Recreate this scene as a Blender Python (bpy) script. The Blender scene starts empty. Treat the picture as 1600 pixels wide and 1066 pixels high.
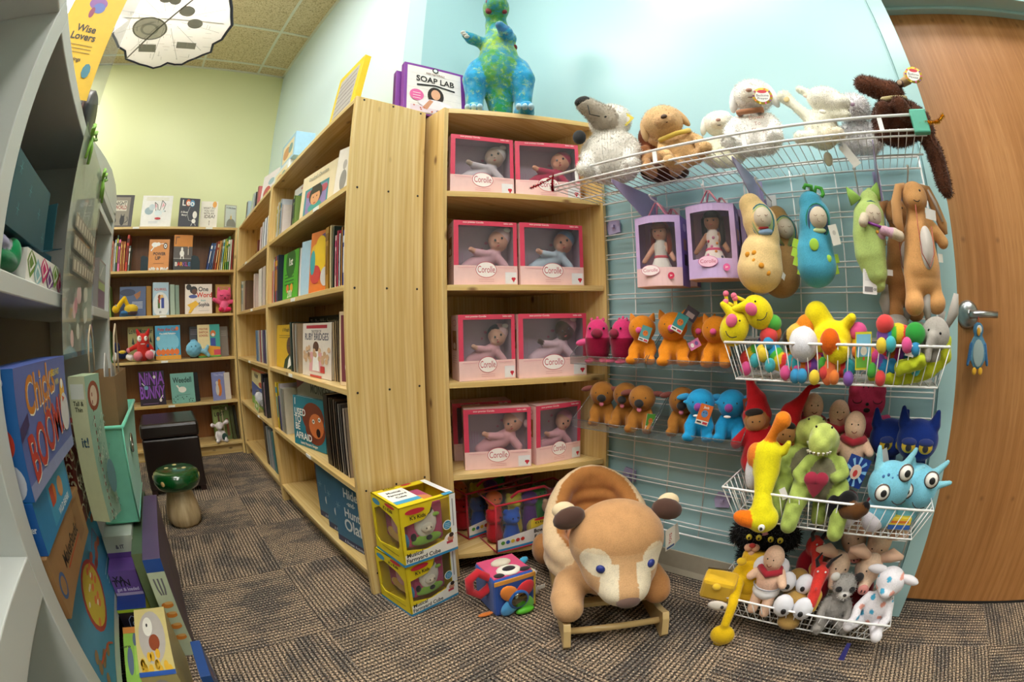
import bpy, math, random
import numpy as np
from mathutils import Vector, Matrix, Euler
random.seed(7)
SC = bpy.context.scene
COL = SC.collection
PI = math.pi
# ---------------------------------------------------------------- camera (16 mm full-frame fisheye, 1 m above the carpet)
cd = bpy.data.cameras.new('camera'); cam = bpy.data.objects.new('camera', cd); COL.objects.link(cam); SC.camera = cam
cd.type = 'PANO'
for holder in (cd, getattr(cd, 'cycles', None)):
    if holder is None: continue
    try:
        holder.panorama_type = 'FISHEYE_EQUISOLID'; holder.fisheye_lens = 16.1325; holder.fisheye_fov = math.radians(180)
    except Exception: pass
cd.sensor_width = 36; cd.sensor_fit = 'HORIZONTAL'; cd.clip_start = 0.01
def _axes():
    t, rl, hd = math.radians(-2.382), math.radians(-1.0675), math.radians(43.857)
    up = np.array([0, math.cos(t), math.sin(t)]); c, s = math.cos(rl), math.sin(rl)
    up = np.array([[c, s, 0], [-s, c, 0], [0, 0, 1.]]) @ up
    rt = np.array([up[1], -up[0], 0]); rt /= np.linalg.norm(rt); fw = np.cross(up, rt)
    if fw[2] < 0: fw = -fw
    dv = lambda a: rt * math.sin(a) + fw * math.cos(a)
    M = np.stack([dv(-hd + PI / 2), dv(-hd), up])
    return M
_M = _axes()
R3 = Matrix([[_M[i][0], _M[i][1], -_M[i][2]] for i in range(3)])
cam.matrix_world = Matrix.Translation((0, 0, 1.0)) @ R3.to_4x4()
# ---------------------------------------------------------------- world, exposure
w = bpy.data.worlds.new('world'); SC.world = w; w.use_nodes = True
w.node_tree.nodes['Background'].inputs[0].default_value = (0.9, 0.95, 1, 1)
w.node_tree.nodes['Background'].inputs[1].default_value = 0.3
SC.view_settings.view_transform = 'Standard'; SC.view_settings.look = 'None'
SC.view_settings.gamma = 1; SC.view_settings.exposure = 0.0
try: SC.view_settings.use_curve_mapping = False
except Exception: pass
SC.cycles.max_bounces = 8; SC.cycles.diffuse_bounces = 5; SC.cycles.transparent_max_bounces = 12
LIGHT_E = 18.8
# ceiling light fittings of the shop: (x, y) of 0.61 x 1.22 troffers in the ceiling grid
LIGHTS = [(-0.285, 1.82), (-0.895, -0.62), (0.325, -1.23), (-2.115, 0.6), (-1.505, 3.04), (0.325, 0.6)]
# ---------------------------------------------------------------- materials
def lin(h):
    if isinstance(h, (tuple, list)): return tuple(h)[:3]
    h = h.lstrip('#'); h = ''.join(q * 2 for q in h) if len(h) == 3 else h; v = [int(h[i:i + 2], 16) / 255 for i in (0, 2, 4)]
    return tuple(x / 12.92 if x <= .04045 else ((x + .055) / 1.055) ** 2.4 for x in v)
_mats = {}
class NT:
    def __init__(s, name):
        s.m = bpy.data.materials.new(name); s.m.use_nodes = True; s.t = s.m.node_tree; s.b = s.t.nodes['Principled BSDF']
    def n(s, typ, ins=None, **kw):
        nd = s.t.nodes.new('ShaderNode' + typ)
        for k, v in kw.items(): setattr(nd, k, v)
        for k, v in (ins or {}).items(): s.set(nd.inputs[k], v)
        return nd
    def set(s, sock, v):
        if isinstance(v, bpy.types.NodeSocket): s.t.links.new(v, sock)
        elif isinstance(v, tuple) and len(v) == 3 and sock.type == 'RGBA': sock.default_value = (*v, 1)
        else: sock.default_value = v
    def out(s, **kw):
        for k, v in kw.items(): s.set(s.b.inputs[k.replace('_', ' ')], v)
    def ramp(s, fac, stops, interp='LINEAR'):
        r = s.n('ValToRGB'); r.color_ramp.interpolation = interp; e = r.color_ramp.elements
        while len(e) < len(stops): e.new(0.5)
        for i, (p, c) in enumerate(stops): e[i].position = p; e[i].color = (*lin(c), 1)
        s.set(r.inputs[0], fac); return r.outputs[0]
    def math(s, op, a, b=None, c=None):
        nd = s.n('Math', operation=op); s.set(nd.inputs[0], a)
        if b is not None: s.set(nd.inputs[1], b)
        if c is not None: s.set(nd.inputs[2], c)
        return nd.outputs[0]
    def mix(s, f, a, b, bt='MIX'):
        nd = s.n('Mix', data_type='RGBA', blend_type=bt); s.set(nd.inputs[0], f); s.set(nd.inputs[6], a); s.set(nd.inputs[7], b); return nd.outputs[2]
    def bump(s, h, st=.3, d=.002):
        b = s.n('Bump', {'Strength': st, 'Distance': d, 'Height': h}); s.t.links.new(b.outputs[0], s.b.inputs['Normal'])
    def noise(s, vec, scale, detail=3, rough=.5):
        nd = s.n('TexNoise', {'Scale': scale, 'Detail': detail, 'Roughness': rough})
        if vec is not None: s.set(nd.inputs['Vector'], vec)
        return nd.outputs[0]
def M(c, rough=.5, kind='plain', **kw):
    key = (c, rough, kind, tuple(sorted(kw.items())))
    if key in _mats: return _mats[key]
    t = NT('%s_%s' % (kind, c.strip('#') if isinstance(c, str) else 'col')); col = lin(c)
    tc = t.n('TexCoord').outputs['Object']
    if kind == 'plain':
        nz = t.noise(tc, 35, 2); dark = tuple(x * .9 for x in col)
        t.out(Base_Color=t.mix(nz, dark, tuple(min(1, x * 1.06) for x in col)), Roughness=rough)
        if kw.get('metal'): t.out(Metallic=1.0)
        if kw.get('coat'): t.out(Coat_Weight=kw['coat'], Coat_Roughness=.08)
    elif kind == 'fabric':
        nz = t.noise(tc, 900, 2); n2 = t.noise(tc, 30, 3)
        f = t.math('MULTIPLY', t.math('ADD', nz, n2), .5)
        t.out(Base_Color=t.mix(f, tuple(x * .78 for x in col), tuple(min(1, x * 1.15) for x in col)), Roughness=.9, Sheen_Weight=.25, Sheen_Roughness=.5)
        t.bump(nz, .5, .001)
    elif kind == 'clear':
        t.out(Base_Color=tuple(x * .25 for x in col), Roughness=.04, Alpha=kw.get('a', .14), IOR=1.5, Specular_IOR_Level=1.0, Coat_Weight=.6, Coat_Roughness=.03)
    elif kind == 'emit':
        t.out(Base_Color=(1, 1, 1)); t.b.inputs['Emission Color'].default_value = (*col, 1); t.b.inputs['Emission Strength'].default_value = kw['e']
    _mats[key] = t.m; return t.m
def mat_plush(kind='short'):
    key = 'plush' + kind
    if key in _mats: return _mats[key]
    t = NT('plush_' + kind); a = t.n('Attribute', attribute_name='Col').outputs[0]; tc = t.n('TexCoord').outputs['Object']
    sc = {'short': 260, 'shag': 120, 'smooth': 500, 'tie': 260}[kind]
    nz = t.noise(tc, sc, 4, .7); n2 = t.noise(tc, 28, 3)
    f = t.math('MULTIPLY_ADD', nz, .6, t.math('MULTIPLY', n2, .4))
    lo = {'short': .66, 'shag': .68, 'smooth': .8, 'tie': .6}[kind]
    if kind == 'tie':
        sw = t.noise(tc, 22, 5, .75); a = t.mix(t.ramp(sw, [(.45, (0, 0, 0)), (.6, (.75, .75, .75))]), a, lin('#2f86b8')); a = t.mix(t.ramp(t.noise(tc, 34, 4, .7), [(.54, (0, 0, 0)), (.68, (.8, .8, .8))]), a, lin('#a8cc78'))
    r = t.ramp(f, [(.25, (lo,) * 3), (.5, (.95,) * 3), (.75, (1.12,) * 3)])
    t.out(Base_Color=t.mix(1.0, a, r, 'MULTIPLY'), Roughness=.95, Sheen_Weight=.35, Sheen_Roughness=.4, Specular_IOR_Level=.15)
    t.bump(nz, .6, .003 if kind == 'shag' else .0015)
    _mats[key] = t.m; return t.m
def mat_pine(key='pine', dim=None):
    if key in _mats: return _mats[key]
    t = NT('varnished_' + key); uv = t.n('UVMap').outputs[0]; sp = t.n('SeparateXYZ', {0: uv}); u, v = sp.outputs[0], sp.outputs[1]
    strip = t.math('FLOOR', t.math('DIVIDE', v, .082)); wn = t.n('TexWhiteNoise', noise_dimensions='1D'); t.set(wn.inputs['W'], strip); rnd = wn.outputs[0]
    fr = t.math('FRACT', t.math('DIVIDE', v, .082))
    gv = t.n('CombineXYZ', {0: t.math('MULTIPLY_ADD', rnd, 7.0, t.math('MULTIPLY', u, 1.3)), 1: t.math('MULTIPLY', v, 34.0), 2: t.math('MULTIPLY', rnd, 9.0)}).outputs[0]
    g1 = t.noise(gv, 1.6, 4, .55)
    gv2 = t.n('CombineXYZ', {0: t.math('MULTIPLY', u, 1.1), 1: t.math('MULTIPLY', v, 9.0), 2: t.math('MULTIPLY', rnd, 5.0)}).outputs[0]
    wv = t.n('TexWave', {'Vector': gv2, 'Scale': 2.2, 'Distortion': 5.0, 'Detail': 2.0, 'Detail Scale': .8}, wave_type='BANDS', bands_direction='Y').outputs[0]
    base = t.ramp(g1, [(.3, '#c9a35c'), (.5, '#dcbf80'), (.75, '#e8d19a')])
    c = t.mix(t.math('MULTIPLY', t.math('POWER', wv, 3.0), .35), base, lin('#c79c5a'))
    c = t.mix(t.math('MULTIPLY', rnd, .28), c, lin('#d6ae62'))
    kv = t.n('CombineXYZ', {0: t.math('MULTIPLY', u, 6.5), 1: t.math('MULTIPLY', v, 13.0), 2: 3.3}).outputs[0]
    vo = t.n('TexVoronoi', {'Vector': kv, 'Scale': 1.0, 'Randomness': 1.0}, feature='F1')
    pick = t.math('GREATER_THAN', t.n('SeparateColor', {0: vo.outputs['Color']}).outputs[0], .35)
    kn = t.math('MULTIPLY', t.math('MULTIPLY', t.ramp(vo.outputs['Distance'], [(.05, (1, 1, 1)), (.16, (0, 0, 0))]), pick), .85)
    c = t.mix(kn, c, lin('#6a3d1c'))
    seam = t.math('MULTIPLY', t.math('GREATER_THAN', fr, .985), .3)
    c = t.mix(seam, c, lin('#8a6030'))
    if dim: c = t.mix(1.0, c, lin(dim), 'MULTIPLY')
    t.out(Base_Color=c, Roughness=.38, Coat_Weight=.25, Coat_Roughness=.2)
    t.bump(g1, .08, .001)
    _mats[key] = t.m; return t.m
# ---------------------------------------------------------------- mesh builder
def rotm(r):
    return Euler(r).to_matrix() if r is not None else Matrix.Identity(3)
class MB:
    def __init__(s): s.v = []; s.f = []; s.m = []; s.mats = []; s.uv = []; s.sm = []
    def mi(s, m):
        if m not in s.mats: s.mats.append(m)
        return s.mats.index(m)
    def add(s, vs, fs, m, uvs=None, smooth=False):
        o = len(s.v); s.v += [tuple(p) for p in vs]; k = s.mi(m)
        for i, f in enumerate(fs):
            s.f.append([o + j for j in f]); s.m.append(k); s.sm.append(smooth); s.uv.append(uvs[i] if uvs else [(0, 0)] * len(f))
        return s
    def box(s, lo, hi, m, rot=None, at=None, taper=None):
        x0, y0, z0 = lo; x1, y1, z1 = hi
        vs = [(x0, y0, z0), (x1, y0, z0), (x1, y1, z0), (x0, y1, z0), (x0, y0, z1), (x1, y0, z1), (x1, y1, z1), (x0, y1, z1)]
        fs = [(0, 3, 2, 1), (4, 5, 6, 7), (0, 1, 5, 4), (1, 2, 6, 5), (2, 3, 7, 6), (3, 0, 4, 7)]
        d = [x1 - x0, y1 - y0, z1 - z0]; g = d.index(max(d)); ou, ov = random.uniform(0, 9), random.uniform(0, 9); uvs = []
        for f, ax in zip(fs, (2, 2, 1, 0, 1, 0)):
            a = [i for i in range(3) if i != ax]
            if g in a: a = [g] + [i for i in a if i != g]
            uvs.append([(vs[i][a[0]] + ou, vs[i][a[1]] + ov) for i in f])
        if rot is not None or at is not None:
            R = rotm(rot); A = Vector(at or (0, 0, 0)); vs = [R @ Vector(p) + A for p in vs]
        return s.add(vs, fs, m, uvs)
    def cbox(s, c, d, m, rot=None):
        h = [q / 2 for q in d]; return s.box((-h[0], -h[1], -h[2]), h, m, rot or (0, 0, 0), c)
    def prism(s, pts, t0, t1, m, axis='z', rot=None, at=None, m2=None):
        """polygon (2D pts) extruded from t0 to t1 along axis"""
        mp = {'z': lambda a, b, t: (a, b, t), 'y': lambda a, b, t: (a, t, b), 'x': lambda a, b, t: (t, a, b)}[axis]
        n = len(pts); vs = [mp(a, b, t0) for a, b in pts] + [mp(a, b, t1) for a, b in pts]
        R = rotm(rot); A = Vector(at or (0, 0, 0)); vs = [R @ Vector(p) + A for p in vs]
        ou = random.uniform(0, 9)
        uc = [(a + ou, b + ou) for a, b in pts]
        s.add(vs, [list(range(n))[::-1], [n + i for i in range(n)]], m, [uc[::-1], uc])
        fs = [[i, (i + 1) % n, n + (i + 1) % n, n + i] for i in range(n)]
        L = [0]
        for i in range(n): L.append(L[-1] + math.dist(pts[i], pts[(i + 1) % n]))
        return s.add(vs, fs, m2 or m, [[(L[i] + ou, 0), (L[i + 1] + ou, 0), (L[i + 1] + ou, abs(t1 - t0)), (L[i] + ou, abs(t1 - t0))] for i in range(n)])
    def tube(s, pts, r, m, n=8, caps=True, closed=False):
        P = [Vector(p) for p in pts]; k = len(P); rr = r if isinstance(r, (list, tuple)) else [r] * k
        vs = []; up = Vector((0, 0, 1)); prev = None
        for i, p in enumerate(P):
            if closed: d = (P[(i + 1) % k] - P[i - 1])
            else: d = (P[min(i + 1, k - 1)] - P[max(i - 1, 0)])
            if d.length < 1e-9: d = Vector((0, 0, 1))
            d.normalize()
            a = prev if prev is not None else (up if abs(d.z) < .9 else Vector((1, 0, 0)))
            a = (a - d * a.dot(d))
            if a.length < 1e-6: a = d.orthogonal()
            a.normalize(); prev = a; b = d.cross(a)
            for j in range(n):
                an = 2 * PI * j / n; vs.append(p + (a * math.cos(an) + b * math.sin(an)) * rr[i])
        fs = []
        for i in range(k if closed else k - 1):
            o, q = i * n, ((i + 1) % k) * n
            for j in range(n): fs.append([o + j, o + (j + 1) % n, q + (j + 1) % n, q + j])
        if caps and not closed: fs += [list(range(n))[::-1], [(k - 1) * n + j for j in range(n)]]
        return s.add(vs, fs, m, smooth=True)
    def ell(s, c, r, m, rot=None, n=14, smooth=True, zmin=-1.0):
        R = rotm(rot); C = Vector(c); r = r if isinstance(r, (tuple, list)) else (r,) * 3
        k = max(6, n // 2); vs = []; a0 = math.asin(max(-1, zmin))
        for i in range(k + 1):
            a = a0 + (PI / 2 - a0) * i / k
            for j in range(n):
                b = 2 * PI * j / n; vs.append(R @ Vector((r[0] * math.cos(a) * math.cos(b), r[1] * math.cos(a) * math.sin(b), r[2] * math.sin(a))) + C)
        fs = [[i * n + j, i * n + (j + 1) % n, (i + 1) * n + (j + 1) % n, (i + 1) * n + j] for i in range(k) for j in range(n)]
        if zmin > -1: fs.append(list(range(n))[::-1])
        return s.add(vs, fs, m, smooth=smooth)
    def lathe(s, prof, m, at=(0, 0, 0), n=24, rot=None, smooth=True, sx=1, sy=1):
        R = rotm(rot); A = Vector(at); vs = []
        for r_, z in prof:
            for j in range(n):
                b = 2 * PI * j / n; vs.append(R @ Vector((r_ * math.cos(b) * sx, r_ * math.sin(b) * sy, z)) + A)
        fs = [[i * n + j, i * n + (j + 1) % n, (i + 1) * n + (j + 1) % n, (i + 1) * n + j] for i in range(len(prof) - 1) for j in range(n)]
        return s.add(vs, fs, m, smooth=smooth)
    def build(s, name, parent=None, bevel=0, loc=None, rot=None, sub=0):
        me = bpy.data.meshes.new(name); me.from_pydata(s.v, [], s.f)
        for m in s.mats: me.materials.append(m)
        me.polygons.foreach_set('material_index', s.m); me.polygons.foreach_set('use_smooth', s.sm)
        ul = me.uv_layers.new(name='UVMap'); fl = [c for u in s.uv for p in u for c in p]; ul.data.foreach_set('uv', fl)
        me.update(); o = bpy.data.objects.new(name, me); COL.objects.link(o)
        if parent is not None: o.parent = parent
        if loc: o.location = loc
        if rot: o.rotation_euler = rot
        if bevel:
            b = o.modifiers.new('b', 'BEVEL'); b.width = bevel; b.segments = 2; b.limit_method = 'ANGLE'; b.angle_limit = math.radians(50)
        if sub:
            b = o.modifiers.new('s', 'SUBSURF'); b.levels = sub; b.render_levels = sub
        return o
def empty(name, label, cat, loc=(0, 0, 0), rz=0, group=None, rot=None, scale=1):
    o = bpy.data.objects.new(name, None); COL.objects.link(o); o.location = loc; o.rotation_euler = rot or (0, 0, rz); o.empty_display_size = .05
    if scale != 1: o.scale = (scale,) * 3
    return tag(o, label, cat, group)
def tag(o, label, cat, group=None):
    o['label'] = label; o['category'] = cat
    if group: o['group'] = group
    return o
def struct(o): o['kind'] = 'structure'; return o
def dup(o, loc=None, rot=None, label=None, parent=None, scale=None):
    c = o.copy(); COL.objects.link(c)
    if parent is not None: c.parent = parent
    if loc is not None: c.location = loc
    if rot is not None: c.rotation_euler = rot
    if scale is not None: c.scale = (scale,) * 3
    if label: c['label'] = label
    for ch in list(o.children): dup(ch, parent=c)
    return c
# ---------------------------------------------------------------- lettering and printed artwork
_txt = {}
def text_poly(s_, bold=False):
    k = (s_, bold)
    if k in _txt: return _txt[k]
    cu = bpy.data.curves.new('t', 'FONT'); cu.body = s_; cu.size = 1; cu.resolution_u = 3; cu.align_x = 'CENTER'; cu.align_y = 'CENTER'
    if bold: cu.offset = .022
    o = bpy.data.objects.new('t', cu); me = bpy.data.meshes.new_from_object(o)
    vs = [(v.co.x, v.co.y) for v in me.vertices]; fs = [list(p.vertices) for p in me.polygons]
    bpy.data.objects.remove(o); bpy.data.curves.remove(cu); bpy.data.meshes.remove(me)
    _txt[k] = (vs, fs); return _txt[k]
class Art:
    """flat printed artwork on a w x h sheet: x right, z up, facing -Y; every layer 0.25 mm above the last"""
    def __init__(s, w=1, h=1, y=0, rough=.45): s.w = w; s.h = h; s.b = MB(); s.y = y - .0004; s.r = rough; s.clip = w > .01 and not (w == 1 and h == 1)
    def up(s): s.y -= .00025
    def poly(s, pts, c):
        if s.clip: pts = [(min(1, max(0, x)), min(1, max(0, z))) for x, z in pts]
        ar = sum(pts[i][0] * pts[(i + 1) % len(pts)][1] - pts[(i + 1) % len(pts)][0] * pts[i][1] for i in range(len(pts)))
        if ar < 0: pts = pts[::-1]
        s.b.add([(x * s.w, s.y, z * s.h) for x, z in pts], [list(range(len(pts)))], c if not isinstance(c, str) else M(c, s.r)); s.up(); return s
    def rect(s, x0, z0, x1, z1, c): return s.poly([(x0, z0), (x1, z0), (x1, z1), (x0, z1)], c)
    def ell(s, x, z, rx, rz, c, n=20, rot=0):
        ca, sa = math.cos(rot), math.sin(rot); a = s.w / s.h
        return s.poly([(x + (rx * math.cos(t) * ca - rz / a * math.sin(t) * sa), z + (rx * a * math.cos(t) * sa + rz * math.sin(t) * ca)) for t in [2 * PI * i / n for i in range(n)]], c)
    def line(s, pts, wd, c):
        for (x0, z0), (x1, z1) in zip(pts, pts[1:]):
            X0, Z0, X1, Z1 = x0 * s.w, z0 * s.h, x1 * s.w, z1 * s.h; L = math.hypot(X1 - X0, Z1 - Z0) or 1; nx, nz = -(Z1 - Z0) / L * wd / 2, (X1 - X0) / L * wd / 2
            s.b.add([(X0 + nx, s.y, Z0 + nz), (X0 - nx, s.y, Z0 - nz), (X1 - nx, s.y, Z1 - nz), (X1 + nx, s.y, Z1 + nz)], [[0, 1, 2, 3]], c if not isinstance(c, str) else M(c, s.r))
        s.up(); return s
    def text(s, t, x, z, size, c, bold=True, rot=0, sx=1, maxw=None):
        vs, fs = text_poly(t, bold)
        if not vs: return s
        if maxw:
            wd = (max(v[0] for v in vs) - min(v[0] for v in vs)) * size * sx
            if wd > maxw * s.w: sx *= maxw * s.w / wd
        ca, sa = math.cos(rot), math.sin(rot)
        P = [(a * size * sx, b * size) for a, b in vs]
        s.b.add([(x * s.w + a * ca - b * sa, s.y, z * s.h + a * sa + b * ca) for a, b in P], fs, c if not isinstance(c, str) else M(c, s.r)); s.up(); return s
    def build(s, name, parent, loc=None, rot=None): return s.b.build(name, parent, loc=loc, rot=rot)
# ---------------------------------------------------------------- soft toys: one continuous skin grown round blobs
def skin(blobs, vox=.004, k=.008, paint=(), fur=0, furlen=.01, kind='short', name='body', parent=None, wob=0, seed=1):
    """blobs: ('e', centre, radii, colour[, rot]) or ('c', [(x,y,z,r)...], colour). Smooth union -> surface net with a colour attribute"""
    P = []
    for b in blobs:
        if b[0] == 'e':
            R = max(b[2]); P.append(np.array([[*b[1], R]]))
        else: P.append(np.array(b[1], float))
    A = np.concatenate(P); lo = (A[:, :3] - A[:, 3:]).min(0) - 3 * vox - k; hi = (A[:, :3] + A[:, 3:]).max(0) + 3 * vox + k
    n = np.ceil((hi - lo) / vox).astype(int) + 1
    def sdf(G):
        D = None; best = None; idx = None
        for i, b in enumerate(blobs):
            if b[0] == 'e':
                q = G - np.array(b[1]); r = np.array(b[2], float)
                if len(b) > 4 and b[4]: q = q @ np.array(rotm(b[4]))
                l = np.linalg.norm(q / r, axis=-1); g = np.linalg.norm(q / (r * r), axis=-1) + 1e-9; d = l * (l - 1) / g
            else:
                d = None; pts = b[1]
                for p, q_ in (zip(pts, pts[1:]) if len(pts) > 1 else [(pts[0], pts[0])]):
                    a = np.array(p[:3], float); bb = np.array(q_[:3], float) - a; L = bb @ bb + 1e-12
                    t = np.clip(((G - a) @ bb) / L, 0, 1); dd = np.linalg.norm(G - a - t[..., None] * bb, axis=-1) - (p[3] + (q_[3] - p[3]) * t)
                    d = dd if d is None else np.minimum(d, dd)
            if D is None: D = d; best = d.copy(); idx = np.zeros(d.shape, int)
            else:
                idx = np.where(d < best, i, idx); best = np.minimum(best, d)
                h = np.clip(.5 + .5 * (D - d) / k, 0, 1); D = D * (1 - h) + d * h - k * h * (1 - h)
        return D, idx
    G = np.stack(np.meshgrid(*[lo[i] + vox * np.arange(n[i]) for i in range(3)], indexing='ij'), -1)
    D, _ = sdf(G); ins = D < 0
    cs = tuple(m - 1 for m in n); acc = np.zeros(cs + (3,)); cnt = np.zeros(cs)
    off = [(a, b, c) for a in (0, 1) for b in (0, 1) for c in (0, 1)]
    sl = lambda o: tuple(slice(o[i], o[i] + cs[i]) for i in range(3))
    for a in off:
        for ax in range(3):
            if a[ax] == 1: continue
            b = list(a); b[ax] = 1; d0, d1 = D[sl(a)], D[sl(b)]; m = (d0 < 0) != (d1 < 0)
            t = np.where(m, d0 / np.where(m, d0 - d1, 1), 0); p = np.array(a, float)
            for j in range(3): acc[..., j] += np.where(m, p[j] + (t if j == ax else 0), 0)
            cnt += m
    act = cnt > 0; ids = -np.ones(cs, int); ids[act] = np.arange(act.sum())
    V = (acc[act] / cnt[act][:, None] + np.argwhere(act)) * vox + lo
    F = []
    for ax in range(3):
        o = [0, 0, 0]; o[ax] = 1; u, v = [(1, 2), (2, 0), (0, 1)][ax]
        s0 = [slice(1, cs[i]) for i in range(3)]; s0[ax] = slice(0, cs[ax])
        s1 = list(s0); s1[ax] = slice(1, cs[ax] + 1)
        a_, b_ = ins[tuple(s0)], ins[tuple(s1)]; E = np.argwhere(a_ != b_)
        if len(E) == 0: continue
        flip = a_[tuple(E.T)]; base = E + np.array([0 if i == ax else 1 for i in range(3)])
        du = np.zeros(3, int); du[u] = 1; dv = np.zeros(3, int); dv[v] = 1
        q = np.stack([ids[tuple((base - du - dv).T)], ids[tuple((base - dv).T)], ids[tuple(base.T)], ids[tuple((base - du).T)]], 1)
        q[~flip] = q[~flip][:, ::-1]; F.append(q)
    F = np.concatenate(F); F = F[(F >= 0).all(1)]
    _, idx = sdf(V); cols = np.array([lin(b[2] if b[0] == 'c' else b[3]) for b in blobs]); Cc = cols[idx]
    for pt in paint:   # (centre, radii, colour)
        q = np.linalg.norm((V - np.array(pt[0])) / np.array(pt[1]), axis=1) < 1; Cc[q] = lin(pt[2])
    N = np.zeros_like(V); fn = np.cross(V[F[:, 2]] - V[F[:, 0]], V[F[:, 3]] - V[F[:, 1]])
    for j in range(4): np.add.at(N, F[:, j], fn)
    N /= np.linalg.norm(N, axis=1)[:, None] + 1e-12
    rs = np.random.RandomState(seed)
    if wob:
        ph = rs.rand(3) * 6; f = 2 * PI / .045
        V = V + N * (wob * (np.sin(V[:, 0] * f + ph[0]) * np.sin(V[:, 1] * f + ph[1]) * np.sin(V[:, 2] * f + ph[2])))[:, None]
    faces = F.tolist(); nv = len(V)
    if fur:
        i = rs.randint(0, nv, fur); p = V[i]; nn = N[i] + rs.randn(fur, 3) * .45; nn[:, 2] -= .25; nn /= np.linalg.norm(nn, axis=1)[:, None]
        tt = np.cross(nn, rs.randn(fur, 3)); tt /= np.linalg.norm(tt, axis=1)[:, None] + 1e-9; wd = furlen * .11
        L = furlen * (.6 + .7 * rs.rand(fur))[:, None]
        A3 = np.stack([p - tt * wd - N[i] * .001, p + tt * wd - N[i] * .001, p + nn * L], 1).reshape(-1, 3)
        V = np.concatenate([V, A3]); cc = np.repeat(Cc[i] * (1 + rs.randn(fur, 1) * .08), 3, 0); Cc = np.concatenate([Cc, np.clip(cc, 0, 1)])
        faces += [[nv + 3 * j, nv + 3 * j + 1, nv + 3 * j + 2] for j in range(fur)]
    me = bpy.data.meshes.new(name); me.from_pydata(V.tolist(), [], faces); me.materials.append(mat_plush(kind))
    at = me.color_attributes.new('Col', 'FLOAT_COLOR', 'POINT'); at.data.foreach_set('color', np.concatenate([Cc, np.ones((len(Cc), 1))], 1).ravel())
    me.polygons.foreach_set('use_smooth', [True] * len(faces)); me.update()
    o = bpy.data.objects.new(name, me); COL.objects.link(o)
    if parent is not None: o.parent = parent
    return o
def eyes(parent, pts, r, c='#0c0a0a', name='eye', flat=.6, rot=None):
    for p in pts: MB().ell((0, 0, 0), (r, r * flat, r), M(c, .15, coat=.5), n=12).build(name, parent, loc=p, rot=rot)
def bead(parent, name, p, r, c, rot=None, kind='fabric', rough=.5):
    r = r if isinstance(r, tuple) else (r,) * 3
    return MB().ell((0, 0, 0), r, M(c, rough, kind), n=14).build(name, parent, loc=p, rot=rot)
def curve_line(parent, name, pts, r, c, kind='plain'): return MB().tube(pts, r, M(c, .6, kind), n=6).build(name, parent)
# ================================================================ setting
def mat_carpet():
    t = NT('carpet_tiles'); tc = t.n('TexCoord').outputs['Object']; sp = t.n('SeparateXYZ', {0: tc}); X, Y = sp.outputs[0], sp.outputs[1]
    tx = t.math('DIVIDE', t.math('ADD', X, 9.663), .5); ty = t.math('DIVIDE', t.math('ADD', Y, 8.735), .5)
    ix, iy = t.math('FLOOR', tx), t.math('FLOOR', ty); par = t.math('FLOORED_MODULO', t.math('ADD', ix, iy), 2.0)
    # ribs run the other way on every second tile
    a = t.n('Mix', data_type='FLOAT'); t.set(a.inputs[0], par); t.set(a.inputs[2], X); t.set(a.inputs[3], Y); across = a.outputs[0]
    b = t.n('Mix', data_type='FLOAT'); t.set(b.inputs[0], par); t.set(b.inputs[2], Y); t.set(b.inputs[3], X); along = b.outputs[0]
    rib = t.math('MULTIPLY_ADD', t.math('SINE', t.math('MULTIPLY', across, 2 * PI / .0165)), .5, .5)
    yarn = t.math('SINE', t.math('MULTIPLY_ADD', along, 2 * PI / .013, t.math('MULTIPLY', t.math('FLOOR', t.math('DIVIDE', across, .0165)), 2.1)))
    cell = t.n('CombineXYZ', {0: t.math('MULTIPLY', X, 1.0), 1: Y, 2: t.math('MULTIPLY_ADD', ix, 3.7, t.math('MULTIPLY', iy, 1.9))}).outputs[0]
    st = t.n('CombineXYZ', {0: t.math('MULTIPLY', across, 14.0), 1: t.math('MULTIPLY', along, 3.0), 2: t.math('MULTIPLY_ADD', ix, 3.7, t.math('MULTIPLY', iy, 1.9))}).outputs[0]
    patch = t.noise(cell, 5.5, 3); streak = t.noise(st, 1.4, 3)
    dark = t.ramp(t.math('MULTIPLY_ADD', patch, .55, t.math('MULTIPLY', streak, .45)), [(.43, (0, 0, 0)), (.54, (1, 1, 1))])
    fine = t.noise(tc, 420, 2, .6); spk = t.noise(tc, 170, 1)
    c = t.mix(dark, lin('#7d746c'), lin('#c2aa90'))
    c = t.mix(t.ramp(spk, [(.42, (1, 1, 1)), (.5, (0, 0, 0))]), c, lin('#5c5856'))
    c = t.mix(t.ramp(spk, [(.6, (0, 0, 0)), (.66, (1, 1, 1))]), c, lin('#dcc8ac'))
    red = t.ramp(t.noise(tc, 130, 1), [(.64, (0, 0, 0)), (.69, (1, 1, 1))]); c = t.mix(t.math('MULTIPLY', red, .5), c, lin('#8c5a48'))
    groove = t.ramp(rib, [(.0, (.24, .23, .23)), (.35, (.66, .65, .64)), (.8, (1.15, 1.15, 1.15))])
    c = t.mix(1.0, c, groove, 'MULTIPLY')
    c = t.mix(1.0, c, t.ramp(t.math('MULTIPLY_ADD', yarn, .25, t.math('MULTIPLY', fine, .75)), [(.2, (.55,) * 3), (.6, (1.15,) * 3)]), 'MULTIPLY')
    t.out(Base_Color=c, Roughness=1.0, Specular_IOR_Level=.1)
    t.bump(t.math('ADD', rib, t.math('MULTIPLY_ADD', yarn, .2, fine)), .7, .004)
    return t.m
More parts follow.
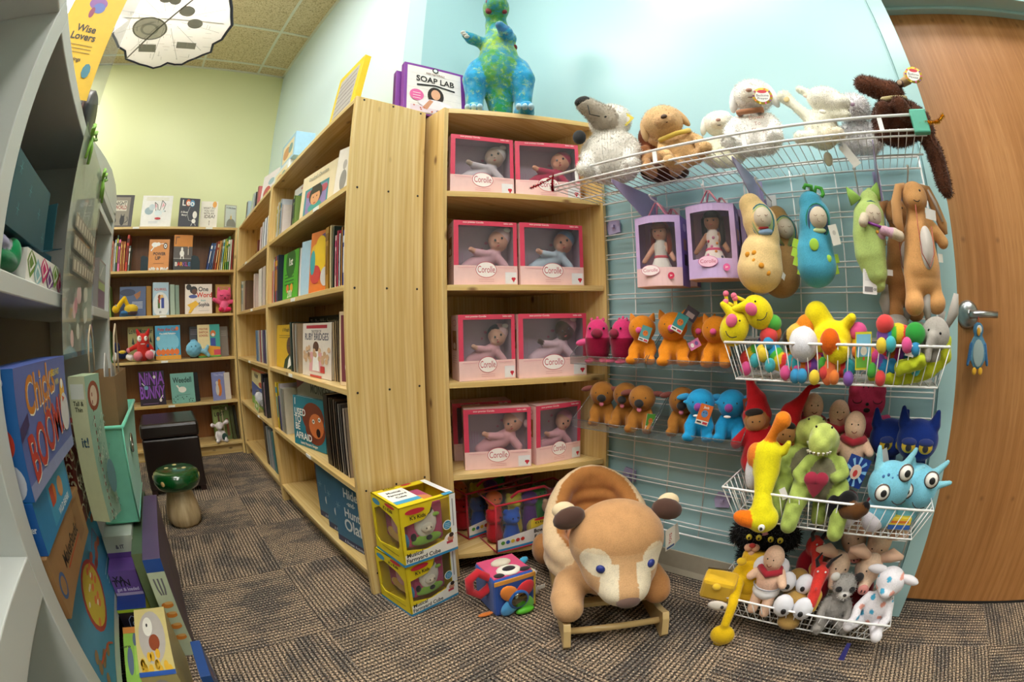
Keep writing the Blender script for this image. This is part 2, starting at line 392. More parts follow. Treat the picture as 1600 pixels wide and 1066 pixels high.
def mat_paint(name, c, rough=.35):
    t = NT(name); tc = t.n('TexCoord').outputs['Object']; n1 = t.noise(tc, 220, 3); n2 = t.noise(tc, 1.3, 2)
    col = lin(c); t.out(Base_Color=t.mix(n2, tuple(x * .97 for x in col), tuple(min(1, x * 1.03) for x in col)), Roughness=rough)
    t.bump(n1, .06, .001); return t.m
def mat_ceiling():
    t = NT('ceiling_tile'); tc = t.n('TexCoord').outputs['Object']; n = t.noise(tc, 85, 3, .7); n2 = t.noise(tc, 9, 2)
    c = t.ramp(n, [(.34, '#8c7c5c'), (.45, '#cdbd94'), (.6, '#dccea8'), (.8, '#e8dcc0')])
    t.out(Base_Color=t.mix(t.math('MULTIPLY', n2, .2), c, lin('#c0ae84')), Roughness=.95); t.bump(n, .4, .003); return t.m
TEAL, LIGHTBLUE, GREEN, CREAM = '#a8ced4', '#cfe4e8', '#dbe0ad', '#d8dcc8'
m_teal = mat_paint('teal_wall_paint', TEAL, .3); m_blue = mat_paint('pale_blue_wall_paint', LIGHTBLUE, .4); m_green = mat_paint('lime_green_wall_paint', GREEN, .4)
m_cream = mat_paint('cream_wall_paint', '#dcdfcf', .5)
XR = 1.515; CZ = 3.5; XL = -3.6; YB = 4.13; YF = -3.3
def slab(name, lo, hi, m): return struct(MB().box(lo, hi, m).build(name))
slab('floor', (XL - .1, YF - .1, -.08), (XR + .9, YB + .1, 0), mat_carpet())
slab('ceiling', (XL - .1, YF - .1, CZ), (XR + .3, YB + .1, CZ + .05), mat_ceiling())
# suspended ceiling grid
g = MB(); mt = M('#d9dccb', .45)
x = .61 - .61 * 8
while x < XR:
    if x > XL: g.box((x - .012, YF, CZ - .008), (x + .012, YB, CZ + .002), mt)
    x += .61
y = 3.343 - .61 * 11
while y < YB:
    if y > YF: g.box((XL, y - .012, CZ - .007), (XR, y + .012, CZ + .002), mt)
    y += .61
g.box((XL, YB - .022, CZ - .01), (.9, YB, CZ + .002), mt); g.box((.878, 1.62, CZ - .01), (.9, YB, CZ + .002), mt)
struct(g.build('trim_1'))
slab('wall_back', (XL - .1, YB, 0), (.98, YB + .1, CZ), m_green)
slab('wall_aisle', (.90, 1.62, 0), (1.0, YB, CZ), m_blue)
slab('wall_alcove', (.901, 1.6205, 0), (XR + .1, 1.72, CZ), m_teal)
# right hand wall with the door opening
DY0, DY1, DH = -1.245, -.315, 2.145     # door slab extent, height
rw = MB(); rw.box((XR, DY1 + .015, 0), (XR + .15, 1.6195, CZ), m_teal); rw.box((XR, YF, 0), (XR + .15, DY0 - .015, CZ), m_teal); rw.box((XR, DY0 - .015, DH + .015), (XR + .15, DY1 + .015, CZ), m_teal)
struct(rw.build('wall_right'))
slab('wall_left', (XL - .1, YF, 0), (XL, YB, CZ), m_cream); slab('wall_front', (XL - .1, YF - .1, 0), (XR + .3, YF, CZ), m_cream)
# hollow metal door frame, painted teal like the wall
fr = MB(); mf = mat_paint('teal_door_frame_paint', '#a9cdd0', .2)
for y0, y1 in ((DY1 - .004, DY1 + .062), (DY0 - .062, DY0 + .004)): fr.box((XR - .018, y0, 0), (XR + .15, y1, DH + .058), mf)
fr.box((XR - .018, DY0 - .062, DH), (XR + .15, DY1 + .062, DH + .058), mf)
fr.box((XR + .06, DY0, DH - .014), (XR + .10, DY1, DH), mf); fr.box((XR + .06, DY1 - .016, 0), (XR + .10, DY1 - .003, DH), mf)
fr.box((XR - .006, DY1 + .062, 0), (XR, DY1 + .068, DH + .06), mf)
struct(fr.build('trim_2', bevel=.002))
def mat_door():
    t = NT('oak_veneer_door'); tc = t.n('TexCoord').outputs['Object']; sp = t.n('SeparateXYZ', {0: tc}); Yc, Zc = sp.outputs[1], sp.outputs[2]
    leaf = t.math('FLOOR', t.math('DIVIDE', Yc, .155)); mir = t.math('PINGPONG', Yc, .155)
    v = t.n('CombineXYZ', {0: t.math('MULTIPLY', mir, 60.0), 1: t.math('MULTIPLY', Zc, 2.2), 2: 1.0}).outputs[0]
    v2 = t.n('CombineXYZ', {0: t.math('MULTIPLY', mir, 15.0), 1: t.math('MULTIPLY', Zc, .9), 2: 4.0}).outputs[0]
    v3 = t.n('CombineXYZ', {0: t.math('MULTIPLY', mir, 420.0), 1: t.math('MULTIPLY', Zc, 14.0), 2: 2.0}).outputs[0]
    g1 = t.noise(v, 1.0, 4); g2 = t.noise(v2, 1.2, 3); g3 = t.noise(v3, 1.0, 2)
    c = t.ramp(t.math('MULTIPLY_ADD', g1, .5, t.math('MULTIPLY', g2, .5)), [(.3, '#95602f'), (.5, '#ab7440'), (.7, '#bf8a55')])
    c = t.mix(t.ramp(g3, [(.52, (0, 0, 0)), (.66, (.4, .4, .4))]), c, lin('#8a5a30'))
    kv = t.n('CombineXYZ', {0: t.math('DIVIDE', t.math('SUBTRACT', mir, .078), .018), 1: t.math('DIVIDE', t.math('SUBTRACT', t.math('PINGPONG', t.math('ADD', Zc, .42), .42), .0), .018), 2: 0.0}).outputs[0]
    ln = t.n('VectorMath', operation='LENGTH', **{}); t.set(ln.inputs[0], kv)
    c = t.mix(t.math('MULTIPLY', t.ramp(ln.outputs['Value'], [(.15, (1, 1, 1)), (.75, (0, 0, 0))]), .55), c, lin('#6d4526'))
    t.out(Base_Color=c, Roughness=.42, Coat_Weight=.15, Coat_Roughness=.25); return t.m
XD = XR + .10
d = struct(MB().box((XD, DY0 + .003, .012), (XD + .045, DY1 - .003, DH - .002), mat_door()).build('door_1'))
st = M('#b9bcc0', .28, metal=1)
hb = MB(); hb.lathe([(.0, 0), (.045, 0), (.045, .006), (.036, .014), (.018, .018), (.014, .045), (0, .045)], st, (XD, -.385, 1.022), rot=(0, -PI / 2, 0), n=28)
hb.build('rosette', d)
hl = MB(); hl.tube([(XD - .045, -.385, 1.022), (XD - .055, -.40, 1.022), (XD - .056, -.43, 1.023), (XD - .054, -.50, 1.022)], [.013, .013, .0115, .010], st, n=12)
hl.build('lever_handle', d)
struct(MB().box((XD - .0, DY0, 0), (XD + .05, DY1, .012), M('#1c1c1e', .6)).build('trim_3'))
# vinyl cove base
mb_ = M('#a9a08e', .45)
bb = MB()
def cove(p, axis, t0, t1):
    prof = [(0, 0), (.014, 0), (.010, .012), (.0055, .024), (.004, .10), (0, .102)]
    if axis == 'R': bb.prism([(XR - a, z) for a, z in prof], t0, t1, mb_, axis='y')
    if axis == 'B': bb.prism([(YB - a, z) for a, z in prof], t0, t1, mb_, axis='x')
cove(0, 'R', DY1 + .07, 1.619); cove(0, 'R', YF, DY0 - .07); struct(bb.build('baseboard_right'))
bb = MB(); cove(0, 'B', XL, .9); struct(bb.build('baseboard_back'))
# ceiling light fittings
for i, (lx, ly) in enumerate(LIGHTS):
    o = MB().box((-.3, -.6, -.006), (.3, -.585, .012), M('#e8e8e6', .4)).box((-.3, .585, -.006), (.3, .6, .012), M('#e8e8e6', .4)).box((-.3, -.585, -.006), (-.285, .585, .012), M('#e8e8e6', .4)).box((.285, -.585, -.006), (.3, .585, .012), M('#e8e8e6', .4))
    t = empty('ceiling_light', ['ceiling light panel above the aisle towards the green wall', 'ceiling light panel above the white shelving', 'ceiling light panel nearest the wooden door', 'ceiling light panel farthest from the teal wall', 'ceiling light panel near the lime green wall', 'ceiling light panel above the carpet in front of the bookcases'][i], 'light', (lx, ly, CZ - .012), group='ceiling light panels')
    o.build('frame', t); MB().box((-.285, -.585, -.002), (.285, .585, .004), M('#fffcf6', .5, 'emit', e=LIGHT_E)).build('diffuser', t)
# ================================================================ pine bookcases
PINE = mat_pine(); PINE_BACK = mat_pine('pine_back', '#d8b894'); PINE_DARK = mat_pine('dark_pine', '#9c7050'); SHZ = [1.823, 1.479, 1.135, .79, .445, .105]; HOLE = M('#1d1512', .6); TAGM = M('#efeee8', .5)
def board(p, name, lo, hi, m=None): return MB().box(lo, hi, m or PINE).build(name, p, bevel=.0015)
def bookcase(label, x0, y0, x1, y1, face, group, label_pos=()):
    """face 'x': open side towards -x, 'y': open side towards -y"""
    t = empty('bookcase', label, 'bookcase', ((x0 + x1) / 2, (y0 + y1) / 2, 0), group=group); ox, oy = (x0 + x1) / 2, (y0 + y1) / 2
    L = lambda a, b: ((a[0] - ox, a[1] - oy, a[2]), (b[0] - ox, b[1] - oy, b[2])); T = .02; H = SHZ[0]
    if face == 'x':
        board(t, 'side_panel', *L((x0, y0, 0), (x1, y0 + T, H))); board(t, 'side_panel', *L((x0, y1 - T, 0), (x1, y1, H)))
        for z in SHZ: board(t, 'shelf', *L((x0 + .002, y0 + T, z - T), (x1 - .012, y1 - T, z - (.0005 if z == H else 0))))
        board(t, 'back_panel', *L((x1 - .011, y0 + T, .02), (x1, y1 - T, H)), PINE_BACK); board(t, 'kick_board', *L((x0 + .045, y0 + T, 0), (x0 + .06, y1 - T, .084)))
    else:
        board(t, 'side_panel', *L((x0, y0, 0), (x0 + T, y1, H))); board(t, 'side_panel', *L((x1 - T, y0, 0), (x1, y1, H)))
        for z in SHZ: board(t, 'shelf', *L((x0 + T, y0 + .002, z - T), (x1 - T, y1 - .012, z - (.0005 if z == H else 0))))
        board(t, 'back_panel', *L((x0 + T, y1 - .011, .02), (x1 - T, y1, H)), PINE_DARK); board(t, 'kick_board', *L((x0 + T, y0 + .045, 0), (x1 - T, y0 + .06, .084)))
    return t, L
RX0, RX1 = .59, .893
near, Ln = bookcase('tall pine bookcase whose knotty end panel faces the doll boxes', RX0, 1.385, RX1, 2.57, 'x', 'pine bookcases')
for z in SHZ:
    for xx in (.622, .745, .868): MB().lathe([(0, 0), (.004, 0), (.004, .0012), (0, .0012)], HOLE, (xx - .7415, 1.385 - 1.9775, z - .011), rot=(PI / 2, 0, 0), n=10).build('screw', near)
far, Lf = bookcase('pine bookcase in the row between the end-panel one and the green wall', RX0, 2.575, RX1, 3.745, 'x', 'pine bookcases')
back, Lb = bookcase('pine bookcase standing against the lime green wall', -.63, 3.763, .588, 4.063, 'y', 'pine bookcases')
# shelf edge price strips
def strips(par, L, items, face):
    for a, z in items:
        if face == 'x': MB().box(*L((RX0 - .0012, a - .03, z - .018), (RX0 + .002, a + .03, z - .003)), TAGM).build('shelf_label', par)
        else: MB().box(*L((a - .03, 3.763 - .0012, z - .018), (a + .03, 3.765, z - .003)), TAGM).build('shelf_label', par)
strips(near, Ln, [(1.72, 1.479), (2.02, 1.135), (2.1, .79), (1.92, .445)], 'x')
strips(far, Lf, [(3.3, 1.479), (3.05, 1.135), (3.2, .79), (3.0, .445)], 'x')
strips(back, Lb, [(-.33, 1.823), (.33, 1.823), (-.05, 1.135), (-.05, .79), (-.02, .445)], 'y')
# corner bookcase, its slanted front closing the alcove
cb = empty('corner_bookcase', 'pine corner bookcase filled with boxed baby dolls', 'bookcase', (1.2, 1.35, 0), group=None)
FL, FR = (.942, 1.302), (1.472, 1.014)
MB().box((-.277, -.046, 0), (-.257, .25, 1.823), PINE).build('side_panel', cb, bevel=.0015)
MB().box((.277, -.345, 0), (.297, .25, 1.823), PINE).build('side_panel', cb, bevel=.0015)
MB().box((-.257, .239, 0), (.277, .25, 1.823), PINE).build('back_panel', cb)
for z in SHZ:
    MB().prism([(FL[0] - 1.2, FL[1] - 1.35), (FR[0] - 1.2, FR[1] - 1.35), (.277, .238), (-.257, .238)], z - .02, z - (.0005 if z > 1.8 else 0), PINE).build('shelf', cb, bevel=.0015)
# ================================================================ books
PAPER = M('#e9e2cf', .8)
ORD = ['first', 'second', 'third', 'fourth', 'fifth', 'sixth', 'seventh', 'eighth', 'ninth', 'tenth', 'eleventh', 'twelfth', 'thirteenth', 'fourteenth', 'fifteenth', 'sixteenth', 'seventeenth', 'eighteenth', 'nineteenth', 'twentieth']
def cname(h):
    r, g, b = [int(h[i:i + 2], 16) for i in (1, 3, 5)]; mx, mn = max(r, g, b), min(r, g, b); l = (mx + mn) / 2
    if mx - mn < 22: return 'black' if l < 55 else 'dark grey' if l < 110 else 'grey' if l < 190 else 'white'
    import colorsys
    hh, _, s = colorsys.rgb_to_hls(r / 255, g / 255, b / 255); hh *= 360
    if l > 205 and s < .6 and 20 < hh < 70: return 'cream'
    if 12 <= hh < 45 and l < 105: return 'brown'
    if 12 <= hh < 45 and s < .45: return 'tan'
    n = 'red' if hh < 12 or hh >= 345 else 'orange' if hh < 36 else 'yellow' if hh < 66 else 'green' if hh < 160 else 'teal' if hh < 190 else 'blue' if hh < 250 else 'purple' if hh < 290 else 'pink'
    return ('dark ' if l < 75 else 'pale ' if l > 195 else '') + n
def book_mesh(w, h, t, cover, spine_face=False):
    """front cover facing -Y (or, spine_face, the spine facing -Y with thickness along x)"""
    b = MB(); c = M(cover, .4)
    if spine_face:   # x = thickness t, y = depth w
        b.box((-t / 2, 0, 0), (t / 2, .0025, h), c); b.box((-t / 2, 0, 0), (-t / 2 + .0022, w, h), c); b.box((t / 2 - .0022, 0, 0), (t / 2, w, h), c)
        b.box((-t / 2 + .0022, .0025, .003), (t / 2 - .0022, w - .004, h - .003), PAPER)
    else:
        b.box((-w / 2, 0, 0), (w / 2, .0025, h), c); b.box((-w / 2, t - .0025, 0), (w / 2, t, h), c); b.box((-w / 2, 0, 0), (-w / 2 + .0025, t, h), c)
        b.box((-w / 2 + .0025, .0025, .003), (w / 2 - .004, t - .0025, h - .003), PAPER)
    return b
def facebook(label, pos, rz, w, h, t, cover, art=None, lean=.12, group=None, name='picture_book'):
    o = empty(name, label, 'book', (pos[0], pos[1], pos[2] + t * math.sin(lean)), group=group, rot=(-lean, 0, rz))
    book_mesh(w, h, t, cover).build('cover', o)
    if art:
        a = Art(w, h); a.b = MB(); art(a); ob = a.build('cover_print', o, loc=(-w / 2, 0, 0))
    return o
def spines(where, group, start, items, face, depth=.2):
    """items: (offset along shelf, thickness, height, colour, lean, accent). start = function(offset)->(x,y,z)"""
    items = sorted(items, key=lambda q: q[0], reverse=(face == 'x'))
    for i, it in enumerate(items):
        off, t, h, c = it[:4]; lean = it[4] if len(it) > 4 else 0; acc = it[5] if len(it) > 5 else None
        b = book_mesh(depth, h, t, c, True)
        if acc:
            ac = M(acc, .45); b.box((-t / 2 + .001, -.0006, h * .78), (t / 2 - .001, .0004, h * .9), ac); b.box((-t * .22, -.0006, h * .25), (t * .22, .0004, h * .7), ac)
        o = b.build('picture_book'); p = start(off); o.location = (p[0], p[1], p[2] + t / 2 * abs(math.sin(lean))); o.rotation_euler = (0, lean, -PI / 2 if face == 'x' else 0)
        o['label'] = '%s %s%s book, spine-out, %s from left, %s' % ('thick' if t > .022 else 'thin', cname(c), (' %s-banded' % cname(acc).replace(' ', '-')) if acc and cname(acc) != cname(c) else '', ORD[i], where); o['category'] = 'book'; o['group'] = group
WH, BK = '#f4f1ea', '#151414'
def dots(a, col, n, x0, x1, z0, z1, r, seed=1):
    rs = random.Random(seed)
    for _ in range(n): a.ell(rs.uniform(x0, x1), rs.uniform(z0, z1), r, r, col, 8); a.y += .00025
    a.up()
def squig(a, lines, col, x=.5, z=.9, dz=.07, w=.7, wd=.003):
    for i in range(lines): a.rect(x - w / 2, z - i * dz, x + w / 2, z - i * dz - wd / a.h, col); a.y += .00025
    a.up()
def girlface(a, x, z, r, skinc, hair, bg=None):
    A = a.w / a.h
    a.ell(x, z + r * .25 * A, r * 1.15, r * 1.25, hair, 18); a.ell(x, z, r * .82, r * .95, skinc, 18)
    a.poly([(x - r * .8, z + r * .35 * A), (x + r * .8, z + r * .35 * A), (x + r * .7, z + r * 1.0 * A), (x - r * .7, z + r * 1.0 * A)], hair)
    a.ell(x - r * .3, z + r * .05 * A, r * .09, r * .11, BK, 8); a.ell(x + r * .3, z + r * .05 * A, r * .09, r * .11, BK, 8); a.ell(x, z - r * .45 * A, r * .22, r * .08, '#b4433c', 8)
# ---- far bookcase (faces -y), face-out titles
YB0 = 3.79
def bb_face(label, xl, xr, sh, h, t, cover, art, yaw=0, y=YB0, lean=.12):
    return facebook(label, ((xl + xr) / 2, y, SHZ[sh] + .001 + 0.0 * h), yaw, xr - xl, h, t, cover, art, lean)
def a_night(a):
    a.rect(.12, .05, .85, .93, '#8d8577'); a.rect(.2, .5, .72, .82, '#d9d2c0'); a.text('NIGHT', .45, .73, .045, BK, maxw=.5); a.text('WORLD', .47, .6, .045, '#8b1c1c', maxw=.5)
    a.ell(.2, .2, .12, .12, '#2b2a2c'); a.ell(.58, .2, .1, .15, '#2b2a2c'); a.poly([(.5, .3), (.52, .42), (.56, .33), (.62, .33), (.66, .42), (.67, .3)], '#2b2a2c'); a.line([(.7, .12), (.82, .2), (.78, .32)], .006, '#2b2a2c')
def a_dog(a):
    a.ell(.25, .5, .14, .12, '#9fb4bd'); a.ell(.34, .62, .1, .1, '#c7d3d8'); a.ell(.56, .44, .13, .1, '#dfe9ea'); a.line([(.48, .5), (.42, .78), (.52, .7), (.55, .52)], .005, '#3b2f33'); a.line([(.62, .55), (.66, .84), (.78, .72), (.72, .52)], .005, '#3b2f33')
    a.poly([(.46, .55), (.44, .74), (.5, .66)], '#e9aab6'); a.poly([(.66, .6), (.69, .78), (.75, .68)], '#e9aab6'); a.ell(.74, .5, .05, .04, '#dfe9ea'); a.ell(.78, .49, .018, .018, BK, 8); a.ell(.6, .53, .015, .015, BK, 8); a.ell(.56, .26, .1, .035, '#b8202a'); squig(a, 2, '#d6c98c', .5, .92, .06, .75); squig(a, 2, '#9ab', .42, .16, .04, .3, .002)
def a_leo(a):
    a.text('L', .2, .82, .07, WH); a.ell(.42, .84, .12, .12, '#e2703c'); a.ell(.62, .82, .12, .12, '#5b9bc8'); a.text('e', .42, .84, .07, WH); a.text('o', .62, .82, .07, WH)
    a.text('A Ghost', .25, .5, .022, WH, maxw=.34); a.text('Story', .25, .4, .022, WH, maxw=.3); a.line([(.52, .7), (.4, .45), (.5, .22), (.66, .2)], .0022, WH); a.ell(.78, .42, .11, .13, WH); a.ell(.74, .2, .1, .08, WH); a.line([(.66, .12), (.62, .03)], .004, WH); a.line([(.8, .12), (.84, .04)], .004, WH)
def a_idea(a):
    a.text('WHAT DO', .5, .74, .026, '#6c6458', maxw=.7); a.text('YOU DO', .5, .64, .026, '#6c6458', maxw=.6); a.text('WITH AN', .5, .54, .026, '#6c6458', maxw=.6); a.text('IDEA?', .55, .42, .04, '#6c6458', maxw=.75)
    a.ell(.8, .88, .12, .12, '#e2a040'); a.line([(.55, .1), (.55, .22)], .004, '#4a4036'); a.ell(.55, .25, .03, .03, '#4a4036', 8); squig(a, 3, '#e5dccb', .5, .3, .05, .8, .002)
def a_hill(a):
    a.rect(.06, .04, .94, .96, '#cfd6cf'); a.ell(.55, .12, .4, .28, '#8b8a80'); a.rect(.0, 0, 1, .05, '#a9a898'); a.rect(.48, .36, .58, .52, '#d8b24a'); a.ell(.53, .56, .04, .04, '#e8d7b8', 8); a.text('A Little Stone', .5, .86, .022, '#59605c', maxw=.8)
bb_face('grey picture book with two cats in silhouette, leaning on top of the far bookcase', -.60, -.38, 0, .27, .014, '#4b4849', a_night, .06)
bb_face('white square picture book with a long-eared dog on top of the far bookcase', -.30, -.02, 0, .265, .012, '#ecebe8', a_dog, .0)
bb_face('dark grey picture book with orange and blue balloons, far bookcase top', .05, .235, 0, .245, .02, '#3c3c46', a_leo, .12)
bb_face('cream picture book with gold seal right of the dark balloon one', .245, .40, 0, .235, .02, '#ece6da', a_idea, -.05, 3.83)
bb_face('pale green picture book with a hill, on top, right end of far bookcase', .465, .575, 0, .20, .014, '#b8b6a0', a_hill, .2)
def a_power(a):
    a.ell(.28, .82, .16, .08, WH); a.ell(.45, .84, .1, .06, WH); a.line([(.1, .62), (.3, .8)], .009, WH); a.line([(.5, .84), (.72, .86)], .006, WH); a.ell(.8, .78, .1, .1, BK); a.ell(.8, .78, .07, .07, WH); a.ell(.8, .78, .03, .03, BK, 8)
    a.text('POWER', .52, .52, .035, '#3a2410', maxw=.6); a.text('UP', .45, .38, .04, '#3a2410'); squig(a, 1, '#8a4a10', .5, .22, .05, .5, .003); dots(a, WH, 26, .05, .95, .0, .07, .04)
def a_bark(a):
    a.rect(0, .58, 1, 1, '#d98a2c'); a.rect(0, .3, 1, .66, '#5a5350'); a.rect(0, .3, 1, .33, '#8e8a86'); a.line([(.1, .72), (.12, .93), (.3, .93)], .006, '#3b2413'); a.ell(.45, .46, .12, .09, WH); a.ell(.45, .58, .06, .06, WH); a.line([(.4, .4), (.38, .3)], .008, WH); a.line([(.52, .4), (.54, .3)], .008, WH); a.line([(.78, .42), (.78, .6)], .006, '#e8e0d0'); a.ell(.78, .64, .035, .035, '#d9a27c', 8)
    for ch, xx, c in zip('BARKLE', (.15, .29, .43, .57, .71, .85), (WH, '#d8352c', '#e8a62c', '#7a4aa0', '#c43c8c', '#3c8cc4')): a.text(ch, xx, .15, .045, c)
bb_face('orange picture book with white clouds on the top shelf, far bookcase', -.195, -.01, 1, .25, .02, '#d98a33', a_power, .05)
bb_face('dark picture book with a white dog under orange sky, top shelf, far bookcase', .03, .20, 1, .285, .03, '#393636', a_bark, .12)
bk = empty('bookend', 'dark metal bookend between red spines and the orange picture book', 'bookend', (-.225, 3.80, SHZ[1] + .0005))
MB().prism([(-.04, 0), (.04, 0), (.038, .07), (.02, .11), (-.02, .12), (-.04, .11)], -.001, .001, M('#3f474c', .35, metal=1), axis='y').build('plate', bk); MB().box((-.04, 0, 0), (.04, .12, .002), M('#3f474c', .35, metal=1)).build('foot', bk)
bk2 = dup(bk, (.23, 3.80, SHZ[1] + .0005), label='dark metal bookend right of the book with the white dog')
P1 = '#c02a3a #8c8a86 #e9825a #d9cdbf #b8d0d8 #2f5a3a #ef7fb0 #c87840 #cf7a3c #cc7438 #c8402c #7c8a86'.split()
its = []; x = -.60
for i, c in enumerate(['#cf5a50', '#c6234a', '#777a78', '#e58a62', '#dcb9a6', '#b4d2dc', '#39533c', '#ee7aae', '#cf7c40', '#c87038', '#d07f48', '#c33c28', '#6f7c74']):
    t = [.014, .018, .014, .02, .012, .014, .016, .022, .014, .013, .014, .026, .016][i]; h = [.2, .24, .23, .24, .22, .25, .285, .25, .235, .235, .235, .285, .2][i]
    x += t / 2; its.append((x, t - .001, h, c, .03 if i > 10 else 0, [None, '#f0d0d0', None, '#b8452c', None, WH, '#d8d050', '#5a2a40', '#f0c070', None, '#f0c070', '#5a1810', WH][i])); x += t / 2 + .0015
spines('far bookcase, top row, left group', 'spine-out books on the far bookcase', lambda o: (o, YB0 + .01, SHZ[1] + .001), its, 'y')
its = []; x = .33
for i, c in enumerate(['#3c5aa0', '#44608c', '#5872a8', '#8c3c2c', '#c8542c', '#d8984c', '#c8b48c', '#cfe0d8', '#b8c43c', '#6ca04c', '#4c8c3c', '#dce0d0', '#b03a2c']):
    t = [.016, .014, .012, .014, .016, .018, .012, .016, .014, .014, .018, .016, .012][i]; h = [.22, .22, .22, .23, .235, .24, .245, .25, .255, .26, .275, .25, .25][i]
    x += t / 2; its.append((x, t - .001, h, c, .17 - .013 * i, [WH, None, '#a8c0e8', None, '#f0d8a0', None, '#8c5a2c', '#3c8c8c', None, '#f0e060', WH, None, None][i])); x += t / 2 + .003
spines('far bookcase, top row, right group', 'spine-out books on the far bookcase', lambda o: (o, YB0 + .01, SHZ[1] + .001), its, 'y')
def a_blue(a):
    a.rect(0, 0, 1, 1, '#53658c'); a.ell(.3, .8, .3, .12, '#2f3c5c'); a.poly([(.55, .72), (.8, .85), (.78, .66), (.66, .55)], '#a86a38'); squig(a, 5, '#d8dce8', .68, .48, .05, .4, .004); a.ell(.2, .05, .3, .08, '#2f6a9c')
def a_kids(a):
    a.rect(0, 0, 1, 1, '#b4cfe0'); a.ell(.5, .3, .5, .4, '#e4e8ea'); a.text('SQUIRREL', .48, .78, .026, '#b84a40', maxw=.8); a.ell(.42, .54, .11, .08, '#8a4a24'); a.ell(.56, .54, .11, .08, '#e0b46c'); a.rect(.3, .2, .44, .48, '#56703c'); a.rect(.52, .2, .7, .52, '#3c4c9c'); a.rect(.36, .36, .44, .5, '#c43c34'); a.text('JD', .45, .08, .02, '#2c3c5c')
def a_sophia(a):
    a.ell(.14, .9, .1, .1, '#17130f'); a.ell(.32, .8, .14, .13, '#17130f'); a.ell(.35, .74, .1, .1, '#5b3522'); a.ell(.3, .58, .16, .06, '#4c5a9c'); a.text('One', .68, .82, .05, '#2a2a30'); a.text('Word', .72, .62, .055, '#d8442c'); a.text('from', .68, .44, .022, '#7ab0b0'); a.text('Sophia', .7, .3, .042, '#3c3c44', maxw=.4)
    a.poly([(.08, .3), (.28, .38), (.4, .44), (.52, .32), (.34, .18), (.22, .02), (.12, .02), (.2, .2)], '#e8b428'); a.ell(.3, .43, .03, .03, WH, 8); squig(a, 1, '#999', .7, .1, .05, .4, .002)
def a_pinkcover(a):
    a.rect(.05, .05, .95, .95, '#c29a44'); a.text('QUIET NIGHTS', .5, .88, .022, '#d8647c', maxw=.7); a.ell(.5, .22, .3, .2, '#e0506c')
bb_face('blue picture book behind the yellow plush, second shelf of the far bookcase', -.455, -.21, 2, .235, .012, '#5d6d90', a_blue, .02, 3.86)
bb_face('tan book edge just right of the blue picture book', -.2, -.155, 2, .235, .014, '#b8893c', None, .3, 3.86)
bb_face('pale blue picture book with two children hugging, far bookcase', -.14, .005, 2, .255, .02, '#9cc4d8', a_kids, .2, 3.80)
bb_face('pale sage picture book behind the hugging children one', .015, .06, 2, .24, .02, '#b4c8b8', None, .3, 3.83)
bb_face('grey green picture book, right of the pale sage one', .065, .10, 2, .235, .02, '#98b0a0', None, .3, 3.84)
bb_face('cream picture book with a girl shouting red letters above a giraffe', .145, .385, 2, .235, .014, '#ede0d4', a_sophia, .02)
bb_face('gold picture book behind the pink cat plush on the far bookcase', .42, .56, 2, .235, .012, '#b08c38', a_pinkcover, .06, 3.83)
def a_love(a): a.rect(0, 0, 1, 1, '#b4ad70'); a.text('LoVe Monster', .5, .86, .05, '#26382c', maxw=.92); a.poly([(.15, .5), (.2, .7), (.28, .45)], '#26382c'); a.poly([(.85, .55), (.88, .72), (.95, .5)], '#26382c')
def a_pumpkin(a):
    a.rect(0, 0, 1, 1, '#3f9fc8'); a.ell(.5, .5, .45, .3, '#7cc4dc'); a.text('Pete the Cat', .48, .88, .035, '#b43c2c', maxw=.75); a.ell(.88, .9, .06, .06, '#e07030'); a.rect(0, 0, 1, .12, '#e0a030')
    for x_ in (.12, .3, .48, .66, .84): a.ell(x_, .22, .1, .09, '#e8742c'); a.rect(x_ - .01, .3, x_ + .01, .35, '#3c5c2c')
    a.text('Five Little Pumpkins', .5, .76, .018, WH, maxw=.7); a.ell(.12, .62, .07, .06, '#e8d8b8')
def a_fox(a):
    a.rect(0, 0, 1, 1, '#3fa8a0'); a.rect(0, .1, .55, 1, '#ecd9a4'); a.text('STEGOTHES', .27, .86, .02, '#b4442c', maxw=.4); a.text('SWITCH', .27, .76, .024, '#b4442c', maxw=.4); a.text('SCHOOL', .27, .66, .024, '#b4442c', maxw=.4); a.ell(.7, .72, .12, .1, '#d87838'); a.ell(.7, .68, .07, .05, WH); a.rect(.58, .3, .8, .58, '#3c50a0'); a.poly([(0, 0), (0, .2), (.5, .35), (1, .3), (1, 0)], '#e8a030'); a.rect(.7, .06, 1, .22, '#d0485c'); a.rect(0, 0, 1, .05, '#6cb04c')
bb_face('olive picture book standing behind the red horned plush', -.385, -.145, 3, .265, .014, '#a39c60', a_love, .0, 3.89)
bb_face('bright blue pumpkin picture book on the middle shelf of the far bookcase', -.125, .10, 3, .265, .014, '#3a94bc', a_pumpkin, .04, 3.80)
bb_face('charcoal picture book behind the school fox one', .185, .30, 3, .25, .012, '#4a484c', lambda a: squig(a, 4, '#9a8c9c', .4, .9, .05, .6), .0, 3.90)
bb_face('teal and cream school picture book with a fox, far bookcase', .255, .455, 3, .26, .014, '#3aa098', a_fox, .05, 3.82)
bb_face('taupe picture book right of the school fox one', .46, .535, 3, .24, .014, '#8a8078', lambda a: squig(a, 3, '#bcb4a8', .5, .85, .07, .6), .1, 3.88)
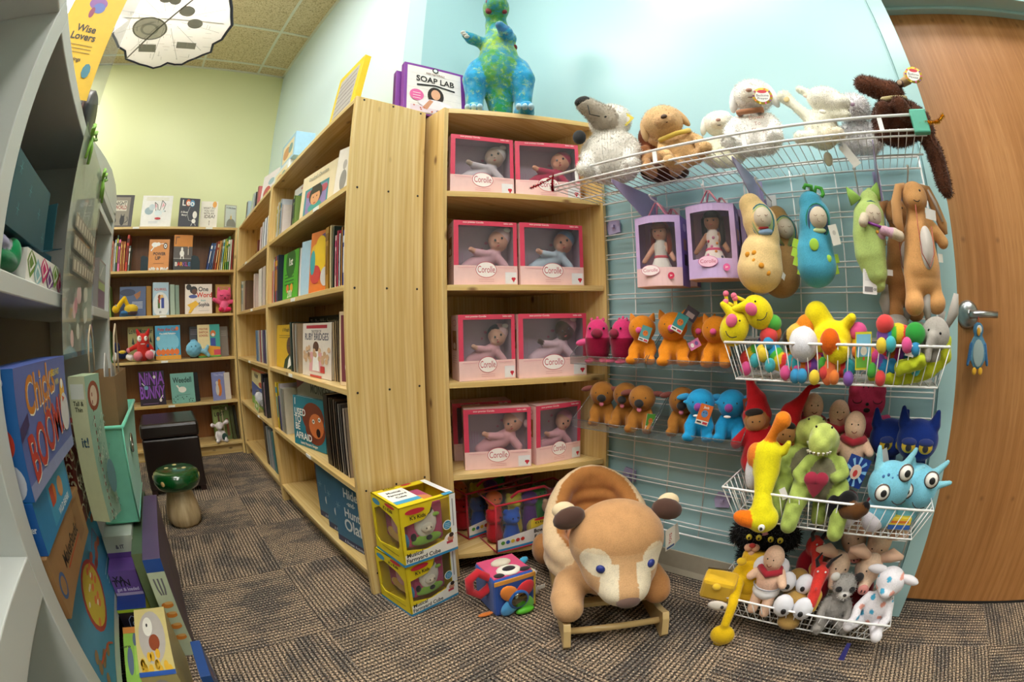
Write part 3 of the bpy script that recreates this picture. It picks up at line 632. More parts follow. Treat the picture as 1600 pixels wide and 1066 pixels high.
def a_ninja(a):
    a.rect(.0, 0, 1, 1, '#2c2130'); a.text('NiNJA', .5, .76, .135, '#8e4fb8', maxw=.96); a.text('BUNNY', .5, .36, .135, '#8e4fb8', maxw=.96); a.ell(.28, .52, .08, .06, '#6fa0b8'); a.line([(.22, .58), (.12, .66)], .006, WH); a.ell(.62, .82, .05, .05, '#e8e4dc'); a.ell(.8, .14, .05, .05, '#e8e4dc'); a.line([(.8, .18), (.9, .28)], .006, WH); squig(a, 1, '#8a6aa0', .4, .06, .04, .6)
def a_whale(a):
    a.rect(0, 0, 1, 1, '#7cb4a8'); a.text('Weedell', .5, .76, .06, '#24403c', maxw=.8); a.ell(.48, .45, .17, .1, '#f0ece0'); a.poly([(.32, .48), (.22, .6), (.3, .6), (.36, .52)], '#f0ece0'); dots(a, '#2c4c48', 14, .05, .95, .05, .25, .022); squig(a, 1, '#3c5c58', .5, .28, .04, .6, .002)
def a_hug(a): a.rect(0, 0, 1, 1, '#8f96cc'); a.ell(.5, .4, .18, .26, '#e08438'); a.ell(.36, .38, .12, .2, '#e4dcd0'); a.ell(.36, .62, .09, .07, '#e4dcd0'); a.ell(.54, .68, .1, .07, '#e08438'); a.text('The Hug', .5, .9, .025, '#c8ccec', maxw=.7)
bb_face('black picture book with huge purple capital letters, fourth far shelf', -.30, -.065, 4, .265, .014, '#231a28', a_ninja, .03, 3.80, .08)
bb_face('mint green picture book with a white whale', -.01, .20, 4, .235, .012, '#74aca0', a_whale, .05, 3.80, .1)
bb_face('black picture book edge right of the mint green whale one', .19, .245, 4, .23, .016, '#26282c', None, .2, 3.83)
bb_face('lavender picture book with an orange fox hugging, right end of far bookcase', .355, .485, 4, .225, .006, '#9098cc', a_hug, .25, 3.80, .04)
bb_face('white paged book directly right of the lavender one', .47, .525, 4, .215, .012, '#e4dcd4', None, .3, 3.82, .04)
def a_green(a): a.rect(0, 0, 1, 1, '#70814c'); a.rect(.05, .1, .45, .9, '#90a060'); a.rect(.3, .3, .4, .8, '#5c3c30'); a.rect(.55, .2, .62, .85, '#c8b894'); a.rect(.75, .1, .9, .6, '#84503c'); a.text('Little Dog', .45, .92, .028, '#2c3420', maxw=.7); a.text('LOST', .42, .74, .045, '#28301c', maxw=.6); a.ell(.85, .88, .06, .05, '#f0ece0')
bb_face('green illustrated picture book behind the white plush on the lowest shelf', .34, .50, 5, .29, .014, '#66783c', a_green, .15, 3.85)
bb_face('dark olive thin book right of the green illustrated one', .505, .535, 5, .28, .012, '#4c5438', None, .3, 3.84)
bb_face('black thin book at the right end of the lowest shelf', .54, .565, 5, .28, .012, '#2c2e28', None, .3, 3.84)
for sh, cs, lb in ((2, ['#5c8c9c', '#d8dce0', '#7c9c4c'], 'second shelf'), (3, ['#c83c2c', '#d8c83c', '#4c7c3c'], 'middle shelf'), (4, ['#4c5c24', '#7c943c', '#384c2c'], 'fourth shelf')):
    spines('far bookcase, %s, left end' % lb, 'spine-out books on the far bookcase', lambda o, sh=sh: (o, YB0 + .005, SHZ[sh] + .001), [(-.585 + .028 * i, .018, [.26, .255, .24][i], c, -.06 - .04 * (i > 1)) for i, c in enumerate(cs)], 'y')
# ---- the row (faces -x). helper: y_far, y_near
def rb_face(label, yl, yr, sh, h, t, cover, art, yaw=0, x=.63, lean=.1):
    z = SHZ[sh] + .001
    return facebook(label, (x, (yl + yr) / 2, z), -PI / 2 + yaw, yl - yr, h, t, cover, art, lean)
def a_girl(a): a.rect(.12, .06, .82, .66, '#3f8f98'); a.rect(.18, .1, .78, .6, '#8f7cb4'); a.ell(.28, .52, .1, .08, '#b8485c'); a.ell(.7, .5, .1, .08, '#b8485c'); a.ell(.47, .18, .2, .1, '#3f9c94'); girlface(a, .47, .38, .17, '#e0a070', '#1c1412'); a.text('Grandma\'s Chocolate', .5, .86, .022, '#8a8c7c', maxw=.8); squig(a, 1, '#c8a880', .3, .04, .03, .2, .008)
def a_stat(a): a.rect(.04, .7, .96, .82, '#2c6c84'); a.text('Nineties', .6, .92, .02, '#b43c3c', maxw=.5); a.rect(.2, .1, .3, .6, '#d8d4cc')
rb_face('cream picture book with a black-haired girl, top shelf of the near bookcase', 2.02, 1.68, 1, .21, .014, '#ead9b4', a_girl, .12, .63, .06)
rb_face('white workbook with a blue band, top shelf of the near bookcase', 2.31, 2.08, 1, .24, .02, '#e4e4e8', a_stat, .05, .66, .04)
rb_face('white book with ink drawings leaning beside the cream girl one', 1.63, 1.53, 1, .22, .012, '#e4ddd0', lambda a: (a.ell(.5, .35, .2, .2, '#8c8880'), a.ell(.5, .65, .12, .1, '#b0aaa0')), .3, .64, .1)
rb_face('red book leaning behind the ink drawing one, top shelf', 1.66, 1.50, 1, .25, .014, '#b43c34', lambda a: squig(a, 2, '#e8c0a0', .5, .85, .08, .6), .3, .70, .05)
rb_face('speckled grey book pushed against the end panel, top shelf', 1.50, 1.43, 1, .23, .02, '#8c8480', None, .2, .65, .05)
spines('near bookcase, top row, far end', 'spine-out books in the near bookcase', lambda o: (.62, o, SHZ[1] + .001), [(2.50, .02, .2, '#e8e8d8', 0, '#c8c040'), (2.475, .02, .215, '#d8d8dc', 0), (2.45, .022, .215, '#e0d8a0', 0, '#c8a83c'), (2.42, .02, .22, '#d8e0e8', 0, '#3c84b0'), (2.39, .02, .18, '#e8e0dc', 0)], 'x')
spines('near bookcase, before the workbook', 'spine-out books in the near bookcase', lambda o: (.605, o, SHZ[1] + .001), [(2.13, .018, .14, '#3c2c34', 0), (2.105, .022, .15, '#7c9c54', 0, '#1c2c3c')], 'x', .045)
def a_first(a): a.rect(0, 0, 1, 1, '#4fae2c'); a.ell(.5, .78, .32, .32, '#2a6a24'); a.text('1st', .5, .78, .055, WH); squig(a, 4, '#2a6a24', .45, .55, .07, .6, .006); a.ell(.35, .24, .09, .09, '#e07030'); a.ell(.62, .24, .09, .09, '#e0a030'); a.text('200', .5, .12, .05, '#d8ecc0')
def a_face(a): a.rect(0, 0, 1, 1, '#d8742c'); a.ell(.7, .85, .3, .1, '#6c4c7c'); a.ell(.3, .7, .25, .1, '#e0b030'); a.ell(.5, .62, .3, .3, '#e8c020'); a.ell(.3, .3, .25, .15, '#c8403c'); a.ell(.75, .25, .2, .15, '#c8c4c0'); a.ell(.15, .5, .12, .2, '#3f9ca0')
def a_branch(a):
    a.line([(.2, .1), (.5, .5), (.8, .9)], .004, '#5c6470')
    for i in range(6): a.ell(.25 + .1 * i, .25 + .12 * i, .09, .04, '#5c6470', 10, .8)
rb_face('green workbook marked 1st, second shelf of the near bookcase', 2.37, 2.13, 2, .245, .03, '#48a028', a_first, .05, .64, .03)
rb_face('white book with grey branches beside the green workbook', 2.115, 1.99, 2, .24, .014, '#e4e4e4', a_branch, .1, .655, .03)
rb_face('pale blue blank-covered book, second shelf of the near bookcase', 1.99, 1.87, 2, .245, .016, '#a8c8dc', None, .3, .635, .03)
rb_face('orange and yellow face-patterned picture book, second shelf', 1.86, 1.70, 2, .26, .014, '#c8682c', a_face, .25, .635, .05)
spines('near bookcase, second row, far end', 'spine-out books in the near bookcase', lambda o: (.615, o, SHZ[2] + .001), [(2.52, .018, .18, '#d8485c', 0), (2.497, .018, .24, '#e0dcd8', 0), (2.475, .018, .25, '#3c4450', 0, '#c83c3c'), (2.45, .02, .25, '#c8402c', 0, '#e8c040'), (2.425, .02, .25, '#3c4c8c', 0, '#e0a040'), (2.40, .02, .25, '#2c3c4c', 0)], 'x')
spines('near bookcase, second row, near end', 'spine-out books in the near bookcase', lambda o: (.63, o, SHZ[2] + .001), [(1.67, .036, .25, '#a87c24', -.03, '#7c5414'), (1.63, .018, .25, '#c8b890', -.03), (1.605, .014, .24, '#2c3c34', 0), (1.58, .016, .2, '#e4b8b8', 0, '#b43c6c'), (1.56, .014, .215, '#c83c5c', 0), (1.54, .014, .2, '#dcd4dc', 0), (1.52, .014, .22, '#a8743c', 0), (1.50, .02, .205, '#28409c', 0, '#dce0f0'), (1.475, .016, .2, '#c8a43c', 0)], 'x')
def a_tv(a): a.rect(0, 0, 1, 1, '#1a191c'); a.text('The Boy Who Invented', .5, .88, .045, '#c8c4bc', maxw=.92); a.text('TV', .55, .72, .05, '#c8c4bc')
def a_yel(a): a.rect(0, 0, 1, 1, '#d8ac20'); a.text('A Wreath', .5, .88, .028, '#4c3c14', maxw=.7); squig(a, 2, '#7c6420', .5, .76, .05, .7, .003); a.ell(.72, .52, .16, .2, '#5c3a28'); a.poly([(.4, 0), (.48, .2), (.7, .34), (.95, .3), (1, 0)], '#26402c'); a.poly([(.6, .0), (.66, .2), (.74, .3), (.8, .1)], WH); a.line([(.62, .52), (.84, .52)], .003, BK)
def a_ruby(a): a.rect(0, 0, 1, 1, '#e4d8cc'); a.rect(.14, .9, .86, .96, '#b8283c'); a.text('THE STORY OF', .5, .84, .016, '#6c6468', maxw=.5); a.text('RUBY BRIDGES', .5, .74, .04, '#6c6874', maxw=.86); a.ell(.5, .56, .1, .1, '#5c3a2c'); a.poly([(.3, .46), (.7, .46), (.74, .1), (.26, .1)], '#e4a8ac'); a.poly([(.42, .48), (.58, .48), (.62, .12), (.38, .12)], WH); a.rect(.66, .1, .8, .22, '#c8403c'); dots(a, '#d8b088', 22, .06, .94, .3, .55, .05); a.rect(.3, .0, .7, .04, '#c8483c')
rb_face('black picture book about a boy who invented television', 2.54, 2.05, 3, .265, .012, '#17161a', a_tv, .0, .836, .03)
rb_face('yellow picture book with a man in a green coat, third shelf', 2.53, 2.20, 3, .225, .012, '#cfa51f', a_yel, .05, .64, .05)
rb_face('pale picture book with a girl in pink coat and red banner, third shelf', 1.99, 1.67, 3, .225, .014, '#c4b0a0', a_ruby, .06, .63, .05)
rb_face('framed maroon picture by the end panel, third shelf', 1.53, 1.43, 3, .26, .012, '#e8cfa8', lambda a: (a.rect(.1, .05, .95, .95, '#7c3c44'), a.ell(.6, .5, .2, .2, '#a09490'), a.ell(.5, .25, .2, .1, WH)), .35, .635, .03)
spines('near bookcase, third row, middle', 'spine-out books in the near bookcase', lambda o: (.62, o, SHZ[3] + .001), [(2.17, .03, .235, '#1c3c38', 0), (2.13, .014, .23, '#d0c4b0', 0), (2.11, .014, .23, '#a88c6c', 0), (2.085, .014, .225, '#d8d4cc', 0), (2.06, .014, .225, '#c8b090', 0)], 'x')
spines('near bookcase, third row, near end', 'spine-out books in the near bookcase', lambda o: (.65, o, SHZ[3] + .001), [(1.655, .018, .225, '#b89c74', 0), (1.632, .018, .23, '#8c7454', 0), (1.61, .018, .23, '#5c4834', 0), (1.588, .016, .235, '#a08a6c', 0)], 'x')
def a_afraid(a):
    a.rect(0, 0, 1, 1, '#1f7c90'); a.ell(.64, .62, .34, .3, '#7c3420'); a.ell(.7, .4, .3, .3, '#7c3420'); a.ell(.74, .48, .22, .24, '#d8743c'); a.ell(.66, .56, .04, .045, WH, 10); a.ell(.84, .62, .04, .045, WH, 10); a.ell(.66, .56, .02, .022, BK, 8); a.ell(.84, .62, .02, .022, BK, 8); a.ell(.8, .36, .06, .085, '#2a0c0c')
    for s_, z_, x_ in (('I', .88, .08), ('USED', .68, .24), ('TO', .53, .16), ('BE', .38, .15), ('AFRAID', .2, .34)): a.text(s_, x_, z_, .045, WH, maxw=.56)
    a.text('Laura Vaccaro Seeger', .5, .07, .018, '#e8dccc', maxw=.8)
rb_face('teal picture book with a frightened auburn-haired face, fourth shelf', 2.15, 1.86, 4, .235, .022, '#1f6c80', a_afraid, .22, .63, .05)
rb_face('pale grey tall picture book behind the frightened face one', 2.335, 1.80, 4, .30, .014, '#b4b0a4', lambda a: (a.poly([(0, .8), (.3, 1), (1, .9), (1, 1), (0, 1)], '#742838'), a.text('MONKEY', .6, .86, .06, '#5c5c58', maxw=.7)), .06, .70, .02)
spines('near bookcase, fourth row, far end', 'spine-out books in the near bookcase', lambda o: (.61, o, SHZ[4] + .001), [(2.50, .04, .26, '#e0c020', 0, '#1c90b0'), (2.455, .02, .19, '#28408c', 0), (2.425, .016, .26, '#d8d0d8', 0), (2.40, .016, .24, '#e0dcd4', 0), (2.375, .014, .24, '#c8c8c0', 0), (2.35, .016, .24, '#dcd4c0', 0)], 'x')
spines('near bookcase, fourth row, near end', 'spine-out books in the near bookcase', lambda o: (.62, o, SHZ[4] + .001), [(1.71, .05, .29, '#2c1f18', 0), (1.665, .018, .28, '#4c3c30', 0), (1.64, .016, .28, '#241c18', 0), (1.617, .016, .28, '#6c5848', 0), (1.595, .014, .275, '#302824', 0), (1.57, .014, .27, '#8c847c', 0), (1.55, .014, .27, '#5c5450', 0), (1.52, .018, .26, '#b0a090', 0)], 'x')
def a_olaf(a):
    a.rect(0, 0, 1, 1, '#3d6f8e'); a.rect(0, 0, 1, .1, '#232c58')
    for s_, z_ in (('Hide', .84), ('-and-', .7), ('Hunt', .54), ('Olaf', .34)): a.text(s_, .52, z_, .055 if z_ not in (.7, .34) else (.03 if z_ == .7 else .075), '#dfe4e6', maxw=.7)
    for x_, z_ in ((.12, .6), (.85, .88), (.9, .45)):
        for r_ in (0, 1.05, 2.1): a.line([(x_ - .07 * math.cos(r_), z_ - .06 * math.sin(r_)), (x_ + .07 * math.cos(r_), z_ + .06 * math.sin(r_))], .0018, '#8fb0c4')
    a.text('A Frozen Activity', .5, .05, .02, '#b8c0d8', maxw=.8)
rb_face('blue activity book farthest back of the three alike on the lowest shelf', 2.01, 1.76, 5, .285, .012, '#386884', a_olaf, .15, .66, .03)
rb_face('blue activity book in the middle of the three alike on the lowest shelf', 1.86, 1.61, 5, .285, .012, '#386884', a_olaf, .15, .645, .03)
rb_face('blue activity book nearest the end panel on the lowest shelf', 1.715, 1.46, 5, .285, .012, '#386884', a_olaf, .15, .63, .03)
spines('near bookcase, lowest row', 'spine-out books in the near bookcase', lambda o: (.66, o, SHZ[5] + .001), [(2.05, .03, .28, '#54344c', 0)], 'x')
# far unit of the row
spines('middle bookcase, second row', 'spine-out books in the row of bookcases', lambda o: (.62, o, SHZ[2] + .001), [(3.66, .03, .24, '#c8c0a8', 0, '#5c7c5c'), (3.60, .06, .23, '#dcd8cc', 0, '#7ca0a0'), (3.52, .08, .22, '#b4a890', 0), (3.44, .05, .22, '#6c5440', 0), (3.10, .05, .23, '#dcc8c0', 0), (2.9, .1, .24, '#e4dcd4', 0), (2.78, .08, .24, '#c8b8b0', 0)], 'x')
spines('middle bookcase, top row', 'spine-out books in the row of bookcases', lambda o: (.62, o, SHZ[1] + .001), [(3.02, .04, .1, '#7c3c2c', 0), (2.93, .05, .17, '#dcc4c8', 0), (2.87, .04, .19, '#e4e0e4', 0), (2.80, .06, .2, '#d8dce8', 0), (2.72, .05, .2, '#e8e4e0', 0)], 'x')
spines('middle bookcase, third row', 'spine-out books in the row of bookcases', lambda o: (.62, o, SHZ[3] + .001), [(3.05 - .045 * i, .03, .2, c, 0) for i, c in enumerate(['#5c84b0', '#88a8cc', '#d8d4d0', '#b85c5c', '#e4e0d4', '#7c5c8c', '#4c4c74', '#c8c8c8', '#a04c54'])], 'x')
def a_walter(a): a.rect(0, 0, 1, 1, '#e8d8a0'); a.poly([(0, .2), (0, .62), (.5, .52), (1, .6), (1, .2)], '#3a5aa8'); a.rect(0, 0, 1, .22, '#6ca03c'); a.text('Walter', .3, .82, .05, BK, maxw=.5); a.text('the Pup', .72, .76, .045, BK, maxw=.5); a.ell(.6, .62, .14, .07, '#c85c3c'); a.ell(.62, .28, .2, .13, '#d8d8d8'); a.ell(.36, .36, .07, .06, '#444'); a.rect(0, .93, 1, 1, '#d86838')
rb_face('picture book with a dog under a blue and yellow sky, middle bookcase', 3.55, 2.96, 4, .265, .014, '#d8c890', a_walter, .0, .66, .05)
spines('middle bookcase, beside the dog book', 'spine-out books in the row of bookcases', lambda o: (.62, o, SHZ[4] + .001), [(2.93, .05, .27, '#1c2028', 0), (2.88, .02, .22, '#c8a8b8', 0), (2.85, .02, .25, '#3c3c44', 0)], 'x')
spines('middle bookcase, lowest row', 'spine-out books in the row of bookcases', lambda o: (.62, o, SHZ[5] + .001), [(3.0 + .0, .05, .3, '#5c4c3c', 0), (2.94, .02, .27, '#d0d4d0', 0), (2.905, .02, .27, '#a8b8c4', 0), (2.87, .02, .26, '#dcdce0', 0), (2.835, .02, .26, '#c8ccd4', 0), (2.77, .06, .27, '#2a7c88', 0)], 'x')
# books standing on top of the row
rb_face('greyish green picture book on top of the middle bookcase', 3.60, 3.44, 0, .24, .014, '#a8bcb4', lambda a: a.ell(.5, .4, .3, .3, '#c8b0a8'), .2, .66)
rb_face('white picture book with red art on top of the middle bookcase', 3.15, 2.90, 0, .24, .014, '#e4dce0', lambda a: (a.ell(.4, .4, .25, .2, '#b84c4c'), a.ell(.6, .7, .2, .1, '#9cb8c4')), .2, .66)
spines('on top of middle bookcase', 'spine-out books in the row of bookcases', lambda o: (.64, o, SHZ[0] + .001), [(3.70, .02, .2, '#6c2c34', 0), (3.665, .02, .2, '#b8c8d4', 0), (3.4, .03, .19, '#d0d4dc', 0), (3.33, .02, .18, '#3c3c44', 0), (3.25, .03, .2, '#c86c6c', 0)], 'x')
def gamebox(label, pos, rz, w, h, d, c, arts, name='boxed_game', cat='box', group=None, rot=None, lean=0):
    o = empty(name, label, cat, pos, group=group, rot=rot or (-lean, 0, rz))
    MB().box((-w / 2, 0, 0), (w / 2, d, h), M(c, .4)).build('carton', o, bevel=.0012)
    for side, fn in arts.items():
        if side == 'front': a = Art(w, h); fn(a); a.build('front_print', o, loc=(-w / 2, 0, 0))
        if side == 'left': a = Art(d, h); fn(a); a.build('side_print', o, loc=(-w / 2, d, 0), rot=(0, 0, -PI / 2))
        if side == 'right': a = Art(d, h); fn(a); a.build('side_print', o, loc=(w / 2, 0, 0), rot=(0, 0, PI / 2))
        if side == 'top': a = Art(w, d); fn(a); a.build('top_print', o, loc=(-w / 2, 0, h), rot=(-PI / 2, 0, 0))
        if side == 'topf': a = Art(w, d); fn(a); a.build('top_print', o, loc=(-w / 2, 0, h + .0003), rot=(-PI / 2, 0, 0))
    return o
def a_bb(a): a.rect(.1, .1, .9, .85, '#e8d8b0'); a.ell(.4, .45, .25, .25, '#c8905c'); a.ell(.7, .5, .15, .2, '#7c9c9c')
gamebox('pale blue gift box, uppermost of the stack on top of the near bookcase', (.655, 2.52, SHZ[0] + .1315), -PI / 2, .28, .15, .12, '#9cc8e4', {'front': a_bb})
gamebox('white book gift set under the uppermost pale blue box', (.65, 2.62, SHZ[0] + .001), -PI / 2, .34, .13, .14, '#dce4ec', {'front': a_bb})
def a_yb(a): a.rect(.12, .08, .88, .9, '#b8b4b0'); [a.line([(.15, .15 + .09 * i), (.85, .2 + .09 * i)], .004, '#5c4c54') for i in range(8)]; a.rect(.12, .08, .5, .2, '#c87c8c')
gb = gamebox('large yellow framed activity set leaning on top of the near bookcase', (.645, 1.70, SHZ[0] + .004), -PI / 2, .26, .33, .03, '#e3c526', {'front': a_yb}, rot=(-.12, 0, -PI / 2))
gb2 = gamebox('smaller yellow framed set behind the large yellow one', (.69, 1.82, SHZ[0] + .004), -PI / 2, .26, .26, .03, '#dfc02a', {'front': a_yb}, rot=(-.1, 0, -PI / 2))
def a_soap(a):
    a.rect(.05, .03, .93, .95, '#e4e0dc'); [a.line([(.06, .2 + .15 * i), (.92, .22 + .15 * i)], .0008, '#b8b4b0') for i in range(5)]
    a.text('SOAP LAB', .5, .7, .042, '#1a1618', maxw=.62); a.poly([(.2, .585), (.5, .625), (.82, .585), (.82, .555), (.5, .595), (.2, .55)], '#1a1618'); a.ell(.5, .93, .05, .05, '#1a1618'); a.ell(.5, .93, .033, .033, '#dff0ec'); a.text('KISS NATURALS', .5, .84, .014, '#8a6a5c', maxw=.3)
    a.ell(.2, .36, .11, .11, '#d8609c'); squig(a, 3, WH, .2, .4, .05, .12, .0022); a.ell(.5, .4, .13, .17, '#241610'); a.ell(.5, .42, .075, .1, '#d9a584'); a.rect(.1, .04, .92, .16, '#d8c8d4'); a.ell(.5, .22, .28, .09, '#e4dce4'); a.poly([(.28, .12), (.4, .3), (.46, .28), (.36, .1)], '#c89070'); a.poly([(.56, .3), (.7, .26), (.84, .14), (.6, .2)], '#ece4ec'); dots(a, '#c86c54', 8, .15, .6, .06, .16, .014, 3); dots(a, '#4c6c8c', 4, .5, .85, .06, .14, .012, 5)
    a.ell(.93, .04, .05, .05, '#d8442c'); a.ell(.93, .04, .035, .035, '#f0e4dc')
gamebox('purple edged soap making kit box on top of the corner bookcase', (.952, 1.405, SHZ[0] + .004), -.14, .285, .262, .03, '#7d3b97', {'front': a_soap}, lean=.1)
gamebox('second purple kit box mostly hidden behind the soap making one', (.942, 1.452, SHZ[0] + .004), -.14, .285, .235, .03, '#7a3a94', {'left': lambda a: a.rect(.2, .1, .8, .9, '#5c2a74')}, lean=.1)
# ================================================================ white shelving on the left, its contents, seats
WHT = mat_paint('white_laminate', '#c9cbc6', .4); WB = -.38
su = empty('white_shelving_unit', 'white laminate shelving unit along the left side of the aisle', 'shelving', (-.58, 1.2, 0))
def wb(name, lo, hi, bev=.003): return MB().box((lo[0] + .58, lo[1] - 1.2, lo[2]), (hi[0] + .58, hi[1] - 1.2, hi[2]), WHT).build(name, su, bevel=bev)
BX = -.78
wb('upright', (BX, -.7, 0), (WB, -.64, 1.64)); wb('upright', (BX, .775, 0), (WB, .85, 1.64)); wb('upright', (BX, 2.62, 0), (WB, 2.68, 1.66))
wb('partition', (BX, 1.72, 1.125), (WB - .02, 1.74, 1.60)); 
wb('shelf', (BX, -.64, 1.60), (WB, .775, 1.64)); wb('shelf', (BX, .85, 1.60), (WB, 2.62, 1.64)); wb('shelf', (BX, .85, 1.085), (WB, 2.62, 1.125)); wb('shelf', (BX, .85, .16), (WB, 2.62, .20))
wb('shelf', (BX, -.64, .565), (WB, .775, .645)); wb('shelf', (BX, -.64, .16), (WB, .775, .20)); wb('shelf', (BX, 1.74, 1.53), (WB - .002, 2.62, 1.56)); wb('shelf', (BX, -.64, 1.085), (WB, .775, 1.125))
MB().box((BX - .012 + .58, -.7 - 1.2, 0), (BX + .58, 2.68 - 1.2, 1.66), mat_paint('shade_taupe_back_panel', '#8f867c', .6)).build('back_panel', su)  # shade inside the compartments put into the colour: taupe instead of white
pr = [(1.5, 1.64), (1.62, 1.665), (1.8, 1.70), (2.0, 1.735), (2.25, 1.77), (2.5, 1.77), (2.64, 1.73), (2.68, 1.66), (2.68, 1.64)]
MB().prism([(y - 1.2, z) for y, z in pr], WB + .58 - .018, WB + .58, WHT, axis='x').build('scalloped_header', su, bevel=.002)
bc = empty('round_case', 'black round case lying on top of the white shelving unit', 'case', (-.44, 1.60, 1.7435), group=None)
MB().lathe([(0, -.03), (.085, -.03), (.1, -.02), (.1, .02), (.085, .03), (0, .03)], M('#1c1618', .35), (0, 0, 0), rot=(0, PI / 2, 0), n=30).build('shell', bc); MB().lathe([(.1, -.004), (.103, 0), (.1, .004)], M('#5c3c3c', .4), rot=(0, PI / 2, 0), n=30).build('rim', bc)
# upper compartment
def a_snow(a):
    for x_, z_ in ((.2, .3), (.42, .68), (.72, .5), (.9, .2), (.1, .8)):
        for r_ in (0, 1.05, 2.1): a.line([(x_ - .035 * math.cos(r_), z_ - .1 * math.sin(r_)), (x_ + .035 * math.cos(r_), z_ + .1 * math.sin(r_))], .0018, '#3f8890')
TB = '#0d4a58'
o = gamebox('dark teal snowflake box with an open flap, uppermost in the upper compartment', (-.398, 1.06, 1.2115), PI / 2, .34, .15, .16, TB, {'front': a_snow}, rot=(0, 0, PI / 2))
MB().prism([(0, 0), (.25, .05), (.25, .052), (0, .003)], -.15, 0, M(TB, .4), axis='y').build('flap', o, loc=(.17, .155, 0)); MB().box((0, 0, 0), (.004, .14, .13), M('#2a5860', .5)).build('flap', o, loc=(.30, .01, .03), rot=(0, 0, -.4))
gamebox('magenta box with a yellow emblem under the teal snowflake box', (-.475, 1.0, 1.1255), PI / 2, .28, .085, .15, '#7a0d34', {'front': lambda a: (a.rect(.3, .35, .5, .7, '#c8b040'), a.ell(.4, .5, .04, .1, '#3c6c30', 8))}, rot=(0, 0, PI / 2))
gamebox('dark blue box with yellow flower panels right of the magenta box', (-.46, 1.26, 1.1255), PI / 2, .2, .085, .12, '#28304c', {'front': lambda a: (a.ell(.3, .5, .14, .35, '#b89c28'), a.ell(.3, .5, .07, .18, '#5c3c20'), a.ell(.75, .5, .12, .25, '#a88c28'))}, rot=(0, 0, PI / 2))
gamebox('teal carton lying before the yellow flower box', (-.41, 1.25, 1.2005), PI / 2, .24, .022, .03, '#124c60', {'front': lambda a: a.rect(0, .9, 1, 1, '#5c8890')}, rot=(0, 0, PI / 2))
def a_ogee(a):
    a.rect(0, 0, 1, 1, '#e8e4dc')
    for i, c in enumerate(['#6c8c3c', '#8cb8bc', '#c8306c', '#6c3c7c', '#7ca03c', '#c8306c']):
        x_ = .1 + .17 * i; z_ = .62 if i % 2 == 0 else .35; W_ = 2.0
        for s_, cc in ((1, c), (.66, '#e8e4dc'), (.45, c)): a.poly([(x_, z_ + .5 * s_), (x_ + .05 * W_ * s_, z_ + .22 * s_), (x_ + .085 * W_ * s_, z_), (x_ + .05 * W_ * s_, z_ - .22 * s_), (x_, z_ - .5 * s_), (x_ - .05 * s_, z_ - .22 * s_), (x_ - .085 * s_, z_), (x_ - .05 * s_, z_ + .22 * s_)], cc)
gamebox('white box with pink, green and purple ogee pattern on the middle white shelf', (-.392, 1.25, 1.1255), PI / 2, .38, .072, .055, '#d8d4cc', {'front': a_ogee}, rot=(0, 0, PI / 2))
cl = empty('toy_pouch', 'shiny green clear-topped toy pouch beside the ogee patterned box', 'toy', (-.425, .945, 1.1315))
skin([('e', (0, 0, .022), (.04, .085, .022), '#0f6a3c'), ('e', (.01, .05, .04), (.03, .03, .035), '#15804a'), ('e', (0, -.03, .05), (.03, .05, .02), '#8c88a0'), ('e', (0, 0.02, .055), (.02, .02, .016), '#c8c4cc')], .005, .006, kind='smooth', name='pouch', parent=cl)
# second upper compartment, beyond the hanging sleeve
gamebox('dark blue gift box in the far upper compartment of the white unit', (-.45, 2.15, 1.1255), PI / 2, .2, .2, .15, '#28465c', {'front': lambda a: a.ell(.5, .6, .3, .3, '#c8c8d0')}, rot=(0, 0, PI / 2))
gamebox('clear lidded pink and green toy box in the far upper compartment', (-.40, 2.46, 1.1255), PI / 2, .26, .24, .12, '#8c8480', {'front': lambda a: (a.rect(.05, .05, .95, .4, '#7c5c74'), a.rect(.05, .4, .95, .55, '#a0b070'), a.rect(.05, .6, .95, .95, '#aab4b0'), a.line([(.2, .65), (.6, .9)], .006, WH))}, rot=(0, 0, PI / 2))
# hanging clear sleeve with bows
sl = empty('hanging_sleeve', 'clear hanging sleeve of pale botanical prints tied with green bows', 'sleeve', (-.368, 1.66, 1.62), group=None)
def a_sleeve(a):
    a.rect(0, 0, 1, 1, '#d4dac8'); rs = random.Random(4)
    for i in range(46):
        x_, z_ = rs.uniform(.08, .92), rs.uniform(.3, .8); a.line([(x_, z_), (x_ + rs.uniform(-.12, .12), z_ + rs.uniform(.04, .14))], .003, rs.choice(['#8c9a6c', '#c8c8b8', '#a8806c', '#d8dcc8', '#7c8c7c']))
    for r_ in (.56, .46, .36): a.rect(.12, r_, .88, r_ + .065, '#8c8474'); [a.rect(.16 + .09 * q, r_ + .01, .21 + .09 * q, r_ + .055, '#c4bca8') for q in range(8)]
    for i in range(14): a.ell(rs.uniform(.1, .9), rs.uniform(.05, .3), .05, .04, rs.choice(['#c88c94', '#d8b8b4', '#c8c8b8']), 7)
a = Art(.56, .66); a_sleeve(a); a.build('botanical_print', sl, loc=(.004, -.28, -.665), rot=(0, 0, PI / 2))
MB().box((0, -.3, -.68), (.0015, .3, 0), M('#dfe8e0', .1, 'clear', a=.25)).build('film', sl, loc=(.008, 0, 0))
for p, q in (((.012, -.2, .0), 0), ((.012, .22, -.005), .3)):
    b = MB(); g_ = M('#7cae3a', .5, 'fabric')
    for s_ in (-1, 1): b.tube([(0, 0, 0), (.01, s_ * .03, .018), (.012, s_ * .045, .0), (.006, s_ * .02, -.012), (0, 0, 0)], [.006, .009, .009, .007, .005], g_, n=6); b.tube([(0, 0, 0), (.008, s_ * .02, -.04), (.004, s_ * .03 + q * .1, -.09)], [.005, .007, .006], g_, n=6)
    b.build('bow', sl, loc=p)
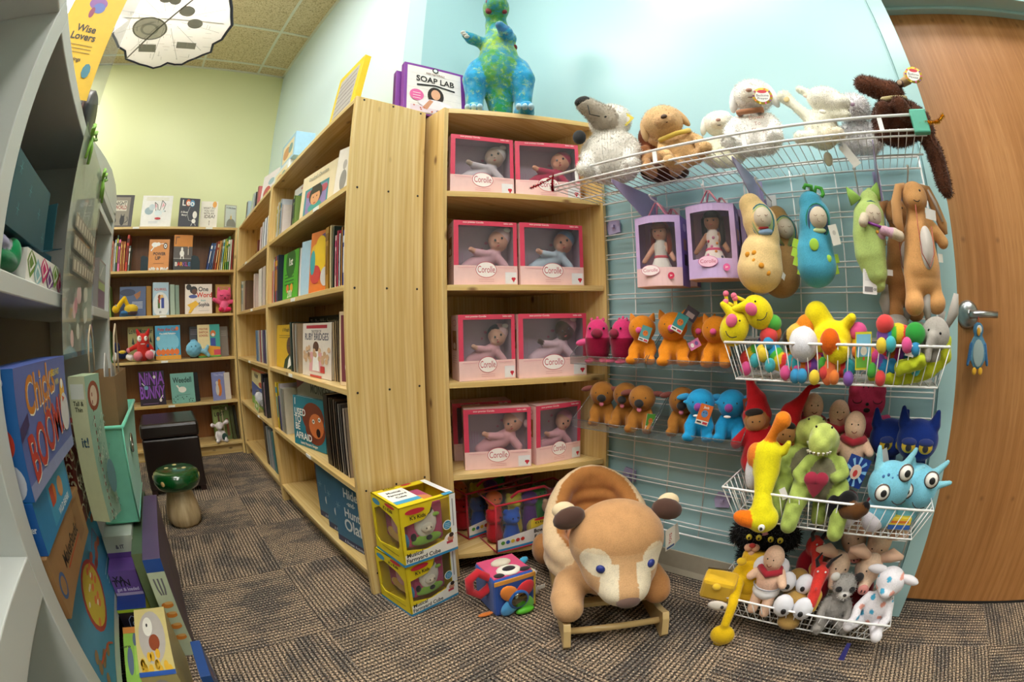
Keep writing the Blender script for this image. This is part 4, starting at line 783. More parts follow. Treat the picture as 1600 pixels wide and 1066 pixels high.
# poster above the unit: yellow card in a clear holder
cs = empty('sign_holder', 'yellow printed card in a clear holder above the white shelving', 'sign', (-.43, 1.2, 1.6405))
def a_wise(a):
    a.rect(0, 0, 1, .93, '#dfb21e'); a.rect(0, .93, 1, 1, '#3a4a30'); a.ell(.5, .8, .18, .06, '#8c5c9c'); a.ell(.55, .76, .12, .05, '#5c6cb0'); a.ell(.45, .71, .05, .05, '#8c3c5c'); a.text('Wise', .5, .56, .036, '#2a2418', maxw=.5); a.text('Lovers', .5, .49, .036, '#2a2418', maxw=.6); squig(a, 3, '#6c5418', .5, .42, .03, .5, .0022); a.text('Savings', .5, .3, .018, '#2a2418', maxw=.5)
    for x_, z_, c in ((.2, .2, '#b43c4c'), (.8, .22, '#3c7c8c'), (.5, .1, '#c87c2c')): a.ell(x_, z_, .08, .06, c, 9)
a = Art(.20, .42); a_wise(a); a.build('yellow_card', cs, loc=(-.12, .0, .004), rot=(0, 0, .35))
MB().box((-.02, .003, 0), (.25, .006, .5), M('#eef4f2', .05, 'clear', a=.22)).build('holder_panel', cs, loc=(-.12, .0, 0), rot=(0, 0, .35))
MB().box((0, -.02, 0), (.05, .02, .004), M('#eef4f2', .05, 'clear', a=.3)).build('holder_foot', cs, loc=(-.03, 0, 0))
# lower compartment: stacked games, from the bottom up
def a_bp(a):
    a.rect(0, 0, 1, 1, '#3f86a8'); a.ell(.45, .5, .2, .32, '#a83c34'); a.ell(.45, .5, .17, .28, '#c8b038'); dots(a, '#d8703c', 9, .33, .57, .3, .7, .03, 2); dots(a, '#e8dcc0', 5, .33, .57, .3, .7, .02, 6); dots(a, '#a8563c', 8, .62, .95, .5, .95, .045, 4); dots(a, '#8c6c4c', 6, .05, .25, .1, .4, .04, 8); a.line([(.1, .3), (.3, .15), (.35, .05)], .006, '#b8482c'); a.line([(.7, .7), (.85, .8), (.9, .6)], .005, '#7c3c5c'); squig(a, 3, '#cfe0e4', .85, .3, .06, .2)
gamebox('large blue puzzle box with a cheesy pizza, lowest in the compartment', (-.379, 1.22, .2055), PI / 2, .72, .262, .06, '#2f8cb4', {'front': a_bp}, rot=(-.08, 0, PI / 2))
def a_mk(a): a.rect(0, 0, 1, 1, '#9c7448'); a.text('MakerStudio', .5, .52, .045, '#1c140c', maxw=.7); a.rect(.3, .34, .75, .37, '#b8401c'); a.ell(.1, .4, .07, .2, '#3c5c8c'); a.ell(.1, .4, .05, .14, '#9c7448'); a.rect(.72, .2, .9, .9, '#8c643c')
gamebox('brown kraft box in the stack below the bright blue game box', (-.370, 1.09, .464), PI / 2, .47, .136, .10, '#946c42', {'front': a_mk}, rot=(0, 0, PI / 2))
def a_rb(a): a.rect(0, 0, 1, 1, '#2a80b4'); a.rect(.35, .1, .95, .95, '#4098c0'); a.ell(.5, .65, .07, .2, '#c8702c'); a.rect(.4, .45, .5, .85, '#b8442c'); a.ell(.7, .6, .08, .22, '#c89464'); a.text('WILD SAFARI', .7, .2, .022, '#e8f0f0', maxw=.4)
def a_rb2(a): a.rect(0, 0, 1, 1, '#1c5ca8'); a.text('Ravensburger', .5, .5, .02, '#e8ecf0', maxw=.85, rot=0)
gamebox('bright blue game box between the kraft box and the chicken game', (-.366, 1.05, .601), PI / 2, .36, .107, .12, '#1670ac', {'front': a_rb, 'left': a_rb2}, rot=(0, 0, PI / 2))
def a_chk(a):
    a.rect(0, 0, 1, 1, '#5b68a6'); a.rect(0, 0, 1, .12, '#8c94bc')
    for d_, c in (((.006, -.012), '#f4ecdc'), ((0, 0), '#c87c28')): a.text('Chicks', .42 + d_[0], .78 + d_[1], .105 if c != '#f4ecdc' else .108, c, maxw=.56, rot=.1)
    a.text('GO', .5, .58, .05, '#d8862c', rot=.1)
    for d_, c in (((.006, -.012), '#f4ecdc'), ((0, 0), '#b8342c')): a.text('BOOM!', .45 + d_[0], .34 + d_[1], .125, c, maxw=.72, rot=.12)
    a.poly([(.0, .45), (.0, .56), (.14, .64), (.14, .54)], '#3c2c5c'); a.ell(.86, .62, .06, .16, '#e0a828'); a.ell(.88, .42, .1, .2, '#d8d4d4'); a.ell(.86, .72, .03, .05, WH); a.text('EGGS FAST', .72, .86, .02, '#e0cc3c', maxw=.3); a.text('WIN', .75, .76, .02, '#e0cc3c'); a.poly([(.84, .6), (.9, .56), (.84, .53)], '#d8602c')
def a_chs(a): a.rect(0, 0, 1, 1, '#1f62a8'); a.ell(.5, .45, .3, .12, '#c8402c'); a.ell(.5, .15, .4, .15, '#c8ccd8'); a.ell(.5, .9, .2, .05, '#d8dcf0')
gamebox('violet blue board game box with a chicken and bubble letters', (-.358, 1.118, .7095), PI / 2, .49, .243, .10, '#4d5fa4', {'front': a_chk, 'left': a_chs}, rot=(0, 0, PI / 2 ))
def a_noodle(a):
    a.rect(0, 0, 1, 1, '#6c2018'); rs = random.Random(9)
    for i in range(60):
        x_, z_ = rs.uniform(.05, .95), rs.uniform(.05, .95); r_ = rs.uniform(.08, .2); t0 = rs.uniform(0, 6); a.line([(x_ + r_ * math.cos(t0 + q * .5), z_ + r_ * .45 * math.sin(t0 + q * .5)) for q in range(6)], .0055, rs.choice(['#cdbf9c', '#b8a884', '#d8ccb0']))
gamebox('dark red box printed with tangled noodles behind the mint basket', (-.385, 1.475, .470), PI / 2, .2, .28, .06, '#742018', {'front': a_noodle, 'left': a_noodle}, rot=(0, 0, PI / 2))
def a_orn(a):
    a.rect(0, 0, 1, 1, '#8fb09a'); a.ell(.5, .86, .4, .1, '#8c4a34'); a.ell(.5, .86, .25, .07, '#c8b49c'); rs = random.Random(3)
    for i in range(70): x_, z_ = rs.uniform(.1, .9), rs.uniform(.03, .72); a.line([(x_ + .07 * math.cos(q), z_ + .02 * math.sin(q * 1.7)) for q in range(4)], .0022, rs.choice(['#5c7c70', '#6c8c7c', '#c8d4c0']))
    a.ell(.6, .3, .3, .12, '#5c8488'); [a.rect(0, .02 + .05 * i, .05, .045 + .05 * i, '#7c2420') for i in range(18)]
def a_pale(a): a.rect(0, 0, 1, 1, '#c4c8a0'); a.rect(.1, .85, .9, .95, '#d8dcd0'); a.text('Tall &', .5, .82, .018, '#2c3420'); a.text('Thin', .5, .78, .018, '#2c3420'); a.text('it!', .6, .56, .04, '#2c4c60')
gamebox('tall narrow sage box with ornate scroll side leaning by the mint basket', (-.275, 1.42, .468), PI / 2, .10, .425, .07, '#a4b490', {'front': a_orn, 'left': a_pale}, rot=(0, 0, PI / 2 - .35))
# mint fabric basket with ring handle and paper bag
MINT = '#7fd0b4'; mk = empty('fabric_basket', 'mint green fabric basket with a metal ring handle hanging at the unit', 'basket', (-.29, 1.83, .372))
b = MB(); mm = M(MINT, .8, 'fabric'); W0, D0, H0 = .075, .20, .345
def frus(b, w0, d0, w1, d1, z0, z1, m, inner=.006):
    vs = [(-w0, -d0, z0), (w0, -d0, z0), (w0, d0, z0), (-w0, d0, z0), (-w1, -d1, z1), (w1, -d1, z1), (w1, d1, z1), (-w1, d1, z1)]
    iv = [(x_ * (1 - inner / abs(x_)), y_ * (1 - inner / abs(y_)), z_ + (inner if k < 4 else 0)) for k, (x_, y_, z_) in enumerate(vs)]
    b.add(vs + iv, [(0, 3, 2, 1), (0, 1, 5, 4), (1, 2, 6, 5), (2, 3, 7, 6), (3, 0, 4, 7), (8, 9, 10, 11), (8, 12, 13, 9), (9, 13, 14, 10), (10, 14, 15, 11), (11, 15, 12, 8), (4, 5, 13, 12), (5, 6, 14, 13), (6, 7, 15, 14), (7, 4, 12, 15)], m)
frus(b, .07, .22, .088, .30, 0, H0, mm); b.build('basket_body', mk)
tr = M('#6cc4a4', .8, 'fabric'); MB().tube([(-.09, -.302, H0), (.09, -.302, H0), (.09, .302, H0), (-.09, .302, H0)], .007, tr, n=8, closed=True).build('rim_binding', mk)
b = MB(); b.tube([(.0722, -.222, .0), (.09, -.302, H0)], .003, tr, n=6); b.build('seam_piping', mk); MB().tube([(-.07, -.22, .0), (.07, -.22, 0), (.07, .22, 0), (-.07, .22, 0)], .004, tr, n=6, closed=True).build('base_piping', mk)
MB().lathe([(.018, -.003), (.034, -.003), (.036, 0), (.034, .004), (.018, .004), (.017, 0), (.018, -.003)], M('#b8b4a8', .25, metal=1), (.088, -.05, .24), rot=(0, PI / 2, 0), n=24).build('ring_handle', mk)
pb = empty('paper_bag', 'brown paper gift bag with cord handles standing in the mint basket', 'bag', (-.285, 1.82, .3785))
b = MB(); kr = M('#8e6f4a', .8); frus(b, .055, .17, .066, .21, 0, .49, kr, .0012); b.build('bag_body', pb)
for x_, s_ in ((-.055, 0), (.055, 1)): MB().tube([(x_, -.10, .40), (x_, -.10, .56), (x_, -.085, .62), (x_, -.04, .66), (x_, .0, .62), (x_, .02, .56), (x_, .02, .40)], .004, M('#b8a487', .7), n=7).build('cord_handle', pb)
tp = MB().prism([(-.09, .3), (.09, .3), (.06, .53), (0, .56), (-.05, .5)], -.002, .002, M('#c8c4bc', .7), axis='x').prism([(-.06, .3), (.12, .3), (.10, .5), (.02, .53)], .02, .024, M('#b0aca8', .7), axis='x').build('tissue_sheet', pb)
# boxes at the foot of the unit
def a_gr(a): a.rect(0, 0, 1, 1, '#b4b8a8'); a.rect(0, 0, 1, .25, '#5c3c84'); a.text('& IT', .5, .5, .02, '#2c1c3c')
def a_pur(a): a.rect(0, 0, 1, 1, '#6c4c94'); a.text('YA', .3, .65, .035, '#1c1424'); a.text('TYN', .35, .5, .035, '#1c1424'); a.text('gut & loaded', .5, .25, .018, '#d8c8e8', maxw=.8); a.rect(0, 0, 1, .12, '#b8a8c8')
def a_G(a): a.rect(0, 0, 1, 1, '#5c6c4c'); a.rect(0, 0, .06, 1, '#7c3830'); a.text('Growl', .5, .55, .11, '#d8d0bc', maxw=.8, rot=.1); a.text('CRITTERS', .5, .18, .03, '#c8c4b8', maxw=.7)
def a_rv(a): a.rect(0, 0, 1, 1, '#142c6c'); a.rect(0, .4, 1, 1, '#14101f'); a.line([(.4 + .22 * (1 - q / 14) * math.cos(q * .8), .68 + .22 * (1 - q / 14) * math.sin(q * .8)) for q in range(14)], .0025, '#8c9cc8'); a.text('Ravensburger', .45, .28, .03, '#e8ecf4', maxw=.8); a.rect(0, .94, 1, 1, '#9ab82c')
def a_gn(a): a.rect(0, 0, 1, 1, '#c8cc3c'); a.ell(.5, .5, .3, .3, '#7c9c2c')
def fbox(label, x0, x1, y0, y1, z0, z1, c, arts): return gamebox(label, ((x0 + x1) / 2, y0, z0), 0, x1 - x0, z1 - z0, y1 - y0, c, arts, rot=(0, 0, 0))
fbox('white and purple game box, uppermost of the floor stack by the aisle', -.376, -.255, 1.52, 2.1, .2805, .36, '#b8bcb0', {'front': a_gr})
fbox('purple game box on the floor stack beside the white shelving', -.376, -.265, 1.42, 2.05, .19, .28, '#5c3c84', {'front': a_pur})
fbox('dark blue puzzle box with a spiral galaxy picture, on the floor stack', -.376, -.262, 1.33, 2.0, .0005, .1895, '#142c6c', {'front': a_rv, 'right': a_gn})
fbox('green game box leaning in front of the spiral galaxy puzzle', -.258, -.212, 1.40, 2.02, .0005, .345, '#4c5c44', {'front': lambda a: a.rect(0, 0, 1, 1, '#6c7c54'), 'right': a_G})
def a_fork(a):
    a.rect(0, 0, 1, 1, '#c4d0b4'); a.rect(0, .88, 1, 1, '#1c4c9c'); [a.line([(.25 + .22 * q, .82), (.3 + .2 * q, .72), (.4 + .12 * q, .66)], .006, '#6c6c70') for q in range(3)]
    for z_ in (.56, .46, .34, .22): a.ell(.5, z_, .35, .03, '#d88434'); a.ell(.6, z_ + .02, .25, .015, '#e8b46c')
fbox('tall pale green game box with a fork and pasta, blue top edge', -.208, -.145, 1.30, 1.88, .0005, .37, '#4c3c5c', {'front': a_fork, 'right': lambda a: (a.rect(0, 0, 1, 1, '#4c3a50'), [a.line([(.05 + .06 * i, .1 + .05 * (i % 5)), (.1 + .06 * i, .4 + .07 * (i % 6))], .004, ['#8c7c34', '#6c8c4c', '#a0602c'][i % 3]) for i in range(15)])})
def a_anim(a): a.rect(0, 0, 1, 1, '#c8b878'); a.ell(.5, .55, .4, .4, '#b0a8a0'); a.ell(.4, .7, .15, .15, '#e0dcd0'); a.ell(.38, .72, .03, .03, BK, 8); a.ell(.55, .45, .16, .12, '#8c4020'); dots(a, '#d8a828', 14, .1, .9, .05, .3, .07, 7); a.rect(0, 0, 1, .06, '#1c4c9c')
fbox('cream wildlife puzzle box standing nearest the camera on the floor', -.30, -.19, .95, 1.28, .0005, .215, '#b8a870', {'front': a_anim, 'top': a_anim})
def a_jig(a): a.rect(0, 0, 1, 1, '#8cb84c'); a.ell(.3, .5, .15, .2, '#5c6c84'); a.poly([(.5, .3), (.9, .35), (.85, .8), (.55, .75)], '#a0c858'); a.ell(.6, .8, .1, .1, '#5c6c84'); a.rect(0, .9, 1, 1, '#c8803c'); a.text('puro', .1, .7, .02, '#2c3020')
fbox('green jigsaw box beneath the white shelf, next to the wildlife puzzle', -.375, -.304, .95, 1.30, .0005, .14, '#5c8c34', {'front': a_jig, 'topf': a_jig})
fbox('small blue box with orange letters standing alone on the carpet edge', -.138, -.105, 1.0, 1.17, .0005, .15, '#1c4484', {'front': lambda a: a.rect(0, 0, 1, 1, '#1f5094'), 'right': lambda a: (a.text('IIII', .35, .7, .03, '#c8602c'), a.text('XX', .5, .35, .04, '#d8d8e0'))})
# dark leather ottoman and toadstool seat
ot = empty('ottoman', 'dark brown leather cube ottoman in front of the far bookcase', 'ottoman', (-.06, 3.16, 0), .02)
lth = NT('dark_brown_leather'); tc = lth.n('TexCoord').outputs['Object']; vv = lth.n('TexVoronoi', {'Vector': tc, 'Scale': 160.0}); lth.out(Base_Color=lin('#1d1110'), Roughness=.33, Coat_Weight=.3, Coat_Roughness=.3); lth.bump(vv.outputs['Distance'], .25, .001); lth = lth.m
MB().box((-.205, -.205, .03), (.205, .205, .36), lth).build('base', ot, bevel=.012); MB().box((-.212, -.212, .362), (.212, .212, .455), lth).build('lid', ot, bevel=.02)
for i in (-1, 1):
    for j in (-1, 1): MB().box((i * .18 - .02, j * .18 - .02, 0), (i * .18 + .02, j * .18 + .02, .032), M('#2c1610', .5)).build('foot', ot)
ts = empty('toadstool_stool', 'wooden toadstool stool with a green spotted cap', 'stool', (-.05, 2.46, 0))
wd = NT('turned_wood'); tc = wd.n('TexCoord').outputs['Object']; mp = wd.n('Mapping', {'Vector': tc, 'Scale': (30, 30, 3)}); wd.out(Base_Color=wd.ramp(wd.noise(mp.outputs[0], 1.2, 4), [(.3, '#a88c64'), (.6, '#cdb48a'), (.8, '#dcc8a0')]), Roughness=.45); wd = wd.m
MB().lathe([(0, 0), (.082, 0), (.100, .02), (.104, .06), (.098, .11), (.083, .16), (.076, .2), (.074, .225), (0, .225)], wd, n=32).build('stem', ts)
MB().lathe([(0, .205), (.09, .205), (.125, .215), (.139, .24), (.141, .262), (.134, .29), (.115, .304), (.09, .309), (0, .311)], M('#0c4a1c', .2, coat=.8), n=40).build('cap', ts)
for an, z_, r_, c in ((-2.2, .262, .142, '#e0b878'), (-.2, .27, .14, '#c8b878'), (.9, .262, .142, '#e0b878'), (-3.2, .265, .141, '#c8a878'), (2.3, .262, .142, '#e0b878')): bead(ts, 'spot', (r_ * math.cos(an), r_ * math.sin(an), z_), (.003, .014, .014), c, rot=(0, 0, an), kind='plain')
for x_, y_, c in ((-.05, .01, '#d8c08c'), (0, -.02, '#8cbc9c'), (.055, -.015, '#d8c08c'), (.0, .06, '#d8c08c')): bead(ts, 'spot', (x_, y_, .3105), (.014, .014, .0015), c, kind='plain')
# paper kite hung from the ceiling
kt = empty('paper_kite', 'white printed paper kite with dark scalloped edge hanging from the ceiling', 'kite', (-.35, 2.55, 2.9))
rs = random.Random(5); out = []; N = 44
for i in range(N):
    an = 2 * PI * i / N; r_ = .52 * (1 + .05 * math.sin(3 * an + 1)) + (.02 if i % 4 == 0 else 0) - (.035 if i % 7 == 3 else 0); out.append((.82 * r_ * math.cos(an) * 1.0, 1.2 * r_ * math.sin(an)))
MB().prism(out, .001, .004, M('#f2f0ec', .6)).build('paper_sheet', kt); ks = NT('translucent_paper'); tr_ = ks.n('BsdfTranslucent', {'Color': lin('#f4f2ee')}); df_ = ks.n('BsdfDiffuse', {'Color': lin('#f4f2ee')}); mx_ = ks.n('MixShader', {0: .6, 1: df_.outputs[0], 2: tr_.outputs[0]}); ks.t.links.new(mx_.outputs[0], ks.t.nodes['Material Output'].inputs[0]); kt.children[0].data.materials[0] = ks.m; MB().tube([(x_ * 1.0, y_ * 1.0, .002) for x_, y_ in out], .011, M('#2c2e40', .6), n=6, closed=True).build('dark_edging', kt)
a = Art(1, 1); gk = '#8c8c88'
for x_, z_, r_ in ((-.13, .12, .135), (.12, -.1, .055), (.2, .03, .055), (.02, -.2, .04), (-.05, -.22, .045), (.1, -.28, .05), (0, -.36, .045)): a.ell(x_, z_, r_, r_, gk, 28); a.ell(x_, z_, r_ * .9, r_ * .9, '#e6e4de' if r_ > .1 else '#a8a8a4', 28)
a.ell(-.13, .12, .07, .07, '#b8b8b4'); a.ell(-.13, .12, .05, .05, '#e6e4de')
for i in range(12): an = 2 * PI * i / 12 + .2; a.line([(.1 * math.cos(an), .1 * math.sin(an)), (.4 * math.cos(an), .52 * math.sin(an))], .003, '#a4a4a0')
a.line([(-.3, .5), (.3, -.5)], .012, '#6c6c68'); a.rect(-.2, .3, -.06, .4, '#9c9c98'); a.rect(.1, .25, .25, .33, '#a0a09c')
for i in range(90): x_, z_ = rs.uniform(-.32, .32), rs.uniform(-.46, .46); L_ = rs.uniform(.02, .07); q = rs.choice((0, 1)); a.line([(x_, z_), (x_ + L_ * q, z_ + L_ * (1 - q))], .0025, rs.choice(['#b0b0ac', '#c8b8b0', '#8c8c88'])); a.y += .00022
for i in range(16): a.rect(-.12 + .016 * i, -.53, -.112 + .016 * i, -.47, '#7c7c78'); a.y += .00022
a.build('printed_pattern', kt, rot=(PI / 2, 0, 0)).scale = (1, 1, -1)
for x_, y_ in ((.33, .1), (-.33, .1), (0, -.5)): MB().tube([(x_, y_, .004), (x_ * .9, y_ * .9, .592)], .0014, M('#e8e8e4', .5), n=5).build('string', kt)
MB().box((-.4, -.004, .004), (.4, .004, .01), M('#d8d4c8', .5)).build('spar', kt)
# ================================================================ boxed dolls
PINK, PALE = '#d8415f', '#efc8c4'
def doll_body(parent, skinc, gown, hat, var=0, hair=None):
    """small vinyl baby: head top right, body running down to the left"""
    hx, hz = (.045, .155); b = []
    b.append(('e', (hx, 0, hz), (.036, .034, .04), skinc, (0, -.35, 0))); b.append(('e', (hx - .012, -.016, hz - .018), (.022, .016, .018), skinc))
    if hat: b.append(('e', (hx + .012, .008, hz + .016), (.04, .036, .036), hat, (0, -.35, 0)))
    if hair: b.append(('e', (hx + .004, .008, hz + .012), (.041, .036, .038), hair, (0, -.35, 0)))
    b += [('c', [(.03, .002, .105, .026), (-.005, 0, .082, .034), (-.045, 0, .066, .032), (-.075, 0, .05, .026)], gown),
          ('c', [(.0, -.02, .102, .015), (-.045, -.025, .108, .014)], gown), ('c', [(-.048, -.027, .108, .009), (-.066, -.03, .118, .010)], skinc),
          ('c', [(.04, -.012, .09, .016), (.062, -.02, .06, .016)], gown), ('c', [(.064, -.022, .056, .009), (.066, -.03, .046, .009)], skinc),
          ('c', [(-.06, -.01, .05, .016), (-.085, -.02, .03, .013)], gown), ('c', [(-.088, -.022, .028, .009), (-.098, -.03, .022, .010)], skinc)]
    o = skin(b, .0042, .004, kind='smooth', name='baby_doll', parent=parent)
    MB().ell((0, 0, 0), (.0045, .003, .005), M('#20242c', .15)).build('eye', o, loc=(hx - .022, -.036, hz - .002)); MB().ell((0, 0, 0), (.0045, .003, .005), M('#20242c', .15)).build('eye', o, loc=(hx + .004, -.036, hz + .007))
    MB().ell((0, 0, 0), (.006, .003, .0028), M('#c0504c', .4), rot=(0, -.35, 0)).build('mouth', o, loc=(hx - .009, -.034, hz - .021)); MB().ell((0, 0, 0), (.004, .004, .0035), M(skinc, .5)).build('nose', o, loc=(hx - .01, -.036, hz - .009))
    if var == 1: bead(o, 'bow', (hx + .03, -.018, hz + .042), (.014, .008, .01), WH)
    if var == 2: bead(o, 'hat_tip', (hx + .05, -.01, hz - .01), (.01, .01, .016), hat or WH)
    return o
def dollbox(label, pos, rz, w, h, d, skinc, gown, hat, var=0, hair=None, name='boxed_doll', oval=True):
    o = empty(name, label, 'doll box', pos, rz, group='baby dolls in pink window boxes'); T = .0025; m1, m2, mi_ = M(PALE, .4), M(PINK, .38), M('#c0aabc', .5)
    b = MB(); b.box((-w / 2, 0, 0), (-w / 2 + T, d, h), m1); b.box((w / 2 - T, 0, 0), (w / 2, d, h), m1); b.box((-w / 2, 0, h - T), (w / 2, d, h), m1); b.box((-w / 2, 0, 0), (w / 2, d, T), m1); b.box((-w / 2, d - T, 0), (w / 2, d, h), m1)
    b.build('carton', o)
    b = MB(); b.box((-w / 2 + T, T, T), (-w / 2 + 2 * T, d - T, h - T), mi_); b.box((w / 2 - 2 * T, T, T), (w / 2 - T, d - T, h - T), mi_); b.box((-w / 2 + T, d - 2 * T, T), (w / 2 - T, d - T, h - T), mi_); b.box((-w / 2 + T, T, h - 2 * T), (w / 2 - T, d - T, h - T), mi_); b.build('lining', o)
    e = .018; hb_ = .30 * h; b = MB()
    b.box((-w / 2, -.001, h - e), (w / 2, .0015, h), m2); b.box((-w / 2, -.001, hb_), (-w / 2 + e, .0015, h - e), m2); b.box((w / 2 - e * .8, -.001, hb_), (w / 2, .0015, h - e), m2); b.build('window_frame', o)
    MB().box((-w / 2, -.0012, 0), (w / 2, .0015, hb_), m1).build('lower_panel', o)
    MB().box((-w / 2 + e, .0005, hb_), (w / 2 - e * .8, .001, h - e), M('#eef2f6', .05, 'clear', a=.10)).build('window_film', o)
    a = Art(w, h, y=-.0013); a.ell(.5, .235, .165, .125, '#c02a4a', 28); a.ell(.5, .235, .157, .117, '#f4ece8', 28); a.text('Corolle', .5, .235, .036, '#b82c4c', bold=False, maxw=.27)
    a.rect(.8, .02, .98, .2, '#e4e4e8'); a.ell(.92, .1, .022, .022, '#c0283c', 12); a.ell(.945, .1, .022, .022, '#c0283c', 12); a.poly([(.902, .098), (.963, .098), (.933, .04)], '#c0283c'); squig(a, 2, '#cc9090', .5, .09, .03, .24, .0014)
    a.text('mon premier Corolle', .3, 1 - .4 * e / h, .009, '#f4dcd8'); a.text('bebe calin', .86, 1 - .4 * e / h, .009, '#f4dcd8', maxw=.2); a.rect(.06, .265, .32, .275, '#e0a8ac'); a.rect(.68, .265, .94, .275, '#e0a8ac'); a.build('front_print', o, loc=(-w / 2, 0, 0))
    a = Art(w, h); a.y = d - 2 * T - .0006; a.ell(.62, .72, .03, .025, '#c87c9c'); a.ell(.55, .62, .02, .02, '#c87c9c'); [a.rect(.1 + .04 * i, .34, .11 + .04 * i, .55, '#c090b0') for i in range(4)]; a.build('lining_print', o, loc=(-w / 2, 0, 0))
    a = Art(d, h); a.ell(.5, .88, .26, .05, '#c86478'); a.ell(.5, .88, .235, .042, PALE); a.rect(.24, .46, .76, .76, '#a87444'); a.ell(.5, .62, .15, .07, '#8c5028'); a.ell(.5, .53, .16, .05, '#e4cfc0'); squig(a, 4, '#c8a4a0', .5, .38, .035, .56, .0018); a.build('side_print', o, loc=(-w / 2, d, 0), rot=(0, 0, -PI / 2))
    dl = doll_body(o, skinc, gown, hat, var, hair); dl.location = (.02 * w / .26, d * .55, h * .02 + .008); s_ = min(1.03, w / .235); dl.scale = (s_,) * 3
    return o
TH = math.radians(28.5); NX, NY = math.sin(TH), math.cos(TH); DX, DYY = math.cos(TH), -math.sin(TH)
def on_slant(u, off): return (.942 + DX * u + NX * off, 1.302 + DYY * u + NY * off)
def db(label, u0, u1, sh, h, yaw, off, *a, **k):
    x_, y_ = on_slant((u0 + u1) / 2, off); return dollbox(label, (x_, y_, SHZ[sh] + .001), -TH + yaw, u1 - u0, h, .10, *a, **k)
SK, SKD, SKM = '#d9a088', '#4c3228', '#c08c74'
db('pink doll box with a greyish doll in a white bonnet, top shelf left', .012, .262, 1, .238, .12 * 0 + .10, .03, '#b8a090', '#cfc4cc', '#e4dcdc', 1)
db('pink doll box with a crimson-capped doll, top shelf right', .270, .530, 1, .238, -.10, .035, '#e0a080', '#b82850', '#b82850')
db('pink doll box with a doll in a white skirt and a ballet badge', .026, .268, 2, .238, .08, .03, SK, '#d8a8b4', '#e4c4c8', 1)
db('pink doll box with a blue-bonneted doll in pale blue', .276, .532, 2, .238, .0, .028, SK, '#b8c8d8', '#86a8c8')
db('pink doll box with a dark-haired doll, third shelf left', .038, .255, 3, .238, .12, .03, '#d8a890', '#d8a4ac', '#e0b8bc', 1, hair='#1c2430')
db('pink doll box with a dark-skinned doll in pale pink, third shelf right', .262, .535, 3, .238, .0, .022, SKD, '#d4b4c0', '#d8a8b8', 1)
db('pink doll box in front with a doll in a knotted pink hat, fourth shelf', .052, .306, 4, .235, -.10, .035, SK, '#dfa4ac', '#ecc8cc', 2)
db('pink doll box turned to the right, right end of the fourth shelf', .325, .530, 4, .235, .20, .045, SK, '#dfa4b0', '#d890a4')
db('pink doll box half hidden behind the knotted hat one, fourth shelf', .03, .27, 4, .238, .0, .175, SK, '#cfa4b0', '#d890a4')
# ---- yellow musical cube boxes on the floor
def a_cubefront(a):
    a.rect(0, 0, 1, 1, '#e9d21c'); a.rect(0, 0, 1, .05, '#2a8cc0'); a.rect(.36 * 0, .05, 1, .2, '#e9d21c'); a.poly([(.02, .05), (1, .05), (1, .3), (.75, .24), (.02, .2)], '#f0efe8'); a.text('Musical', .2, .165, .021, BK, maxw=.36); a.text('Farmyard Cube', .36, .1, .021, BK, maxw=.62); a.rect(.92, .3, 1, 1, '#e8ecec'); a.rect(.94, .45, .95, .9, '#8c9094'); a.ell(.87, .48, .09, .09, '#f0f0e8'); a.ell(.87, .48, .078, .078, '#2c8cb4'); squig(a, 3, '#d8ecf0', .87, .51, .03, .09, .0014)
    a.ell(.9, .23, .13, .11, '#f0efe8'); a.ell(.9, .24, .06, .05, '#c89474'); a.ell(.91, .31, .045, .04, '#2c1c14'); a.rect(.82, .16, .93, .21, '#b83c4c')
def a_cubeside(a):
    a.rect(0, 0, 1, 1, '#e9d21c'); a.rect(0, 0, 1, .05, '#2a8cc0'); a.ell(.18, .88, .14, .05, '#3c94bc'); a.text('K\'s Kids', .6, .9, .016, BK, maxw=.4); a.ell(.6, .96, .18, .03, '#c8283c'); squig(a, 1, '#4c4418', .4, .14, .03, .6, .002)
def a_cubetop(a): a.rect(0, 0, 1, 1, '#e9d21c'); a.rect(.0, .12, .98, .86, '#eef0ea'); a.rect(.0, .12, .45, .28, '#3c9cc8'); a.text('Musical', .26, .66, .02, BK); a.text('Farmyard', .26, .5, .02, BK); a.text('Cube', .26, .36, .02, BK); a.rect(.5, .16, .95, .82, '#3c3c40'); a.ell(.7, .5, .18, .2, '#d8843c'); a.text("K's Kids", .3, .94, .015, BK); a.ell(.6, .94, .1, .04, '#c8283c')
